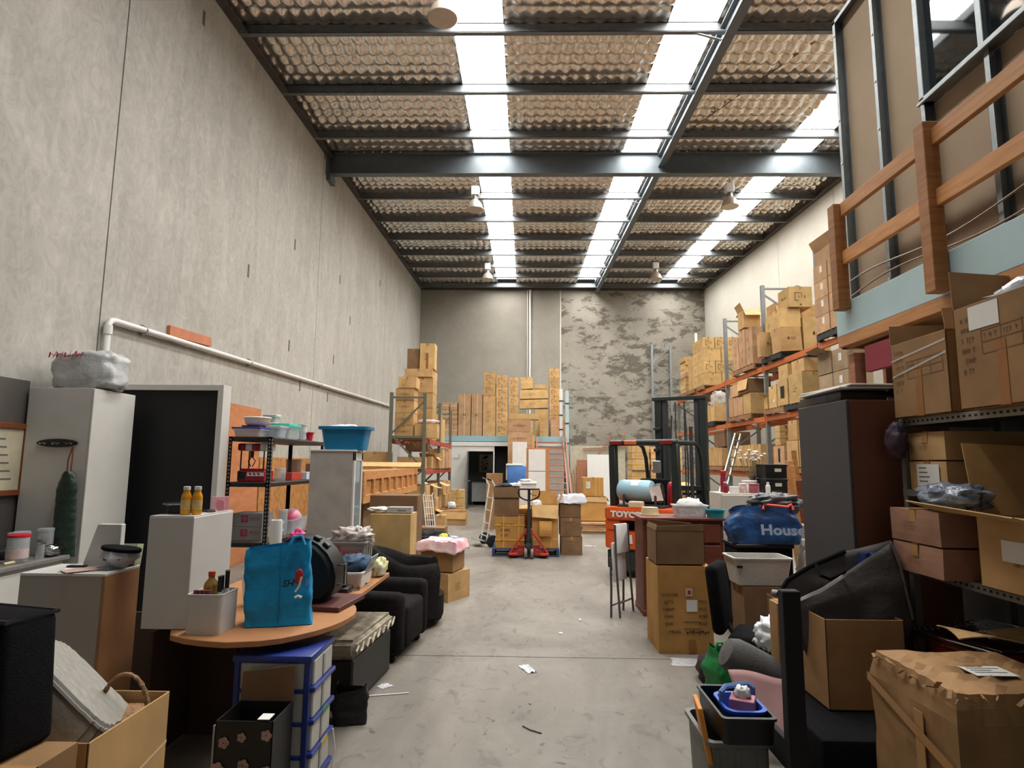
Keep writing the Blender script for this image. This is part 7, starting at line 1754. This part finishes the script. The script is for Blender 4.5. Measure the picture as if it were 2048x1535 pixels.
M().box(HX0, HX1, 3.36, HY1, 1.502, 1.51).box(HX0 - .002, HX0 + .002, 3.36, HY1, 1.47, 1.51).build('half_shelf', 'shelf_grey', t)
S4, S3, S2 = HZ[2] + .001, 1.511, HZ[1] + .001
t = open_carton('taped open carton with a ragged flap at the far end of the top shelf', 2.31, 2.84, 3.36, 3.88, S4, S4 + .46, 'brown', flaps={'b': 5, 'f': -12, 'r': 8}, flaplen=.14, marks=(('-x', 'table'),), vtape='-x')
sm = M(); P, W, H = face_frame('-x', .522, .512, .458)
for a_, b_ in ((.02, .10), (.12, .17)): sm.quad(P(-.25, a_, .002), P(.25, b_, .002), P(.25, b_ + .012, .002), P(-.25, a_ + .01, .002))
sm.build('clear_tape', 'film_clear', t)
solo('paper_wad', 'white wrapping showing in the taped open carton on the top shelf', 'paper', M().blob((0, 0, 0), (.16, .16, .05), .35, 3, 91), 'paper', (2.58, 3.62, S4 + .42), smooth=True)
t = open_carton('biggest shelf carton, torn open with silver wrapping inside', 2.27, 2.86, 2.62, 3.24, S4, S4 + .53, 'brown', flaps={'b': 6, 'f': -8, 'r': 10}, flaplen=.2, marks=(('-x', 'table'),), stickers=(('-x', -.16, .36, .20, .12),), vtape='-x')
solo('silver_wrap', 'silver crinkled wrapping filling the torn carton on the top shelf', 'wrapping', M().blob((0, 0, 0), (.22, .25, .1), .3, 3.5, 93, 40, 20), mat('silver_film', '#c4c8ca', .25, .4, .05, bump=.6, bscale=16), (2.56, 2.93, S4 + .52), smooth=True)
carton('upper of two pale cartons on the far end of the second shelf', 2.365, 2.92, 3.52, 3.87, S3 + .175, S3 + .345, 'tan', marks=(('-x', 'smallrows'),))
carton('lower of two pale cartons on the second shelf, with a bar-coded label', 2.365, 2.92, 3.52, 3.87, S3, S3 + .174, 'tan', stickers=(('-x', .03, .0, .2, .13),))
solo('plastic_bag', 'clear bag with a dark blue garment spilling off the second shelf', 'bag', M().blob((0, 0, 0), (.13, .2, .06), .4, 3.2, 95, 40, 20), mat('bag_navy_clear', '#7d8794', .2, 0, 0, 7, .5, 14, hex2='#2a3346'), (2.37, 3.12, S3 + .065), smooth=True) if 0 else None
carton('upper reddish carton jutting out over the lower shelf edge', 2.21, 2.75, 3.38, 3.84, S2 + .17, S2 + .36, 'red', marks=(('-x', 'smallrows'),))
carton('lower reddish carton jutting out over the lower shelf edge', 2.21, 2.75, 3.38, 3.84, S2, S2 + .168, 'red', marks=(('-x', 'smallrows'),))
t = open_carton('open carton with a long flap reaching into the aisle, on the lower shelf', 2.32, 2.92, 2.55, 3.27, S2, S2 + .36, 'tan', flaps={'l': 82, 'b': 12}, flaplen=.36, stickers=(('-x', -.18, .05, .14, .10),), marks=(('-x', 'smallrows'),))
solo('clear_bag', 'clear bag of dark clothing puffing out above the long flap', 'bag', M().blob((0, 0, 0), (.11, .20, .065), .35, 3.2, 95, 40, 20), mat('bag_navy_clear', '#8b949f', .2, 0, 0, 7, .5, 14, hex2='#2a3346'), (2.32, 3.42, S2 + .44), smooth=True)
t = thing('cloth_pouch', 'dark red patterned cloth hanging at the corner of the top shelf', 'cloth', (2.30, 3.86, 1.80)); M().blob((0, 0, 0), (.05, .07, .11), .3, 3, 97, sq=2.2).build('cloth', 'pouch_red', t, smooth=True); M().tube([(0, 0, .08), (.03, .02, .14), (.06, .02, .15)], .004, 5).build('cord', 'black_plastic', t)
# floor goods below the shelving
t = thing('black_post', 'black upright bed post standing beside the carton with the grey tote', 'post', (0, 0, 0))
M().box(1.214, 1.298, 3.0, 3.06, 0, 1.065).build('post', 'black_matte', t, bevel=.004); M().box(1.268, 1.30, 3.06, 3.5, .2, .34).build('rail', 'black_matte', t, bevel=.004); M().box(1.262, 1.305, 3.5, 3.56, 0, .36).build('foot', 'black_matte', t)
t = thing('fabric_chest', 'low black fabric trunk under the open carton', 'trunk', (0, 0, 0)); M().rounded(1.50, 2.2, 3.3, 4.01, 0, .29, .02).build('trunk', 'black_fabric', t, smooth=True); M().tube([(1.50, 3.5, .24), (1.47, 3.6, .14), (1.50, 3.9, .16)], .012, 6).build('handle', 'black_plastic', t)
t = open_carton('wide open carton holding the grey tote bag', 1.71, 2.16, 3.66, 4.005, .295, .785, 'brown', flaps={}, marks=())
tb = thing('tote_bag', 'large dark grey tote bag gaping open over the wide open carton', 'bag', (1.95, 3.95, .202))
def loft(name, rows, m, thick=.004):
    """soft panel through rows of survey points, each row (u, v, Y)"""
    R_ = [[AY(*p_) - Vector((1.95, 3.95, .202)) for p_ in row] for row in rows]
    def at(row, u):
        k = u * (len(row) - 1); i = min(int(k), len(row) - 2); f = k - i; return row[i] * (1 - f) + row[i + 1] * f
    def fn(u, v):
        k = v * (len(R_) - 1); i = min(int(k), len(R_) - 2); f = k - i
        p_ = at(R_[i], u) * (1 - f) + at(R_[i + 1], u) * f
        n_ = noise.noise(p_ * 4) * .03 + noise.noise(p_ * 9) * .012
        return p_ + Vector((n_ * .3, n_, 0))
    g_ = M().grid(fn, 30, 18); g_.soft = True
    o = g_.build(name, m, tb, smooth=True); o.modifiers.new('thick', 'SOLIDIFY').thickness = thick
    return o
loft('front_panel', [[(1575, 1206, 3.90), (1640, 1178, 3.84), (1700, 1138, 3.78), (1782, 1084, 3.75)], [(1585, 1225, 3.90), (1650, 1205, 3.80), (1735, 1175, 3.72), (1815, 1165, 3.73)], [(1592, 1252, 3.92), (1660, 1252, 3.80), (1745, 1250, 3.74), (1826, 1244, 3.76)], [(1620, 1330, 3.92), (1690, 1330, 3.82), (1745, 1330, 3.80), (1795, 1330, 3.82)]], 'bag_grey')
loft('back_panel', [[(1556, 1188, 3.93), (1600, 1140, 3.95), (1690, 1102, 3.96), (1784, 1080, 3.95)], [(1575, 1230, 3.93), (1640, 1225, 3.93), (1720, 1225, 3.93), (1800, 1200, 3.93)], [(1600, 1300, 3.92), (1660, 1300, 3.92), (1720, 1300, 3.92), (1780, 1300, 3.92)]], mat('bag_inside', '#67625e', .8, 0, .12, 8))
loft('gusset', [[(1782, 1084, 3.74), (1784, 1080, 3.95)], [(1812, 1165, 3.73), (1800, 1180, 3.93)], [(1795, 1330, 3.82), (1780, 1300, 3.92)]], 'bag_grey')
loft('gusset', [[(1575, 1206, 3.90), (1556, 1188, 3.98)], [(1590, 1235, 3.90), (1575, 1230, 3.98)], [(1620, 1330, 3.92), (1610, 1300, 3.96)]], 'bag_grey')
loft('band', [[(1580, 1212, 3.87), (1640, 1186, 3.80), (1690, 1152, 3.75)], [(1586, 1203, 3.87), (1640, 1177, 3.80), (1690, 1143, 3.75)]], 'poly_white', .002)
def tb_tube(pts, r_): return M().tube([AY(*p_) - Vector((1.95, 3.95, .202)) for p_ in pts], r_, 8)
tb_tube([(1556, 1190, 3.92), (1575, 1160, 3.93), (1620, 1132, 3.95), (1690, 1102, 3.95)], .014).build('rim', 'black_fabric', tb, smooth=True)
tb_tube([(1632, 1128, 3.92), (1640, 1150, 3.85), (1660, 1158, 3.9), (1690, 1143, 3.72)], .010).build('handle', 'black_fabric', tb, smooth=True)
tb_tube([(1782, 1084, 3.74), (1800, 1130, 3.72), (1826, 1238, 3.74)], .008).build('seam', 'bag_inside', tb, smooth=True)
carton('narrow brown carton standing behind the black post', AY(1546, 1205, 4.2).x, AY(1578, 1205, 4.2).x, 4.15, 4.30, 0, AY(1546, 1205, 4.15).z, 'brown')
solo('torch', 'small blue and black gadget poking out of the grey tote bag', 'gadget', M().rounded(-.06, .06, -.04, .04, -.05, .06, .015).rounded(-.1, -.055, -.035, .035, -.05, .07, .012), mat('gadget_blue', '#2b4a9c', .35, 0, 0, 5, hex2='#16181c'), (2.15, 3.92, 1.06), R(20), smooth=True)
t = thing('torn_carton', 'large battered carton with a torn taped rim at the near corner', 'box', (1.73, 2.63, 0))
def tc(w, d, h):
    bm = bmesh.new(); bmesh.ops.create_cube(bm, size=1); bmesh.ops.subdivide_edges(bm, edges=bm.edges[:], cuts=11, use_grid_fill=True)
    for v in bm.verts:
        x, y, z = v.co.x + .5, v.co.y + .5, v.co.z + .5
        n_ = noise.noise(Vector((x * 3, y * 3, z * 3))); n2 = noise.noise(Vector((x * 11, y * 11, z * 9 + 4)))
        edge = max(0, z - .86) / .14
        k = .012 * n_ + .012 * n2 * (.3 + edge)
        sx, sy = (x - .5) * 2, (y - .5) * 2
        v.co = Vector((x * w + sx * k * (abs(sx) > .9) - sx * .02 * edge, y * d + sy * k * (abs(sy) > .9) - sy * .02 * edge, max(0, z * h + (.02 * n2 - .012 * n_) * (z > .95) - .03 * edge * (max(abs(sx), abs(sy)) > .95) * max(0, n2 + .3))))
    bm.verts.index_update(); m_ = M().add([v.co.copy() for v in bm.verts], [[v.index for v in f.verts] for f in bm.faces]); bm.free(); return m_
tc(.62, .61, .755).build('body', 'card_brown', t, smooth=False)
rim = M(); q = nrand()
for (a, b) in (((0, 0), (.62, 0)), ((0, 0), (0, .61))):
    for k in range(14):
        f = (k + q.random()) / 14; x, y = a[0] + (b[0] - a[0]) * f, a[1] + (b[1] - a[1]) * f
        s_ = q.uniform(.010, .022); r_ = Euler((q.uniform(-.9, .9), q.uniform(-.9, .9), q.uniform(0, 3))).to_matrix().to_4x4()
        rim.box(-s_, s_, -s_ * .5, s_ * .5, -.0015, .0015, Matrix.Translation((x - .004, y - .004, .742 + q.uniform(-.03, .012))) @ r_)
rim.build('torn_edging', 'card_brown', t)
M().box(.25, .43, .2, .33, .757, .759).move(Matrix.Translation((-.03, -.02, .004))).build('shipping_label', 'label_white', t)
im = M()
for k in range(4): im.box(.24, .33 + .05 * (k % 2), .30 - k * .027, .31 - k * .027, .7632, .7636)
im.build('lettering', 'ink_grey', t)
tp = M().box(-.013, -.010, .2, .26, .0, .6).add([(-.016, .02, .42), (-.016, .62, .60), (-.016, .62, .64), (-.016, .02, .47)], [(0, 1, 2, 3)]); tp.build('tape', 'tape_clear', t)
t = open_tub('red_tub', 'red patterned tub under the wire racks below the shelving', 'tub', (2.62, 3.62, .122), .50, .46, .56, mat('tub_red', '#7d1f1c', .5, 0, .2, 18), r=.03, taper=.9)
for k in range(2):
    w_ = thing('wire_rack', ('lower', 'upper')[k] + ' chrome wire cooling rack lying on the red tub', 'rack', (2.58 + .04 * k, 3.64, .688 + .024 * k), rot=(0, R(-2), R(10 + 8 * k)))
    g_ = M().tube([(-.3, -.24, .006), (.3, -.24, .006), (.3, .24, .006), (-.3, .24, .006)], .006, 6, closed=True)
    for j in range(15): x = -.28 + .04 * j; g_.tube([(x, -.24, .006), (x, .24, .006)], .003, 5)
    g_.build('wires', 'chrome', w_, smooth=True)
solo('cardboard_sheet', 'torn flat cardboard sheet lying over the battered carton edge', 'cardboard', M().grid(lambda u, v: (u * .45, v * .26, .02 * math.sin(u * 5 + v * 3)), 8, 6), 'card_flap', (2.20, 3.28, .785), R(-12)).modifiers.new('s', 'SOLIDIFY').thickness = .006
# grey crate with trays by the aisle
t = open_tub('grey_crate', 'grey plastic crate on the aisle floor carrying the black tray', 'crate', (1.05, 3.38, 0.001), .30, .40, .325, mat('crate_grey', '#66655f', .5), r=.02, taper=.92, lip=.02)
for k in range(3): M().box(-.12 + .1 * k, -.1 + .1 * k, -.201, -.19, .04, .29).build('rib', 'crate_grey', t)
t = open_tub('black_tray', 'deep black tray of small things on the grey crate', 'tray', (1.085, 3.35, .328), .25, .44, .125, 'black_plastic', r=.012, taper=.96)
t = open_tub('blue_basket', 'bright blue handled basket in the black tray', 'basket', (1.105, 3.33, .372), .19, .26, .085, mat('basket_blue', '#1f4fb0', .35), r=.03, taper=.85)
M().tube([(-.09, -.0, .08), (-.09, .0, .13), (-.06, .02, .15), (.06, .06, .15), (.09, .06, .13), (.09, .06, .08)], .014, 6).build('handle', mat('handle_blue', '#5576b0', .4), t, smooth=True)
t = thing('tissue_box', 'pink tissue box with a white tissue standing in the blue basket', 'tissue box', (1.115, 3.31, .40), R(-25)); M().rounded(-.06, .06, -.055, .055, 0, .085, .005).build('box', mat('tissue_pink', '#c98a98', .5, 0, 0, 6, hex2='#8a4a5c'), t); M().blob((0, 0, .105), (.035, .025, .03), .4, 3, 99).build('tissue', 'paper', t, smooth=True)
solo('envelope', 'orange padded envelope tucked in the side of the grey crate', 'envelope', M().rounded(-.012, .012, -.10, .10, 0, .26, .008), mat('env_orange', '#c9822e', .6), (.925, 3.28, .215), rot=(0, R(-10), R(-8)), smooth=True)
# timber and red bundle below the mezzanine end
timber('first pine post below the far end of the mezzanine', (2.72, 5.02, .003), (2.72, 5.02, 2.56), .09, .09, 'pink_timber', 'timber_post')
timber('second pine post below the far end of the mezzanine', (2.98, 5.02, .003), (2.98, 5.02, 2.56), .09, .045, 'pink_timber', 'timber_post')
timber('level pine rail between the posts below the mezzanine', (2.77, 5.02, 2.02), (2.93, 5.02, 2.02), .09, .045, 'pink_timber', 'timber_rail')
solo('red_bundle', 'dark red flat bundle stored under the mezzanine floor', 'bundle', M().rounded(-.2, .2, -.35, .35, 0, .16, .02), mat('bundle_red', '#7a1f2b', .6, 0, .15), (2.98, 4.35, 2.30), smooth=True) if 0 else None
t = thing('red_board', 'dark red board fixed under the mezzanine beside the pine posts', 'board', (0, 0, 0)); M().box(2.62, 2.66, 4.05, 4.72, 2.36, 2.56).build('board', mat('bundle_red', '#7a1f2b', .6, 0, .15), t, bevel=.003)

# ================================================================== mezzanine with a stud wall and window
MX = 2.60
ft, fb = AX(1671, 614, MX), AX(1672.5, 676, MX)
ye = ft.y; zt_, zb_ = ft.z, fb.z
struct('wall_mezzanine_fascia', M().box(MX, MX + .03, 1.0, ye, zb_, zt_), 'pale_blue', bevel=.003)
struct('mezzanine_shade_backing', M().box(3.03, 3.1, -1.0, 4.85, 0, 2.66).box(2.99, 3.03, .2, .26, 0, 2.66), mat('under_dark', '#4a4540', .8))  # added partition, coloured dark to give the shade behind the shelving
struct('wall_mezzanine_floor', M().box(MX + .12, XR, -1.0, ye - .02, zb_ + .09, zt_ - .03).box(MX + .03, MX + .075, 1.0, ye, zb_ - .10, zb_ + .02).box(MX + .03, XR, ye - .06, ye - .02, zb_ - .1, zb_ + .09), 'pine_dark')
WX = MX + .22
sy = [AX(u, v, WX).y for u, v in ((1666, 80), (1742, 80), (1838, 180), (1975, 200))] ; sy.append(sy[-1] - .62)
yW = sy[0]
ztop = AX(1660, 52, WX).z
wallm = mat('board_back', '#a08c74', .85, 0, .05, 3)
wy_a, wy_b = sy[2] - .02, 1.2        # window opening runs towards the viewer
wsz = AX(1836, 218, WX).z
sw_ = M().box(WX + .075, WX + .09, wy_a, yW, zt_, ztop + .02).box(WX + .075, WX + .09, -.5, wy_a, zt_, wsz)
struct('wall_mezzanine_boarding', sw_, wallm)
sd_ = M()
for y in sy: 
    top = wsz if (y < wy_a - .01) else ztop
    sd_.box(WX, WX + .075, y - .0015, y, zt_, top).box(WX, WX + .003, y - .042, y, zt_, top).box(WX + .072, WX + .075, y - .042, y, zt_, top)
sd_.box(WX, WX + .075, 1.0, yW, ztop, ztop + .003).box(WX, WX + .003, 1.0, yW, ztop - .035, ztop)
struct('wall_mezzanine_studs', sd_, 'galv')
scw = M()
for y in sy[:2]:
    for z in np.linspace(zt_ + .12, ztop - .15, 7): scw.lathe([(.012, 0), (.012, .004), (.006, .006)], (WX - .001, y - .02, float(z)), 10, Matrix.Rotation(-PI / 2, 3, 'Y'))
struct('wall_mezzanine_screws', scw, 'white_paint')
wn = thing('window_4', 'aluminium framed window in the mezzanine stud wall', 'window', (0, 0, 0)); wn['kind'] = 'structure'
fr = M().box(WX - .02, WX + .07, 1.0, wy_a, wsz, wsz + .04).box(WX - .02, WX + .07, wy_a - .05, wy_a, wsz, ztop + .6).box(WX - .035, WX - .015, 1.0, wy_a + .01, wsz - .012, wsz + .012)
ym = AX(1958, 60, WX).y; fr.box(WX, WX + .05, ym - .025, ym + .025, wsz + .03, ztop + .6)
fr.build('frame', 'galv', wn, bevel=.003); M().box(WX + .03, WX + .034, 1.0, wy_a - .05, wsz + .04, ztop + .6).build('glass', mat('window_glass', '#10181c', .03, 0, .02, spec=.9), wn)
struct('wall_mezzanine_head', M().box(WX, WX + .09, -.5, wy_a, ztop + .6, 6.5), wallm)
# timber guard rail
gr = thing('guard_rail', 'timber guard rail with two posts along the mezzanine edge', 'railing', (0, 0, 0))
RX = MX - .05
for (u, v, vb) in ((1672, 412, 622), (1850, 250, 592)):
    p_ = AX(u, v, RX); b_ = AX(u + 8, vb, RX)
    M().box(RX - .05, RX + .045, p_.y - .05, p_.y + .05, b_.z, p_.z).build('post', 'pine_dark', gr, bevel=.004)
for (u, v, u2, v2, dz) in ((1680, 406, 2043, 125, .11), (1684, 502, 2048, 262, .11)):
    a = AX(u, v, RX); z = a.z
    M().box(RX + .0, RX + .04, 1.2, a.y + .0, z - dz, z).build('rail', 'pine', gr, bevel=.003)
cb_ = thing('cables', 'two slack pale cables strung behind the guard rail', 'cable', (0, 0, 0))
for k, dz in enumerate((.12, .22)):
    pts = [(WX - .03, yW - .1 - (yW - 2.2) * f, zt_ + dz + .10 * math.sin(f * 9 + k) * .4 + .05 * f) for f in np.linspace(0, 1, 20)]; M().tube(pts, .007, 5).build('hanging_cable', mat('cable_beige', '#8f8271', .6), cb_, smooth=True)
# timber ledger under the fascia
solo('ledger_beam', 'orange pine beam running under the pale fascia', 'beam', M().box(MX + .0, MX + .028, 1.0, ye - .01, zb_ - .09, zb_ - .002), 'pine', bevel=.003)
# ================================================================== light
w = bpy.data.worlds.new('daylight'); sc.world = w; w.use_nodes = True
bg = w.node_tree.nodes['Background']; bg.inputs['Color'].default_value = (.93, .96, 1.0, 1); bg.inputs['Strength'].default_value = .16
sc.view_settings.view_transform = 'Standard'; sc.view_settings.look = 'None'; sc.view_settings.gamma = 1.0
sc.view_settings.use_curve_mapping = False
sc.view_settings.exposure = 0.0
sc.cycles.use_denoising = True
sc.cycles.max_bounces = 10; sc.cycles.diffuse_bounces = 5; sc.cycles.glossy_bounces = 4; sc.cycles.transparent_max_bounces = 12; sc.cycles.transmission_bounces = 6
sc.cycles.sample_clamp_indirect = 8
